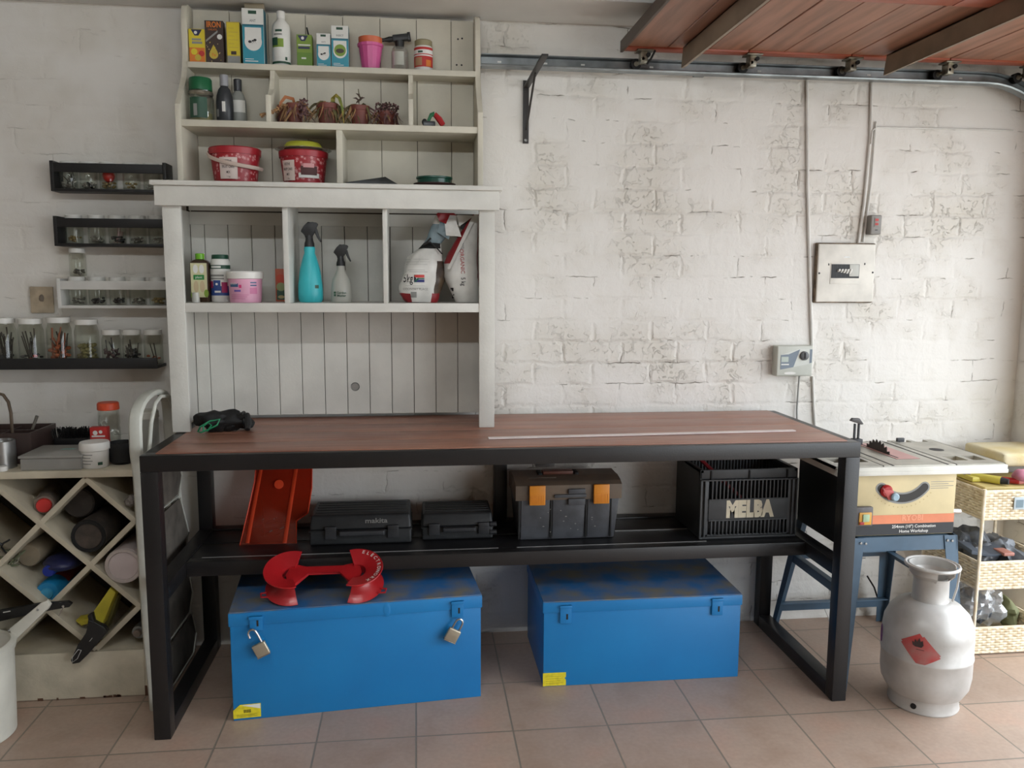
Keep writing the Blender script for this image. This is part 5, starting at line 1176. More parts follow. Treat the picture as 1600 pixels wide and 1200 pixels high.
b.box(-w_, w_, yf, yf+.012, ch-.034, ch, M_cr, .002)             # top rim
b.box(-w_, w_, yf-.010, yf+.004, ch-.040, ch-.035, M_cr, .001)
for x in (-w_*.78, 0, w_*.78): b.box(x-.0025, x+.0025, yf-.005, yf+.002, ch-.035, ch-.003, M_dark)
b.box(-w_+.01, w_-.01, yf, yf+.006, .004, .014, M_cr, .001); b.box(-w_, w_, yf-.010, yf+.004, .000, .008, M_cr, .002)
for x in (-w_, -w_+.016, w_-.022, w_-.006): b.box(x, x+.006, yf-.010, yf+.006, .005, ch-.036, M_cr, .001)
b.box(-w_, -w_+.034, yf, yf+.005, .005, ch-.035, M_cr, .001); b.box(w_-.034, w_, yf, yf+.005, .005, ch-.035, M_cr, .001)
b.box(-w_+.034, w_-.034, yf-.004, yf+.003, .070, .146, M_cr, .002); b.box(-w_+.034, w_-.034, yf-.008, yf+.002, .144, .149, M_cr, .001); b.box(-w_+.034, w_-.034, yf-.008, yf+.002, .066, .071, M_cr, .001)
for k in range(20):
    xx = -w_+.044+k*(2*w_-.094)/19
    b.box(xx, xx+.005, yf-.006, yf+.006, .148, ch-.034, M_cr, .001); b.box(xx, xx+.005, yf-.006, yf+.006, .012, .068, M_cr, .001)
b.build('front_wall', t)
b = B(); b.text('MELBA', .082, (.004, yf-.0042, .107), mat('crate_lettering', (232, 222, 196), 0.5), bold=.07, sx=.72, ext=.0006); b.build('lettering', t)
t2 = thing('red_bar', 'red bar leaning diagonally inside the black crate', 'bar', (1.93, -.22, ZS+.12)); c = Vector(t2.location)
b = B(); b.tube([Vector((1.848, -.17, .80))-c+Vector((.022, 0, -.03)), Vector((2.04, -.30, .60))-c], .010, mat('dull_red', (150, 30, 40), 0.45), 8, flat=.7); b.build('bar', t2)
r_ = random.Random(2)
t3 = B((2.03, -.22, ZS+.009)); t3.box(1.875, 2.185, -.315, -.10, ZS+.009, ZS+.060, M_cr2, .01)
for k in range(60): t3.blob((r_.uniform(1.90, 2.16), r_.uniform(-.31, -.24), ZS+r_.uniform(.03, .075)), r_.uniform(.005, .012), .008, r_.uniform(.004, .010), (M_soil, M_bagk, M_char)[k % 3], .5, 60, 7, 5, seed=k)
tag(t3.build('crate_contents'), 'jumble of dark brown scraps lying in the bottom of the crate', 'scraps')['kind'] = 'stuff'

# ================================================================== table saw on its stand
M_sawc = mat('saw_cream', (214, 196, 150), 0.45, var=0.05, vscale=6); M_tabl = mat('saw_table_alloy', (176, 172, 160), 0.38, metal=0.35, var=0.06, vscale=12); M_tabw = mat('saw_table_edge', (222, 220, 210), 0.4)
M_stand = mat('blue_grey_stand', (72, 96, 116), 0.42, var=0.06); M_sor = mat('saw_orange', (226, 136, 96), 0.5); M_slot = mat('slot_dark', (52, 50, 48), 0.7)
t = thing('table_saw', 'cream table saw with grey alloy table and toothed blade standing on its blue grey stand', 'table saw', (2.49, -.42, .548)); O = t.location.copy()
bx0, bx1, by0, by1, bz0, bz1 = 2.312, 2.682, -.575, -.205, .549, .765
b = B(O); b.box(bx0, bx1, by0, by1, bz0, bz1, M_sawc, .004)
b.build('cabinet', t)
b = B(O); b.box(2.288, bx0, by0+.03, by1, .500, bz1, mat('motor_cover_black', (24, 24, 26), 0.5), .004); b.build('motor_cover', t)
b = B(O); yf = by0-.0004
def fq(u0, u1, v0, v1, m, off=.0004): b.quad((bx0+(bx1-bx0)*u0, yf, bz0+(bz1-bz0)*v0), (bx1-bx0)*(u1-u0), (bz1-bz0)*(v1-v0), m, off=off)
fq(.17, 1.0, .19, .335, M_sor); fq(.0, 1.0, .01, .19, mat('saw_band_black', (40, 42, 46), 0.5))
b.text('RYOBI', .028, (bx0+(bx1-bx0)*.58, yf, bz0+.060), mat('faded_orange_print', (240, 160, 122), 0.5), bold=.03, ext=.001)
b.text('254mm (10") Combination', .0150, (bx0+(bx1-bx0)*.60, yf, bz0+.030), M_label, bold=.015, ext=.001); b.text('Home Workshop', .0150, (bx0+(bx1-bx0)*.60, yf, bz0+.013), M_label, bold=.015, ext=.001)
for k in range(4): fq(.74, .97-.05*(k % 2), .86-.035*k, .868-.035*k, P_grey)
# curved slot
def arcband(a0, a1, r0, r1, m, off, cx_, cz_, n=18):
    y = yf-off; P = []
    for i in range(n+1):
        a = math.radians(a0+(a1-a0)*i/n); P.append((b.V((cx_+r0*math.cos(a), y, cz_+r0*math.sin(a))), b.V((cx_+r1*math.cos(a), y, cz_+r1*math.sin(a)))))
    for i in range(n): b.F([P[i][0], P[i+1][0], P[i+1][1], P[i][1]], m)
cx_, cz_ = bx0+.172, bz0+.235
arcband(218, 322, .084, .124, P_grey, .0004, cx_, cz_); arcband(220, 320, .090, .118, M_slot, .0008, cx_, cz_)
for a_ in (220, 320):
    b.disc((cx_+.104*math.cos(math.radians(a_)), yf, cz_+.104*math.sin(math.radians(a_))), .0200, P_grey, off=.00035); b.disc((cx_+.104*math.cos(math.radians(a_)), yf, cz_+.104*math.sin(math.radians(a_))), .0142, M_slot, off=.0009)
for k in range(15): 
    a = math.radians(222+7*k); b.disc((cx_+.136*math.cos(a), yf, cz_+.136*math.sin(a)), .0022, M_tan if False else P_tan, n=6)
b.build('front_print', t)
b = B(O); hx, hz = cx_-.062, cz_-.098
b.lathe((hx, yf, hz+.022), [(.022, 0), (.022, .006), (.016, .012), (0, .012)], M_red, 20, (0, -1, 0)); b.prism([(hx-.018, yf-.004, hz+.030), (hx+.020, yf-.004, hz+.026), (hx+.030, yf-.004, hz-.004), (hx+.004, yf-.004, hz-.008)], (0, -.010, 0), mat('faded_red_grip', (190, 84, 80), 0.5), .003)
b.lathe((hx+.024, yf-.010, hz+.004), [(.014, 0), (.014, .012), (.010, .015), (0, .015)], mat('knob_face_blue', (150, 176, 190), 0.35), 20, (0, -1, 0)); b.build('tilt_handle', t)
b = B(O); sx0, sx1, sz0, sz1 = bx0-.004, bx0+.058, bz0+.040, bz0+.108
b.box(sx0, sx1, yf-.018, yf, sz0, sz1, mat('switch_grey', (96, 92, 92), 0.5), .004); b.box(sx0+.010, sx1-.006, yf-.022, yf-.016, sz0+.006, sz1-.018, mat('switch_amber', (216, 160, 60), 0.4), .003); b.box(sx0+.022, sx1-.016, yf-.026, yf-.020, sz0+.018, sz1-.024, mat('switch_green', (170, 196, 160), 0.4), .002); b.box(sx0+.012, sx0+.028, yf-.0245, yf-.020, sz0+.008, sz0+.018, M_red, .001); b.build('power_switch', t)
b = B(O); b.cyl((bx1, -.50, .608), (bx1+.075, -.50, .604), .0095, M_chrome, seg=14); b.build('crank_shaft', t)
b = B(O); b.lathe((bx1, -.52, .645), [(.010, 0), (.014, .006), (.014, .012), (.006, .016), (0, .016)], M_label, 14, (1, 0, 0)); b.build('white_knob', t)
# table: centre plate with blade slot and two webbed wings
tx0, tx1, ty0, ty1, tz0, tz1 = 2.225, 2.850, -.590, -.190, .770, .800
cxa, cxb = 2.400, 2.665
b = B(O); b.box(cxa, cxb, ty0, ty1, tz0+.004, tz1, M_tabl, .002)
for x in (cxa+.03, cxb-.035): b.box(x, x+.008, ty0-.0005, ty1, tz1-.001, tz1+.0006, M_slot)
b.build('table_centre', t)
def wing(x0, x1, cells):
    b = B(O); z0, z1 = tz1-.010, tz1
    # strips around square through-holes
    xs_ = sorted({x0, x1} | {c[0] for c in cells} | {c[1] for c in cells}); ys_ = sorted({ty0, ty1} | {c[2] for c in cells} | {c[3] for c in cells})
    for i in range(len(xs_)-1):
        for j in range(len(ys_)-1):
            mx_, my_ = (xs_[i]+xs_[i+1])/2, (ys_[j]+ys_[j+1])/2
            if any(c[0] < mx_ < c[1] and c[2] < my_ < c[3] for c in cells): continue
            b.box(xs_[i], xs_[i+1], ys_[j], ys_[j+1], z0, z1, M_tabl)
    for c in cells:
        for q in ((c[0]-.002, c[0], c[2], c[3]), (c[1], c[1]+.002, c[2], c[3]), (c[0], c[1], c[2]-.002, c[2]), (c[0], c[1], c[3], c[3]+.002)): b.box(q[0], q[1], q[2], q[3], tz0, z0, M_tabl)
    b.box(x0, x0+.004, ty0, ty1, tz0, z1, M_tabw); b.box(x1-.004, x1, ty0, ty1, tz0, z1, M_tabw)
    return b.build('table_wing', t)
wing(tx0, cxa, [(tx0+.03, tx0+.085, ty0+.06, ty0+.13), (tx0+.105, tx0+.155, ty0+.06, ty0+.13), (tx0+.03, tx0+.085, ty0+.33, ty0+.40), (tx0+.105, tx0+.155, ty0+.33, ty0+.40)])
wing(cxb, tx1, [(cxb+.030, cxb+.085, ty0+.055, ty0+.125), (cxb+.105, cxb+.155, ty0+.055, ty0+.125), (cxb+.030, cxb+.080, ty0+.38, ty0+.42), (cxb+.100, cxb+.150, ty0+.38, ty0+.42)])
b = B(O); b.lathe((cxb+.085, ty0+.235, tz1), [(.026, .0006), (.022, .0008), (0, .0008)], M_slot, 20, cap=False); b.build('wing_hole', t)
b = B(O); b.box(tx0, tx1, ty0-.012, ty0, tz0-.001, tz1-.003, M_tabw, .002); b.box(tx0, tx1, ty0-.016, ty0-.011, tz0-.001, tz0+.012, M_tabw, .001); b.build('front_rail', t)
b = B(O); b.prism([(2.503, -.500, tz1+.0006), (2.590, -.500, tz1+.0006), (2.590, -.225, tz1+.0006), (2.503, -.225, tz1+.0006)], (0, 0, .001), mat('faded_pink_insert', (196, 150, 144), 0.5)); b.box(2.513, 2.520, -.485, -.24, tz1+.001, tz1+.002, M_dark); b.build('blade_insert', t)
b = B(O); cxb_, cy_, cz2, R2 = 2.516, -.355, tz1-.070, .112; P = []
n = 30
for k in range(n):
    a0_, a1_ = 2*PI*k/n, 2*PI*(k+.28)/n; a2_, a3_ = 2*PI*(k+.55)/n, 2*PI*(k+1)/n
    P += [(R2*math.cos(a0_), R2*math.sin(a0_)), ((R2-.004)*math.cos(a1_), (R2-.004)*math.sin(a1_)), ((R2-.013)*math.cos(a2_), (R2-.013)*math.sin(a2_))]
P = P[::-1]
b.prism([(cxb_-.0012, cy_+y, cz2+z) for y, z in P], (.0024, 0, 0), mat('dark_blade', (66, 58, 52), 0.4, metal=0.5)); b.build('saw_blade', t)
b = B(O); q0 = at(1349, 697, y=-.22); q1 = at(1337, 662, y=-.22)
for dx in (-.008, .008): b.box(2.500+dx-.0025, 2.500+dx+.0025, -.235, -.225, tz1, .880, M_char)
b.prism([(2.470, -.238, .892), (2.478, -.238, .903), (2.506, -.238, .902), (2.524, -.238, .880), (2.516, -.238, .877), (2.488, -.238, .886)], (0, .014, 0), mat('guard_grey', (84, 82, 80), 0.5), .002)
b.box(2.485, 2.520, -.245, -.215, tz1, tz1+.022, M_char, .003); b.build('blade_guard_post', t)
b = B(O); b.box(tx1-.16, tx1-.13, -.20, -.188, tz1-.002, tz1+.014, M_char, .002); b.build('rear_clamp', t)
# power cord
b = B(at(1300, 960, y=-.03)); c = b.o.copy(); b.tube([at(1295, 905, y=-.10), at(1300, 930, y=-.08), at(1288, 950, y=-.05), at(1296, 968, y=-.04), at(1292, 1002-28, y=-.03)], .003, mat('white_cord', (206, 204, 198), 0.5), 6); tag(b.build('power_cord'), 'pale cord hanging behind the saw stand down to the floor', 'cord')
b = B(at(1370, 930, y=-.06)); b.tube([at(1355, 900, y=-.06), at(1366, 918, y=-.06), at(1373, 940, y=-.06), at(1376, 965, y=-.05)], .0035, M_black, 6); tag(b.build('power_cord'), 'black cord hanging down the wall behind the saw stand', 'cord')
# stand
t = thing('saw_stand', 'blue grey pressed steel stand with splayed legs under the table saw', 'stand', (2.49, -.40, 0)); O = t.location.copy()
T4 = [(2.300, -.585), (2.694, -.585), (2.694, -.200), (2.300, -.200)]; F4 = [(2.270, -.612), (2.735, -.625), (2.765, -.060), (2.270, -.060)]
def legp(i, z): f = z/.545; return Vector((F4[i][0]*(1-f)+T4[i][0]*f, F4[i][1]*(1-f)+T4[i][1]*f, z))
for i in range(4):
    b = B(O); sx_ = 1 if i in (0, 3) else -1; sy_ = 1 if i in (0, 1) else -1
    for A_ in ((sx_*.050, 0, 0, sy_*.003), (0, sy_*.050, sx_*.003, 0)):
        lo, hi = legp(i, 0), legp(i, .545); sc = .62
        P = []
        for q, s_ in ((lo, sc), (hi, 1.0)):
            P.append([q, q+Vector((A_[0]*s_, A_[1]*s_, 0)), q+Vector((A_[0]*s_+A_[2], A_[1]*s_+A_[3], 0)), q+Vector((A_[2], A_[3], 0))])
        b.hexa(P[0]+P[1], M_stand, .0008, 1)
    b.build('leg', t)
def brace(i, j, z0, z1, name):
    b = B(O); sgx = 0; 
    A0, A1 = legp(i, z0), legp(i, z1); B0, B1 = legp(j, z0), legp(j, z1); ctr = Vector((2.49, -.4, 0))
    nrm = ((A0+B0)/2-ctr); nrm.z = 0; nrm = (Vector((0, 1, 0)) if abs((B0-A0).x) > abs((B0-A0).y) else Vector((1, 0, 0))); 
    mid = (A0+B0)/2-ctr; nrm = nrm*(-1 if mid.dot(nrm) > 0 else 1)
    d = nrm*.004; e = nrm*.0065; ins = nrm*.030
    b.hexa([A0+d, B0+d, B0+e, A0+e, A1+d, B1+d, B1+e, A1+e], M_stand); b.hexa([A1+d-Vector((0,0,.003)), B1+d-Vector((0,0,.003)), B1+ins-Vector((0,0,.003)), A1+ins-Vector((0,0,.003)), A1+d, B1+d, B1+ins, A1+ins], M_stand)
    b.build(name, t)
for i, j in ((0, 1), (1, 2), (3, 2), (0, 3)): brace(i, j, .495, .545, 'top_rail'); 
for i, j in ((1, 2), (3, 2), (0, 3)): brace(i, j, .318, .348, 'cross_brace')
brace(3, 2, .075, .120, 'lower_brace')
for x, z in ((2.335, .528), (2.353, .526), (2.655, .528), (2.673, .526)):
    b = B(O); b.lathe((x, -.5885, z), [(.0048, 0), (.004, .0025), (0, .003)], M_screw, 10, (0, -1, 0)); b.build('bolt', t)

# ================================================================== wicker trolley
M_wick = mat('wicker', (236, 224, 200), 0.7, vscale=40, rgb2=(212, 194, 162), bump=0.2, bscale=150); M_wickd = mat('wicker_shade_side', (176, 152, 118), 0.7, vscale=40, bump=0.4, bscale=150)
t = thing('wicker_trolley', 'three tier woven wicker basket stand at the right end of the wall', 'basket stand', (3.08, -.235, 0)); O = t.location.copy()
wx0, wx1, wy0, wy1 = 2.930, 3.235, -.395, -.070
def basket(z0, z1, name='basket'):
    b = B(O); rows = int((z1-z0)/.0098); pit = .017; seq = []
    nx, ny = int((wx1-wx0)/pit), int((wy1-wy0)/pit)
    for r__ in range(rows):
        z = z0+.005+(z1-z0-.010)*r__/(rows-1); P = []; ph = r__ % 2
        for k in range(nx): P.append((wx0+(wx1-wx0)*k/nx, wy0+(.0034 if (k+ph) % 2 else -.0034), z))
        for k in range(ny): P.append((wx1+(-.0034 if (k+ph) % 2 else .0034), wy0+(wy1-wy0)*k/ny, z))
        for k in range(nx): P.append((wx1-(wx1-wx0)*k/nx, wy1+(-.0034 if (k+ph) % 2 else .0034), z))
        for k in range(ny): P.append((wx0+(.0034 if (k+ph) % 2 else -.0034), wy1-(wy1-wy0)*k/ny, z))
        b.tube(P, .0050, M_wick, 6, closed=True)
    b.box(wx0+.003, wx1-.003, wy0+.003, wy1-.003, z0, z0+.006, M_wick)
    for x0_, x1_, y0_, y1_ in ((wx0+.001, wx1-.001, wy0+.001, wy0+.003), (wx0+.001, wx1-.001, wy1-.003, wy1-.001), (wx0+.001, wx0+.003, wy0, wy1), (wx1-.003, wx1-.001, wy0, wy1)): b.box(x0_, x1_, y0_, y1_, z0, z1-.004, M_wick)
    b.tube([(wx0-.002, wy0-.002, z1), (wx1+.002, wy0-.002, z1), (wx1+.002, wy1+.002, z1), (wx0-.002, wy1+.002, z1)], .0055, M_wick, 6, closed=True)
    b.tube([(wx0-.002, wy0-.002, z0+.003), (wx1+.002, wy0-.002, z0+.003), (wx1+.002, wy1+.002, z0+.003), (wx0-.002, wy1+.002, z0+.003)], .0045, M_wick, 6, closed=True)
    return b.build(name, t)
basket(.006, .108); basket(.262, .368); basket(.535, .645)
for x in (wx0-.006, wx1+.006):
    for y in (wy0-.006, wy1+.006):
        b = B(O); b.tube([(x+.022 if x > 3 else x-.000, y, 0), (x, y, .30), (x, y, .655)] if False else [(x, y, 0), (x, y, .655)], .0062, M_wick, 8); b.build('cane_post', t)
b = B(O); b.box(3.045, 3.115, wy0-.010, wy0-.0075, .575, .622, mat('tag_grey_blue', (178, 190, 196), 0.5), .001); b.quad((3.052, wy0-.0102, .582), .030, .030, mat('tag_print', (110, 130, 140), 0.6)); b.build('tag', t)
# contents (tops)
M_ycl = mat('tool_yellow', (208, 194, 84), 0.45); M_ygr = mat('tray_yellow', (194, 174, 112), 0.5)
b = B((3.08, -.23, .620)); b.hexa([(2.945, -.375, .640), (3.22, -.375, .640), (3.22, -.09, .640), (2.945, -.09, .640), (2.945, -.375, .655), (3.22, -.375, .655), (3.22, -.09, .655), (2.945, -.09, .655)], M_ygr, .003); b.box(2.955, 3.21, -.365, -.10, .545, .640, mat('basket_filling', (120, 104, 96), 0.8), .01); tag(b.build('tray'), 'shallow yellow tray filling the top wicker basket', 'tray')
def hand_tube(name, label, A_, C_, r, m, m2, cat):
    t_ = thing(name, label, cat, A_); A_ = Vector(A_); C_ = Vector(C_); d = C_-A_
    b = B(); b.tube([Vector((0,0,0)), d*.5, d], [r*.8, r, r], m, 12); b.build('body', t_); b = B(); b.tube([d*1.001, d*1.22], [r*.95, r*.7], m2, 12); b.build('tip', t_); return t_
hand_tube('caulk_tube', 'yellow tube with a black end lying in the top basket', (2.955, -.25, .672), (3.03, -.345, .672), .0155, M_ycl, M_ink, 'tube')
hand_tube('screwdriver', 'red and pink screwdriver handle lying right of the yellow tube', (3.045, -.31, .669), (3.10, -.352, .669), .012, M_red, mat('pink_grip', (206, 130, 130), 0.5), 'tool')
b = B((2.96, -.27, .68)); b.box(2.946, 2.990, -.30, -.20, .6565, .676, M_ycl, .006); b.blob((2.965, -.235, .682), .026, .035, .012, mat('mauve_cloth', (150, 138, 150), 0.7), .4, 40, seed=2); tag(b.build('yellow_cloth_bundle'), 'yellow and mauve bundle at the left of the top basket', 'bundle')
b = B((3.12, -.34, .66)); b.blob((3.120, -.345, .690), .045, .030, .028, mat('dusty_pink', (168, 104, 122), 0.6, vscale=20), .25, 22, 24, 14, seed=5); b.blob((3.165, -.335, .685), .035, .028, .026, mat('dusty_pink', (168, 104, 122), 0.6), .3, 30, seed=9); tag(b.build('pink_bag'), 'crumpled dusty pink bag behind the yellow tube', 'bag')
M_foam = mat('yellowed_foam', (206, 196, 166), 0.85, vscale=6, rgb2=(196, 176, 124), bump=0.4, bscale=80)
b = B((3.12, -.14, .735)); b.box(3.070, 3.320, -.30, -.065, .712, .765, M_foam, .018, 4); b.box(3.06, 3.29, -.16, -.08, .6565, .712, mat('grey_box', (120, 116, 112), 0.7), .004); tag(b.build('foam_pad'), 'thick yellowed foam pad lying on top of the wicker stand', 'foam pad')
M_bagd = mat('dark_polythene', (70, 74, 80), 0.28, vscale=14, rgb2=(110, 114, 120), bump=0.8, bscale=30)
b = B((3.07, -.2, .37)); b.blob((3.03, -.19, .345), .085, .11, .075, M_bagd, .55, 16, 28, 16, seed=3); b.blob((3.15, -.20, .34), .07, .10, .06, M_bagd, .55, 18, 26, 14, seed=13); tag(b.build('polythene_bag'), 'crumpled dark grey plastic bag in the middle basket', 'bag')
b = B((3.0, -.3, .37)); b.prism([(2.945, -.33, .395), (3.03, -.33, .372), (3.11, -.33, .378), (3.10, -.33, .372), (3.02, -.33, .364), (2.945, -.33, .378)], (0, .10, .012), mat('slate_rubber', (84, 92, 104), 0.5), .003); b.box(3.07, 3.115, -.345, -.28, .370, .384, mat('dull_pink_tip', (190, 130, 116), 0.5), .005); tag(b.build('trowel'), 'flat slate grey tool with a dull pink end in the middle basket', 'tool')
M_clr = glass('crinkled_clear_bag', (232, 234, 236), .25, .12, cloudy=.28, cl=(214, 216, 218))
t = thing('clear_bag', 'clear plastic bag of dark grey stuff in the bottom basket', 'bag', (3.05, -.23, .06)); O2 = t.location.copy()
b = B(O2); b.blob((3.035, -.23, .130), .072, .09, .062, mat('slate_lumps', (74, 80, 88), 0.7, bump=.5, bscale=60), .3, 24, 24, 14, seed=6); b.build('contents', t)
b = B(O2); b.blob((3.045, -.235, .150), .092, .105, .078, M_clr, .42, 20, 34, 20, seed=7); b.build('clear_wrap', t)
b = B((3.18, -.2, .05)); b.blob((3.185, -.22, .095), .036, .07, .055, mat('olive_cloth', (110, 112, 76), 0.8), .4, 30, seed=4); tag(b.build('olive_cloth'), 'olive green cloth at the right of the bottom basket', 'cloth')

# ================================================================== step ladder by the rack
M_lad = mat('ladder_white_paint', (196, 196, 186), 0.45, var=0.05, vscale=12); M_tread = mat('ladder_tread', (104, 98, 90), 0.6, var=0.1, vscale=20, bump=.2, bscale=200)
t = thing('step_ladder', 'folded white steel step ladder with dark treads, between the rack and the workbench', 'ladder', (-.055, -.28, 0)); O = t.location.copy()
def rail(P, r, name, fl=1.8): b = B(O); b.tube(P, r, M_lad, 8, flat=fl); return b.build(name, t)
hp = []
for i in range(13):
    a = PI*i/12; hp.append((-.055, -.352-.172*math.cos(a), .960+.085*math.sin(a)**.8))
rail([(-.052, -.480, 0), (-.055, -.502, .30), (-.056, -.506, .80), (-.056, -.524, .88)]+hp[:]+[(-.056, -.172, .88), (-.055, -.150, .70), (-.05, -.07, .02)], .0115, 'front_frame')
b = B(O); b.tube([(-.030, -.455, 0), (-.032, -.474, .45), (-.033, -.478, .86), (-.033, -.440, .96), (-.033, -.39, 1.015), (-.033, -.33, 1.03), (-.033, -.25, 1.02), (-.033, -.20, .97), (-.033, -.19, .86)], .0065, M_lad, 8); b.build('inner_tube', t)
for z0, z1, yl0, yr0, yl1, yr1 in ((.665, .850, -.46, -.150, -.46, -.215), (.440, .640, -.46, -.100, -.46, -.185), (.200, .412, -.46, -.085, -.46, -.150), (.03, .170, -.46, -.060, -.46, -.100)):
    b = B(O); b.prism([(-.036, yl0, z0), (-.036, yr0-.05, z0-.006), (-.036, yr0, z0+.05), (-.036, yr1, z1), (-.036, yl1, z1)], (.006, 0, 0), M_tread); tr = b.build('tread', t)
    b = B(O); b.tube([(-.028, yl0, z0-.004), (-.028, yr0-.05, z0-.010), (-.028, yr0+.002, z0+.05), (-.028, yr1+.003, z1)], .003, M_lad, 5); b.build('tread_edge', tr)
b = B(O)
for z in (.62, .66, .70, .74): b.box(-.0415, -.0395, -.512, -.500, z, z+.018, M_ink)
b.build('sticker_text', t)['kind'] = 'stuff'

# ================================================================== lattice rack cabinet
M_rin = mat('rack_cream', (198, 188, 166), 0.6, var=0.06, vscale=8, bump=.2, bscale=80)
t = thing('wine_rack', 'cream painted wooden cabinet with diamond lattice wine rack front', 'wine rack', (-.56, -.21, 0)); O = t.location.copy()
ry0, ry1 = -.380, -.030; rx0, rx1 = -1.05, -.100; ztop = .771
b = B(O); b.box(rx0-.01, rx1+.006, ry0-.008, ry1+.01, ztop, .795, M_rin, .003); b.build('worktop', t)
b = B(O); b.box(rx1-.016, rx1, ry0, ry1, 0, ztop, M_rin, .002); b.build('side_panel', t)
b = B(O); b.box(rx0, rx0+.016, ry0, ry1, 0, ztop, M_rin, .002); b.build('side_panel', t)
b = B(O); b.box(rx0+.016, rx1-.016, ry0, ry0+.016, 0.002, .1655, M_rin, .002); b.build('plinth', t)
b = B(O); b.box(rx0+.016, rx1-.016, ry0+.0165, ry1, .150, .165, M_rin, .002); b.build('floor_board', t)
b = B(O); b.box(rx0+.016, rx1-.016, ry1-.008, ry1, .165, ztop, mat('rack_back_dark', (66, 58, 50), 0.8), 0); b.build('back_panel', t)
b = B(O)
r_ = random.Random(6)
for k in range(9): x = r_.uniform(-.50, -.14); b.box(x, x+r_.uniform(.006, .02), ry0-.0012, ry0+.004, 0, r_.uniform(.004, .010), mat('brown_chip', (92, 62, 44), 0.8))
b.box(-.118, -.106, ry0-.0012, ry0+.003, .0, .036, mat('brown_chip', (92, 62, 44), 0.8)); b.build('chipped_paint', t)['kind'] = 'stuff'
ND = .150
def latt(x0, z0, x1, z1):
    up = .0012 if z1 > z0 else 0
    th = .0085; d = Vector((x1-x0, 0, z1-z0)).normalized(); n_ = Vector((-d.z, 0, d.x))*th; A_, C_ = Vector((x0, ry0+.002+up, z0)), Vector((x1, ry0+.002+up, z1))
    b = B(O); b.prism([A_-n_, C_-n_, C_+n_, A_+n_], (0, ry1-ry0-.02, 0), M_rin, .001); b.build('lattice_board', t)
NZ = [.765, .615, .467, .318, .172]; NX = [-.27-.15*k for k in range(-1, 6)]   # -.12 .. -1.02
# down-right boards
latt(-.27, .765, -.122, .617); latt(-.57, .765, -.27+.15, .318); latt(-.87, .765, -.27, .172); latt(-1.02, .617, -.57, .172); latt(-1.02, .318, -.87, .172)
# up-right boards (split at crossings by a slight offset in depth is not needed: they are housed into each other)
latt(-.27, .172, -.122, .318); latt(-.57, .172, -.122, .617); latt(-.87, .172, -.27, .765); latt(-1.02, .318, -.57, .765); latt(-1.02, .617, -.87, .765)
# goods in the rack, lying front to back
def endon(name, label, px, py, y, r, L_, m, cap=None, capr=.5, capL=.02, cat='bottle', tilt=0, rim=None):
    c = at(px, py, y=y); t_ = thing(name, label, cat, tuple(c)); d = Vector((math.sin(tilt), math.cos(tilt), 0))
    b = B(); b.lathe((0,0,0), [(0, 0), (r*.90, 0), (r, .006), (r, L_-.004), (r*.9, L_)], m, 28, tuple(d)); b.build('body', t_)
    if cap: b = B(); b.lathe(tuple(-d*capL), [(0, 0), (r*capr*.92, 0), (r*capr, .003), (r*capr, capL), (r*capr*1.1, capL+.002)], cap, 22, tuple(d)); b.build('cap', t_)
    if rim: b = B(); b.lathe(tuple(-d*.002), [(r*.78, .001), (r*.82, -.003), (r*.98, -.003), (r*1.02, .004)], rim, 28, tuple(d), cap=False); b.build('rim', t_)
    return t_
M_tin = mat('spray_tin', (150, 138, 128), 0.35, metal=.5, var=.1, vscale=20)
endon('spray_can', 'spray can with a red cap lying in the upper left diamond', 69, 789, -.345, .033, .2, M_tin, mat('red_cap', (190, 44, 40), 0.45), .72, .012, 'spray can', -.25)
endon('dark_jar', 'round dark brown jar end in the top diamond, upper one', 122, 786, -.30, .052, .2, mat('dark_umber', (48, 42, 38), 0.55, bump=.3), cat='jar')
endon('dark_jar', 'round dark jar end with worn centre in the top diamond, lower one', 138, 838, -.36, .055, .2, mat('dark_umber_worn', (56, 50, 46), 0.6, vscale=30, rgb2=(80, 70, 62)), rim=M_dark, cat='jar')
endon('white_jar', 'pale pinkish white round jar end lying in the right diamond', 193, 884, -.37, .060, .22, mat('pinkish_white', (206, 192, 190), 0.5, var=.04), cat='jar', rim=mat('pinkish_rim', (190, 178, 172), 0.5))
endon('spray_can', 'silver spray can nozzle end in the lower right diamond', 216, 988, -.34, .024, .2, M_galv, M_tin, .55, .012, 'spray can', .15)
endon('paint_pot', 'small cream pot lying in the middle left diamond', 45, 868, -.30, .040, .15, mat('old_cream_pot', (140, 128, 108), 0.6, var=.1), cat='pot')
endon('blue_bottle', 'bottle with a bright blue lid lying lowest in the middle left diamond', 74, 927, -.33, .040, .2, mat('cyan_lid', (30, 128, 178), 0.35), mat('cyan_lid2', (60, 150, 190), 0.3), .5, .006)
endon('red_bottle', 'dull red bottle end tucked behind the bright blue lid', 90, 912, -.26, .034, .2, mat('dull_red_brown', (140, 60, 48), 0.5))
t2 = endon('navy_bottle', 'navy bottle with a royal blue cap in the middle left diamond', 75, 893, -.345, .020, .03, mat('royal_blue', (28, 48, 140), 0.4)); c = t2.location.copy()
b = B(); b.M = Matrix.Identity(4); b.blob((.025, .08, .012), .060, .09, .028, mat('navy_plastic', (36, 40, 78), 0.35), .15, 20, 24, 14); b.build('bottle_body', t2)
b = B(at(20, 860, y=-.30)); r_ = random.Random(9); cc = at(14, 862, y=-.28)
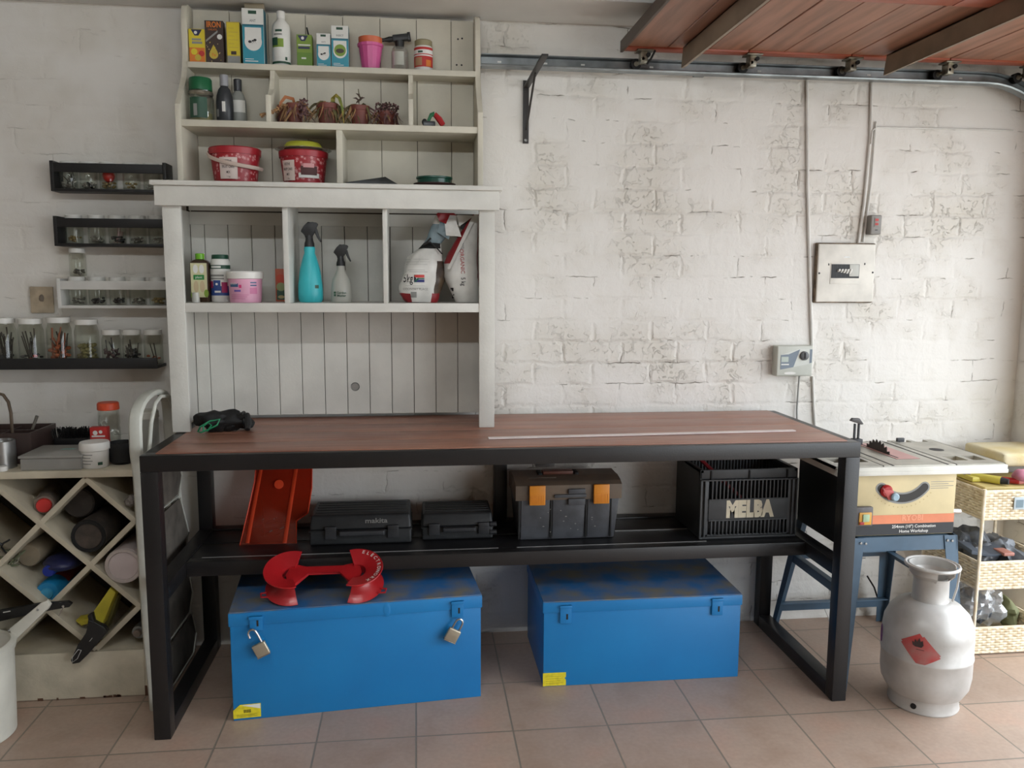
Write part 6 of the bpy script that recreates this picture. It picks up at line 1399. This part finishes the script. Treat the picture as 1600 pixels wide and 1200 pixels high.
for k in range(16):
    P = [Vector((cc.x+r_.uniform(-.06, .04), -.30+r_.uniform(-.03, .08), cc.z-.045+r_.uniform(0, .03)))]
    for q in range(4): P.append(P[-1]+Vector((r_.uniform(-.03, .035), r_.uniform(-.02, .02), r_.uniform(-.004, .028))))
    b.tube(P, r_.uniform(.002, .0045), (mat('sage_wire', (112, 118, 92), 0.6), M_dgb, mat('pale_wire', (160, 158, 140), 0.6))[k % 3], 5)
tag(b.build('tangled_wires'), 'tangle of sage and grey wires in the left diamond', 'wires')
b = B(at(150, 950, y=-.33)); M_yg = mat('dull_yellow_rubber', (190, 176, 52), 0.6, vscale=20)
p = lambda px, py, y: at(px, py, y=y)
def slab(P, y, dy, m, bev=.004): b.prism([p(px, py, y) for px, py in P], (0, dy, 0), m, bev)
slab([(117, 970), (140, 968), (150, 950), (172, 918), (181, 926), (170, 950), (160, 978), (140, 972), (128, 979)], -.36, .05, M_yg); slab([(148, 975), (158, 978), (166, 950), (176, 930), (186, 930), (176, 960), (165, 985)], -.30, .05, mat('khaki_rubber', (120, 112, 60), 0.6)); tag(b.build('rubber_glove'), 'dull yellow rubber glove lying in the lower diamond', 'glove')
t = thing('strap_glove', 'black work glove with a white edged strap hanging out of the lower diamond', 'glove', tuple(at(140, 985, y=-.39))); O2 = t.location.copy()
b = B(O2); slab([(137, 968), (146, 972), (163, 980), (168, 988), (150, 1008), (138, 1022), (124, 1036), (113, 1038), (110, 1032), (122, 1006), (136, 990)], -.415, .022, M_black); slab([(136, 962), (144, 958), (148, 975), (140, 980)], -.41, .02, M_black); b.build('glove_body', t)
b = B(O2); b.tube([p(113, 1035, -.4165), p(113, 1027, -.4165), p(122, 1015, -.4165), p(127, 1016, -.4165), p(121, 1029, -.4165)], .0024, M_label, 5, closed=True, flat=.4); b.tube([p(140, 1002, -.4165), p(144, 997, -.4165)], .0020, M_label, 5, flat=.4); b.build('white_edging', t, label='white edging')
t = thing('black_bar_tool', 'long black bar tool with a bright pin sticking out of the left of the rack', 'tool', tuple(at(50, 953, y=-.40))); O2 = t.location.copy()
b = B(O2); slab([(-20, 962), (0, 954), (60, 944), (105, 940), (112, 944), (108, 949), (78, 954), (30, 964), (-20, 976)], -.405, .016, M_black, .003); b.build('bar', t)
b = B(O2); b.tube([p(92, 962, -.408), p(99, 949, -.408)], .0022, M_chrome, 6); b.lathe(p(99, 947, -.406), [(.005, 0), (.004, .003), (0, .003)], M_chrome, 10, (0, -1, 0)); b.tube([p(5, 957, -.4075), p(16, 955, -.4075)], .0018, M_label, 5); b.build('bright_pin', t)
b = B(at(205, 782, y=-.36)); c = at(206, 782, y=-.36); b.blob((c.x, c.y, c.z), .018, .03, .018, mat('grey_rag', (120, 112, 104), 0.8), .5, 60, seed=3); tag(b.build('rag'), 'small crumpled grey rag in the upper right corner of the rack', 'rag')
# ================================================================== white bin
t = thing('waste_bin', 'round white plastic bin with lid and raised white handle at the lower left', 'bin', (-.572, -.585, 0)); 
b = B(); b.lathe((0,0,0), [(0, 0), (.118, 0), (.122, .004), (.131, .285), (.128, .285), (.119, .006), (0, .006)], M_offw, 44); b.build('bin_body', t)
b = B(); b.lathe((0,0,0), [(.135, .272), (.137, .288), (.130, .294), (.122, .298), (.118, .292), (.06, .297), (0, .298)], M_offw, 44); b.build('lid', t)
b = B(); O2 = Vector((-.572, -.585, 0)); P = [at(px, py, y=-.50)-O2 for px, py in ((14, 983), (64, 942), (72, 939), (78, 946), (74, 953), (30, 992), (22, 1004))]; b.prism(P, (0, .018, 0), M_offw, .003); b.build('handle', t)
b = B(); 
for px, py in ((59, 953), (14, 985)): b.lathe(at(px, py, y=-.502)-O2, [(.0035, 0), (.003, .002), (0, .002)], P_grey, 10, (0, -1, 0))
b.build('rivets', t)['kind'] = 'stuff'

# ================================================================== wall racks with jars on the left
def spice_rack(name, label, xl, xr, zb, m, d=.082):
    t = thing(name, label, 'wall rack', ((xl+xr)/2, -.005, zb)); O = t.location.copy()
    for x in (xl, xr-.012):
        b = B(O); b.box(x, x+.012, -d, -.002, zb, zb+.104, m, .001); b.build('end_panel', t)
    b = B(O); b.box(xl+.012, xr-.012, -d, -.002, zb, zb+.010, m, .001); b.build('shelf_board', t)
    b = B(O); b.box(xl+.012, xr-.012, -d, -d+.010, zb+.066, zb+.097, m, .001); b.build('front_bar', t)
    return t
M_rackw = mat('rack_white', (216, 215, 210), 0.5)
spice_rack('jar_rack', 'highest black wall rack of jars beside the hutch', -.440, -.052, 1.722, M_blackp)
spice_rack('jar_rack', 'lower black wall rack of jars, above the white rack', -.440, -.052, 1.533, M_blackp)
spice_rack('jar_rack', 'white wall rack of jars', -.442, -.052, 1.315, M_rackw)
t = thing('wall_ledge', 'black wall ledge holding a row of clear jars of twigs and bits', 'shelf', (-.5, -.005, 1.10)); O = t.location.copy()
b = B(O); b.box(-.90, -.106, -.104, -.002, 1.100, 1.110, M_blackp, .001); b.build('shelf_board', t)
b = B(O); b.box(-.90, -.106, -.112, -.104, 1.100, 1.139, M_blackp, .001); b.build('front_lip', t)
M_jlid = mat('jar_lid_white', (222, 221, 215), 0.45)
M_jar = glass('jar_glass', (246, 248, 244), 0.05, 0.03)
def jar(label, px, py, yj, z, r, h, fill, group=None, lidh=.016, seed=1, lidr=.96, square=False):
    """fill: list of (kind, material, amount)"""
    x = at(px, py, y=yj).x
    t = thing('glass_jar', label, 'jar', (x, yj, z), 0, group); r_ = random.Random(seed)
    hb = h-lidh
    b = B(); b.lathe((0,0,0), [(0, .0008), (r*.92, .0008), (r, .005), (r, hb*.84), (r*.86, hb*.96), (r*.86, hb)], M_jar, 26, cap=False); b.build('jar_body', t)
    b = B(); b.lathe((0,0,0), [(r*.90, hb-.001), (r*lidr, hb), (r*lidr, h-.002), (r*.90, h), (0, h)], M_jlid, 26); b.build('lid', t)
    b = B()
    for kind, m, n in fill:
        if kind in ('bits', 'half'): n = int(n*1.7)
        for k in range(n):
            a = r_.uniform(0, 2*PI); q = r*.72*math.sqrt(r_.random())
            if kind == 'bits': b.blob((q*math.cos(a), q*math.sin(a), .007+r_.uniform(0, hb*.22)), r*.19, r*.15, r*.13, m, .4, 60, 7, 5, seed=k)
            elif kind == 'half': b.blob((q*math.cos(a), q*math.sin(a), .007+r_.uniform(0, hb*.45)), r*.20, r*.17, r*.16, m, .4, 60, 7, 5, seed=k)
            elif kind == 'rods':
                a2 = r_.uniform(0, 2*PI); q2 = r*.8*math.sqrt(r_.random()); b.tube([(q*math.cos(a)*.9, q*math.sin(a)*.9, .004), (q2*math.cos(a2), q2*math.sin(a2), hb*r_.uniform(.5, .9))], r*.06, m, 5)
            elif kind == 'flat': b.blob((0, 0, .012+.009*k), r*.8, r*.8, .007, m, .15, 60, 14, 6, seed=k)
            elif kind == 'big': b.blob((q*.3*math.cos(a), q*.3*math.sin(a), hb*.62), r*.72, r*.72, hb*.28, m, .1, 40, 16, 10, seed=k)
    b.build('contents', t)['kind'] = 'stuff'
    return t
M_scr = mat('screws_grey', (120, 118, 112), 0.4, metal=.6); M_scl = mat('screws_bright', (170, 168, 160), 0.35, metal=.7); M_rb = mat('red_beads', (186, 44, 34), 0.45); M_bl = mat('dark_bits', (44, 44, 46), 0.6); M_brs = mat('brass_bits', (150, 130, 84), 0.45, metal=.5)
ra, rb_, rc = 1.7325, 1.5435, 1.3255
zc = 290
for args in [
 ('leftmost jar in the highest black rack, holding long grey screws', 109, ra, [('rods', M_scr, 9), ('bits', M_scl, 14)], 1),
 ('second jar in the highest black rack, holding small bright fixings', 139, ra, [('bits', M_scl, 16), ('bits', M_bl, 8)], 2),
 ('jar with something red inside in the highest black rack', 170, ra, [('big', M_rb, 1), ('bits', M_brs, 14)], 3),
 ('fourth jar in the highest black rack, nearly empty', 206, ra, [('bits', M_brs, 8)], 4),
 ('jar at the right end of the highest black rack', 238, ra, [('bits', M_scl, 10)], 5),
 ('leftmost jar in the lower black rack with a pale item inside', 117, rb_, [('bits', M_brs, 12), ('rods', M_label, 2)], 6),
 ('second jar in the lower black rack with bright bits at its bottom', 152, rb_, [('bits', M_scl, 18)], 7),
 ('third jar in the lower black rack with crossed pink and grey strips', 184, rb_, [('rods', mat('pinkish_strip', (186, 150, 150), 0.5), 5), ('bits', M_bl, 12)], 8),
 ('fourth jar in the lower black rack with a thin grey layer', 216, rb_, [('bits', M_scr, 14)], 9),
 ('jar at the right end of the lower black rack', 246, rb_, [('bits', M_scl, 8)], 10),
 ('leftmost jar in the white rack, with another jar standing on it', 122, rc, [('bits', M_scr, 10)], 11),
 ('second jar in the white rack with dark bits', 153, rc, [('bits', M_bl, 16)], 12),
 ('third jar in the white rack with dark bits and a pale rod', 185, rc, [('bits', M_bl, 14), ('rods', M_label, 1)], 13),
 ('fourth jar in the white rack with a thin layer of washers', 216, rc, [('bits', M_scr, 14)], 14),
 ('jar at the right end of the white rack behind the hutch post', 247, rc, [('bits', M_brs, 14)], 15)]:
    jar(args[0], args[1], {ra: 290, rb_: 375, rc: 470}[args[2]], -.040, args[2], .0290, {ra: .0955, rb_: .101, rc: .101}[args[2]], args[3], 'small jars in the wall racks', seed=args[4])
jar('single white lidded jar standing on top of the leftmost jar in the white rack', 122, 420, -.040, rc+.1015, .0280, .100, [('bits', M_scr, 12)], 'small jars in the wall racks', seed=21)
M_twig = mat('dark_twigs', (70, 62, 56), 0.7); M_chl = mat('chilli_orange', (160, 84, 50), 0.6); M_olv = mat('olive_bits', (124, 116, 72), 0.6); M_plum = mat('plum_bits', (86, 64, 66), 0.6)
zl = 1.1105
for lab_, px, r, h, fill, sd in [
 ('jar of dark twigs at the left end of the black ledge', 7, .0415, .170, [('rods', M_twig, 22), ('bits', M_bl, 14)], 31),
 ('jar with few twigs and a red bit, second on the black ledge', 50, .0415, .168, [('rods', M_twig, 9), ('bits', M_bl, 10), ('bits', M_rb, 2)], 32),
 ('jar of orange and brown dried pods on the black ledge', 94, .0410, .172, [('rods', M_chl, 12), ('half', M_chl, 14), ('rods', M_twig, 12)], 33),
 ('jar half full of olive green bits on the black ledge', 137, .0405, .165, [('half', M_olv, 40), ('bits', M_scl, 3)], 34),
 ('leftmost of the three short jars on the black ledge', 175, .0330, .128, [('half', M_plum, 16), ('rods', M_bl, 5)], 35),
 ('middle of the three short jars on the black ledge', 207, .0330, .128, [('half', M_bl, 16), ('rods', M_twig, 8)], 36),
 ('rightmost of the three short jars on the black ledge', 240, .0325, .128, [('bits', M_chl, 5), ('bits', M_label, 4), ('rods', M_twig, 2)], 37)]:
    jar(lab_, px, 550, -.058, zl, r, h, fill, 'tall jars on the black ledge', lidh=.019, seed=sd)

# ================================================================== goods on the rack's worktop
ZR = .7955
def ctr(px, z, y): return at(px, 700, y=y).x
t = thing('organiser_box', 'clear plastic compartment box with hinged lid on the rack worktop', 'storage box', (-.375, -.285, ZR)); O2 = t.location.copy()
M_org = glass('cloudy_box_plastic', (226, 226, 222), .1, .15, cloudy=.42, cl=(196, 194, 188))
b = B(); b.box(-.095, .095, -.092, .085, 0, .040, M_org, .006); b.build('box_body', t)
b = B(); b.box(-.099, .099, -.096, .088, .0405, .050, M_org, .004); b.build('lid', t)
b = B()
for x in (-.03, .03): b.box(x-.001, x+.001, -.086, .078, .003, .038, M_frost)
r_ = random.Random(4)
for k in range(30): b.blob((r_.uniform(-.085, .085), r_.uniform(-.08, .07), r_.uniform(.008, .022)), .012, .012, .008, (M_plum, M_scr, M_brs)[k % 3], .4, 50, 7, 5, seed=k)
b.build('contents', t)['kind'] = 'stuff'
b = B(); b.gq(0, .05, 0, .03, P_teal, 1, 1) if False else b.poly([(-.01, .0, .0503), (.035, .005, .0503), (.04, .018, .0503), (.0, .016, .0503)], mat('faded_teal_mark', (110, 170, 160), 0.6)); b.build('teal_mark', t)
x = at(148, 712, y=-.335).x
t = thing('filler_tub', 'white plastic tub with white lid and printed side on the rack worktop', 'tub', (x, -.332, ZR))
b = B(); b.lathe((0,0,0), [(0, 0), (.038, 0), (.041, .004), (.043, .060)], M_whitep, 34); b.build('tub_body', t)
b = B(); b.lathe((0,0,0), [(.044, .058), (.047, .060), (.047, .080), (.044, .086), (0, .086)], M_whitep, 34); b.build('lid', t)
b = B()
for k in range(4): b.patch((0,0,0), .0425, -140, -80-8*(k % 2), .046-.010*k, .049-.010*k, P_grey, off=.001)
b.patch((0,0,0), .042, -60, -40, .012, .022, P_dg, off=.001); b.build('printed_label', t)
b = B((-.20, -.29, ZR)); x = at(190, 710, y=-.29).x
b = B((x, -.285, ZR)); b.lathe((x, -.285, ZR), [(0, 0), (.030, 0), (.040, .010), (.043, .045), (.044, .072), (.040, .074), (.039, .045), (.030, .012), (0, .012)], M_dark, 30); tag(b.build('black_bowl'), 'deep black bowl between the white tub and the ladder', 'bowl')
x = at(157, 690, y=-.20).x
t = thing('tape_carton', 'small red and white carton behind the white tub', 'box', (x, -.215, ZR))
b = B(); b.box(-.028, .028, 0, .03, 0, .112, P_red, .001); b.build('carton', t)
b = B(); b.text('fool', .024, (0, 0, .088), M_label, bold=.02, ext=.001) if False else b.quad((-.022, -.0002, .078), .044, .006, M_label); b.disc((-.010, -.0002, .093), .008, M_label); b.disc((.008, -.0002, .096), .006, M_label); b.build('printed_label', t)
x = at(173, 690, y=-.13).x
t = thing('hook_jar', 'clear jar of white hooks with an orange red lid on the worktop', 'jar', (x, -.135, ZR)); h = at(173, 628, y=-.13).z-ZR; r = .036
b = B(); b.lathe((0,0,0), [(0, .001), (r*.95, .001), (r, .006), (r, h*.50), (r*.93, h*.55), (r, h*.60), (r*.95, h*.86)], M_jar, 30, cap=False); b.build('jar_body', t)
b = B(); b.lathe((0,0,0), [(r*.97, h*.86), (r*1.02, h*.87), (r*1.0, h*.98), (r*.9, h), (0, h)], mat('orange_red_lid', (214, 82, 48), 0.42), 30); b.build('lid', t)
b = B(); r_ = random.Random(3)
for k in range(12):
    z = r_.uniform(.01, h*.6); a = r_.uniform(0, 2*PI); c = Vector((r*.55*math.cos(a), r*.55*math.sin(a), z)); s_ = .010
    b.tube([c+Vector((s_*math.cos(q*PI/4), 0, s_*math.sin(q*PI/4))) for q in range(6)], .0018, M_label, 5)
b.build('contents', t)['kind'] = 'stuff'
x0, x1 = at(87, 680, y=-.10).x, at(150, 680, y=-.10).x
t = thing('scrubbing_brush', 'black bristle brush lying bristles up behind the clear compartment box', 'brush', ((x0+x1)/2, -.10, ZR)); w_ = (x1-x0)/2
b = B(); b.box(-w_, w_+.02, -.025, .025, 0, .060, M_black, .010); b.build('brush_block', t)
b = B(); r_ = random.Random(1)
for k in range(220):
    x, y = r_.uniform(-w_-.004, w_+.02), r_.uniform(-.026, .026); b.tube([(x*.97, y*.9, .058), (x*1.03, y*1.2, .090+r_.uniform(-.004, .004))], .0016, M_dark, 3)
b.build('bristles', t)['kind'] = 'stuff'
M_cad = mat('dark_brown_wood', (62, 46, 42), 0.5, var=.1, vscale=10)
t = thing('desk_caddy', 'dark brown wooden compartment caddy at the left of the rack worktop', 'caddy', (-.575, -.17, ZR))
b = B(); 
for q in ((-.10, .095, -.100, -.092), (-.10, .095, .092, .100), (-.10, -.092, -.092, .092), (.087, .095, -.092, .092)): b.box(q[0], q[1], q[2], q[3], 0, .105, M_cad, .001)
b.box(-.092, .087, -.092, .092, 0, .006, M_cad); b.box(-.092, .087, -.004, .004, .006, .100, M_cad); b.box(-.02, -.014, -.092, .092, .006, .098, M_cad)
b.build('compartment_box', t)
b = B(at(48, 700, y=-.16)); p = lambda px, py, y: at(px, py, y=y); b.tube([p(44, 690, -.15), p(50, 672, -.15), p(58, 650, -.15)], [.003, .0045, .006], mat('grey_brush_handle', (112, 108, 98), 0.6), 8); tag(b.build('paint_brush'), 'thin grey brush handle standing in the brown caddy', 'brush')
b = B(p(18, 690, -.20)); b.tube([p(21, 690, -.20), p(18.5, 665, -.20), p(17, 645, -.20), p(13, 628, -.20), p(5, 617, -.20), p(-6, 614, -.20), p(-18, 620, -.20), p(-24, 640, -.20)], .0055, mat('bronze_tube', (104, 90, 76), 0.35, metal=.5), 10); tag(b.build('gooseneck_pipe'), 'bent bronze gooseneck pipe rising from the brown caddy', 'pipe')
x = at(4, 710, y=-.315).x; b = B((x, -.315, ZR)); b.lathe((x, -.315, ZR), [(0, 0), (.040, 0), (.040, .090), (.037, .092), (.036, .084), (0, .082)], mat('brushed_tin', (160, 160, 158), 0.3, metal=.8), 34); tag(b.build('metal_tin'), 'shiny grey metal tin at the left edge of the worktop', 'tin')
x = at(2, 728, y=-.372).x; b = B((x, -.368, ZR)); b.lathe((x, -.368, ZR), [(0, 0), (.016, 0), (.017, .003), (.016, .015), (0, .016)], M_whitep, 24); tag(b.build('bottle_cap'), 'small white round cap in front of the metal tin', 'cap')
x = at(226, 680, y=-.13).x
t = thing('storage_canister', 'tall cloudy plastic canister standing behind the top of the step ladder', 'canister', (x, -.12, ZR)); h = at(226, 641, y=-.12).z-ZR
b = B(); b.lathe((0,0,0), [(0, 0), (.042, 0), (.045, .005), (.046, h*.82)], M_frost, 32, cap=False); b.build('canister_body', t)
b = B(); b.lathe((0,0,0), [(.047, h*.82), (.049, h*.84), (.048, h*.97), (.044, h), (0, h)], M_offw, 32); b.build('lid', t)
b = B(); b.lathe((0,0,0), [(0, .003), (.040, .003), (.041, h*.5), (0, h*.52)], mat('pale_grey_fill', (178, 176, 172), 0.7), 24); b.build('contents', t)
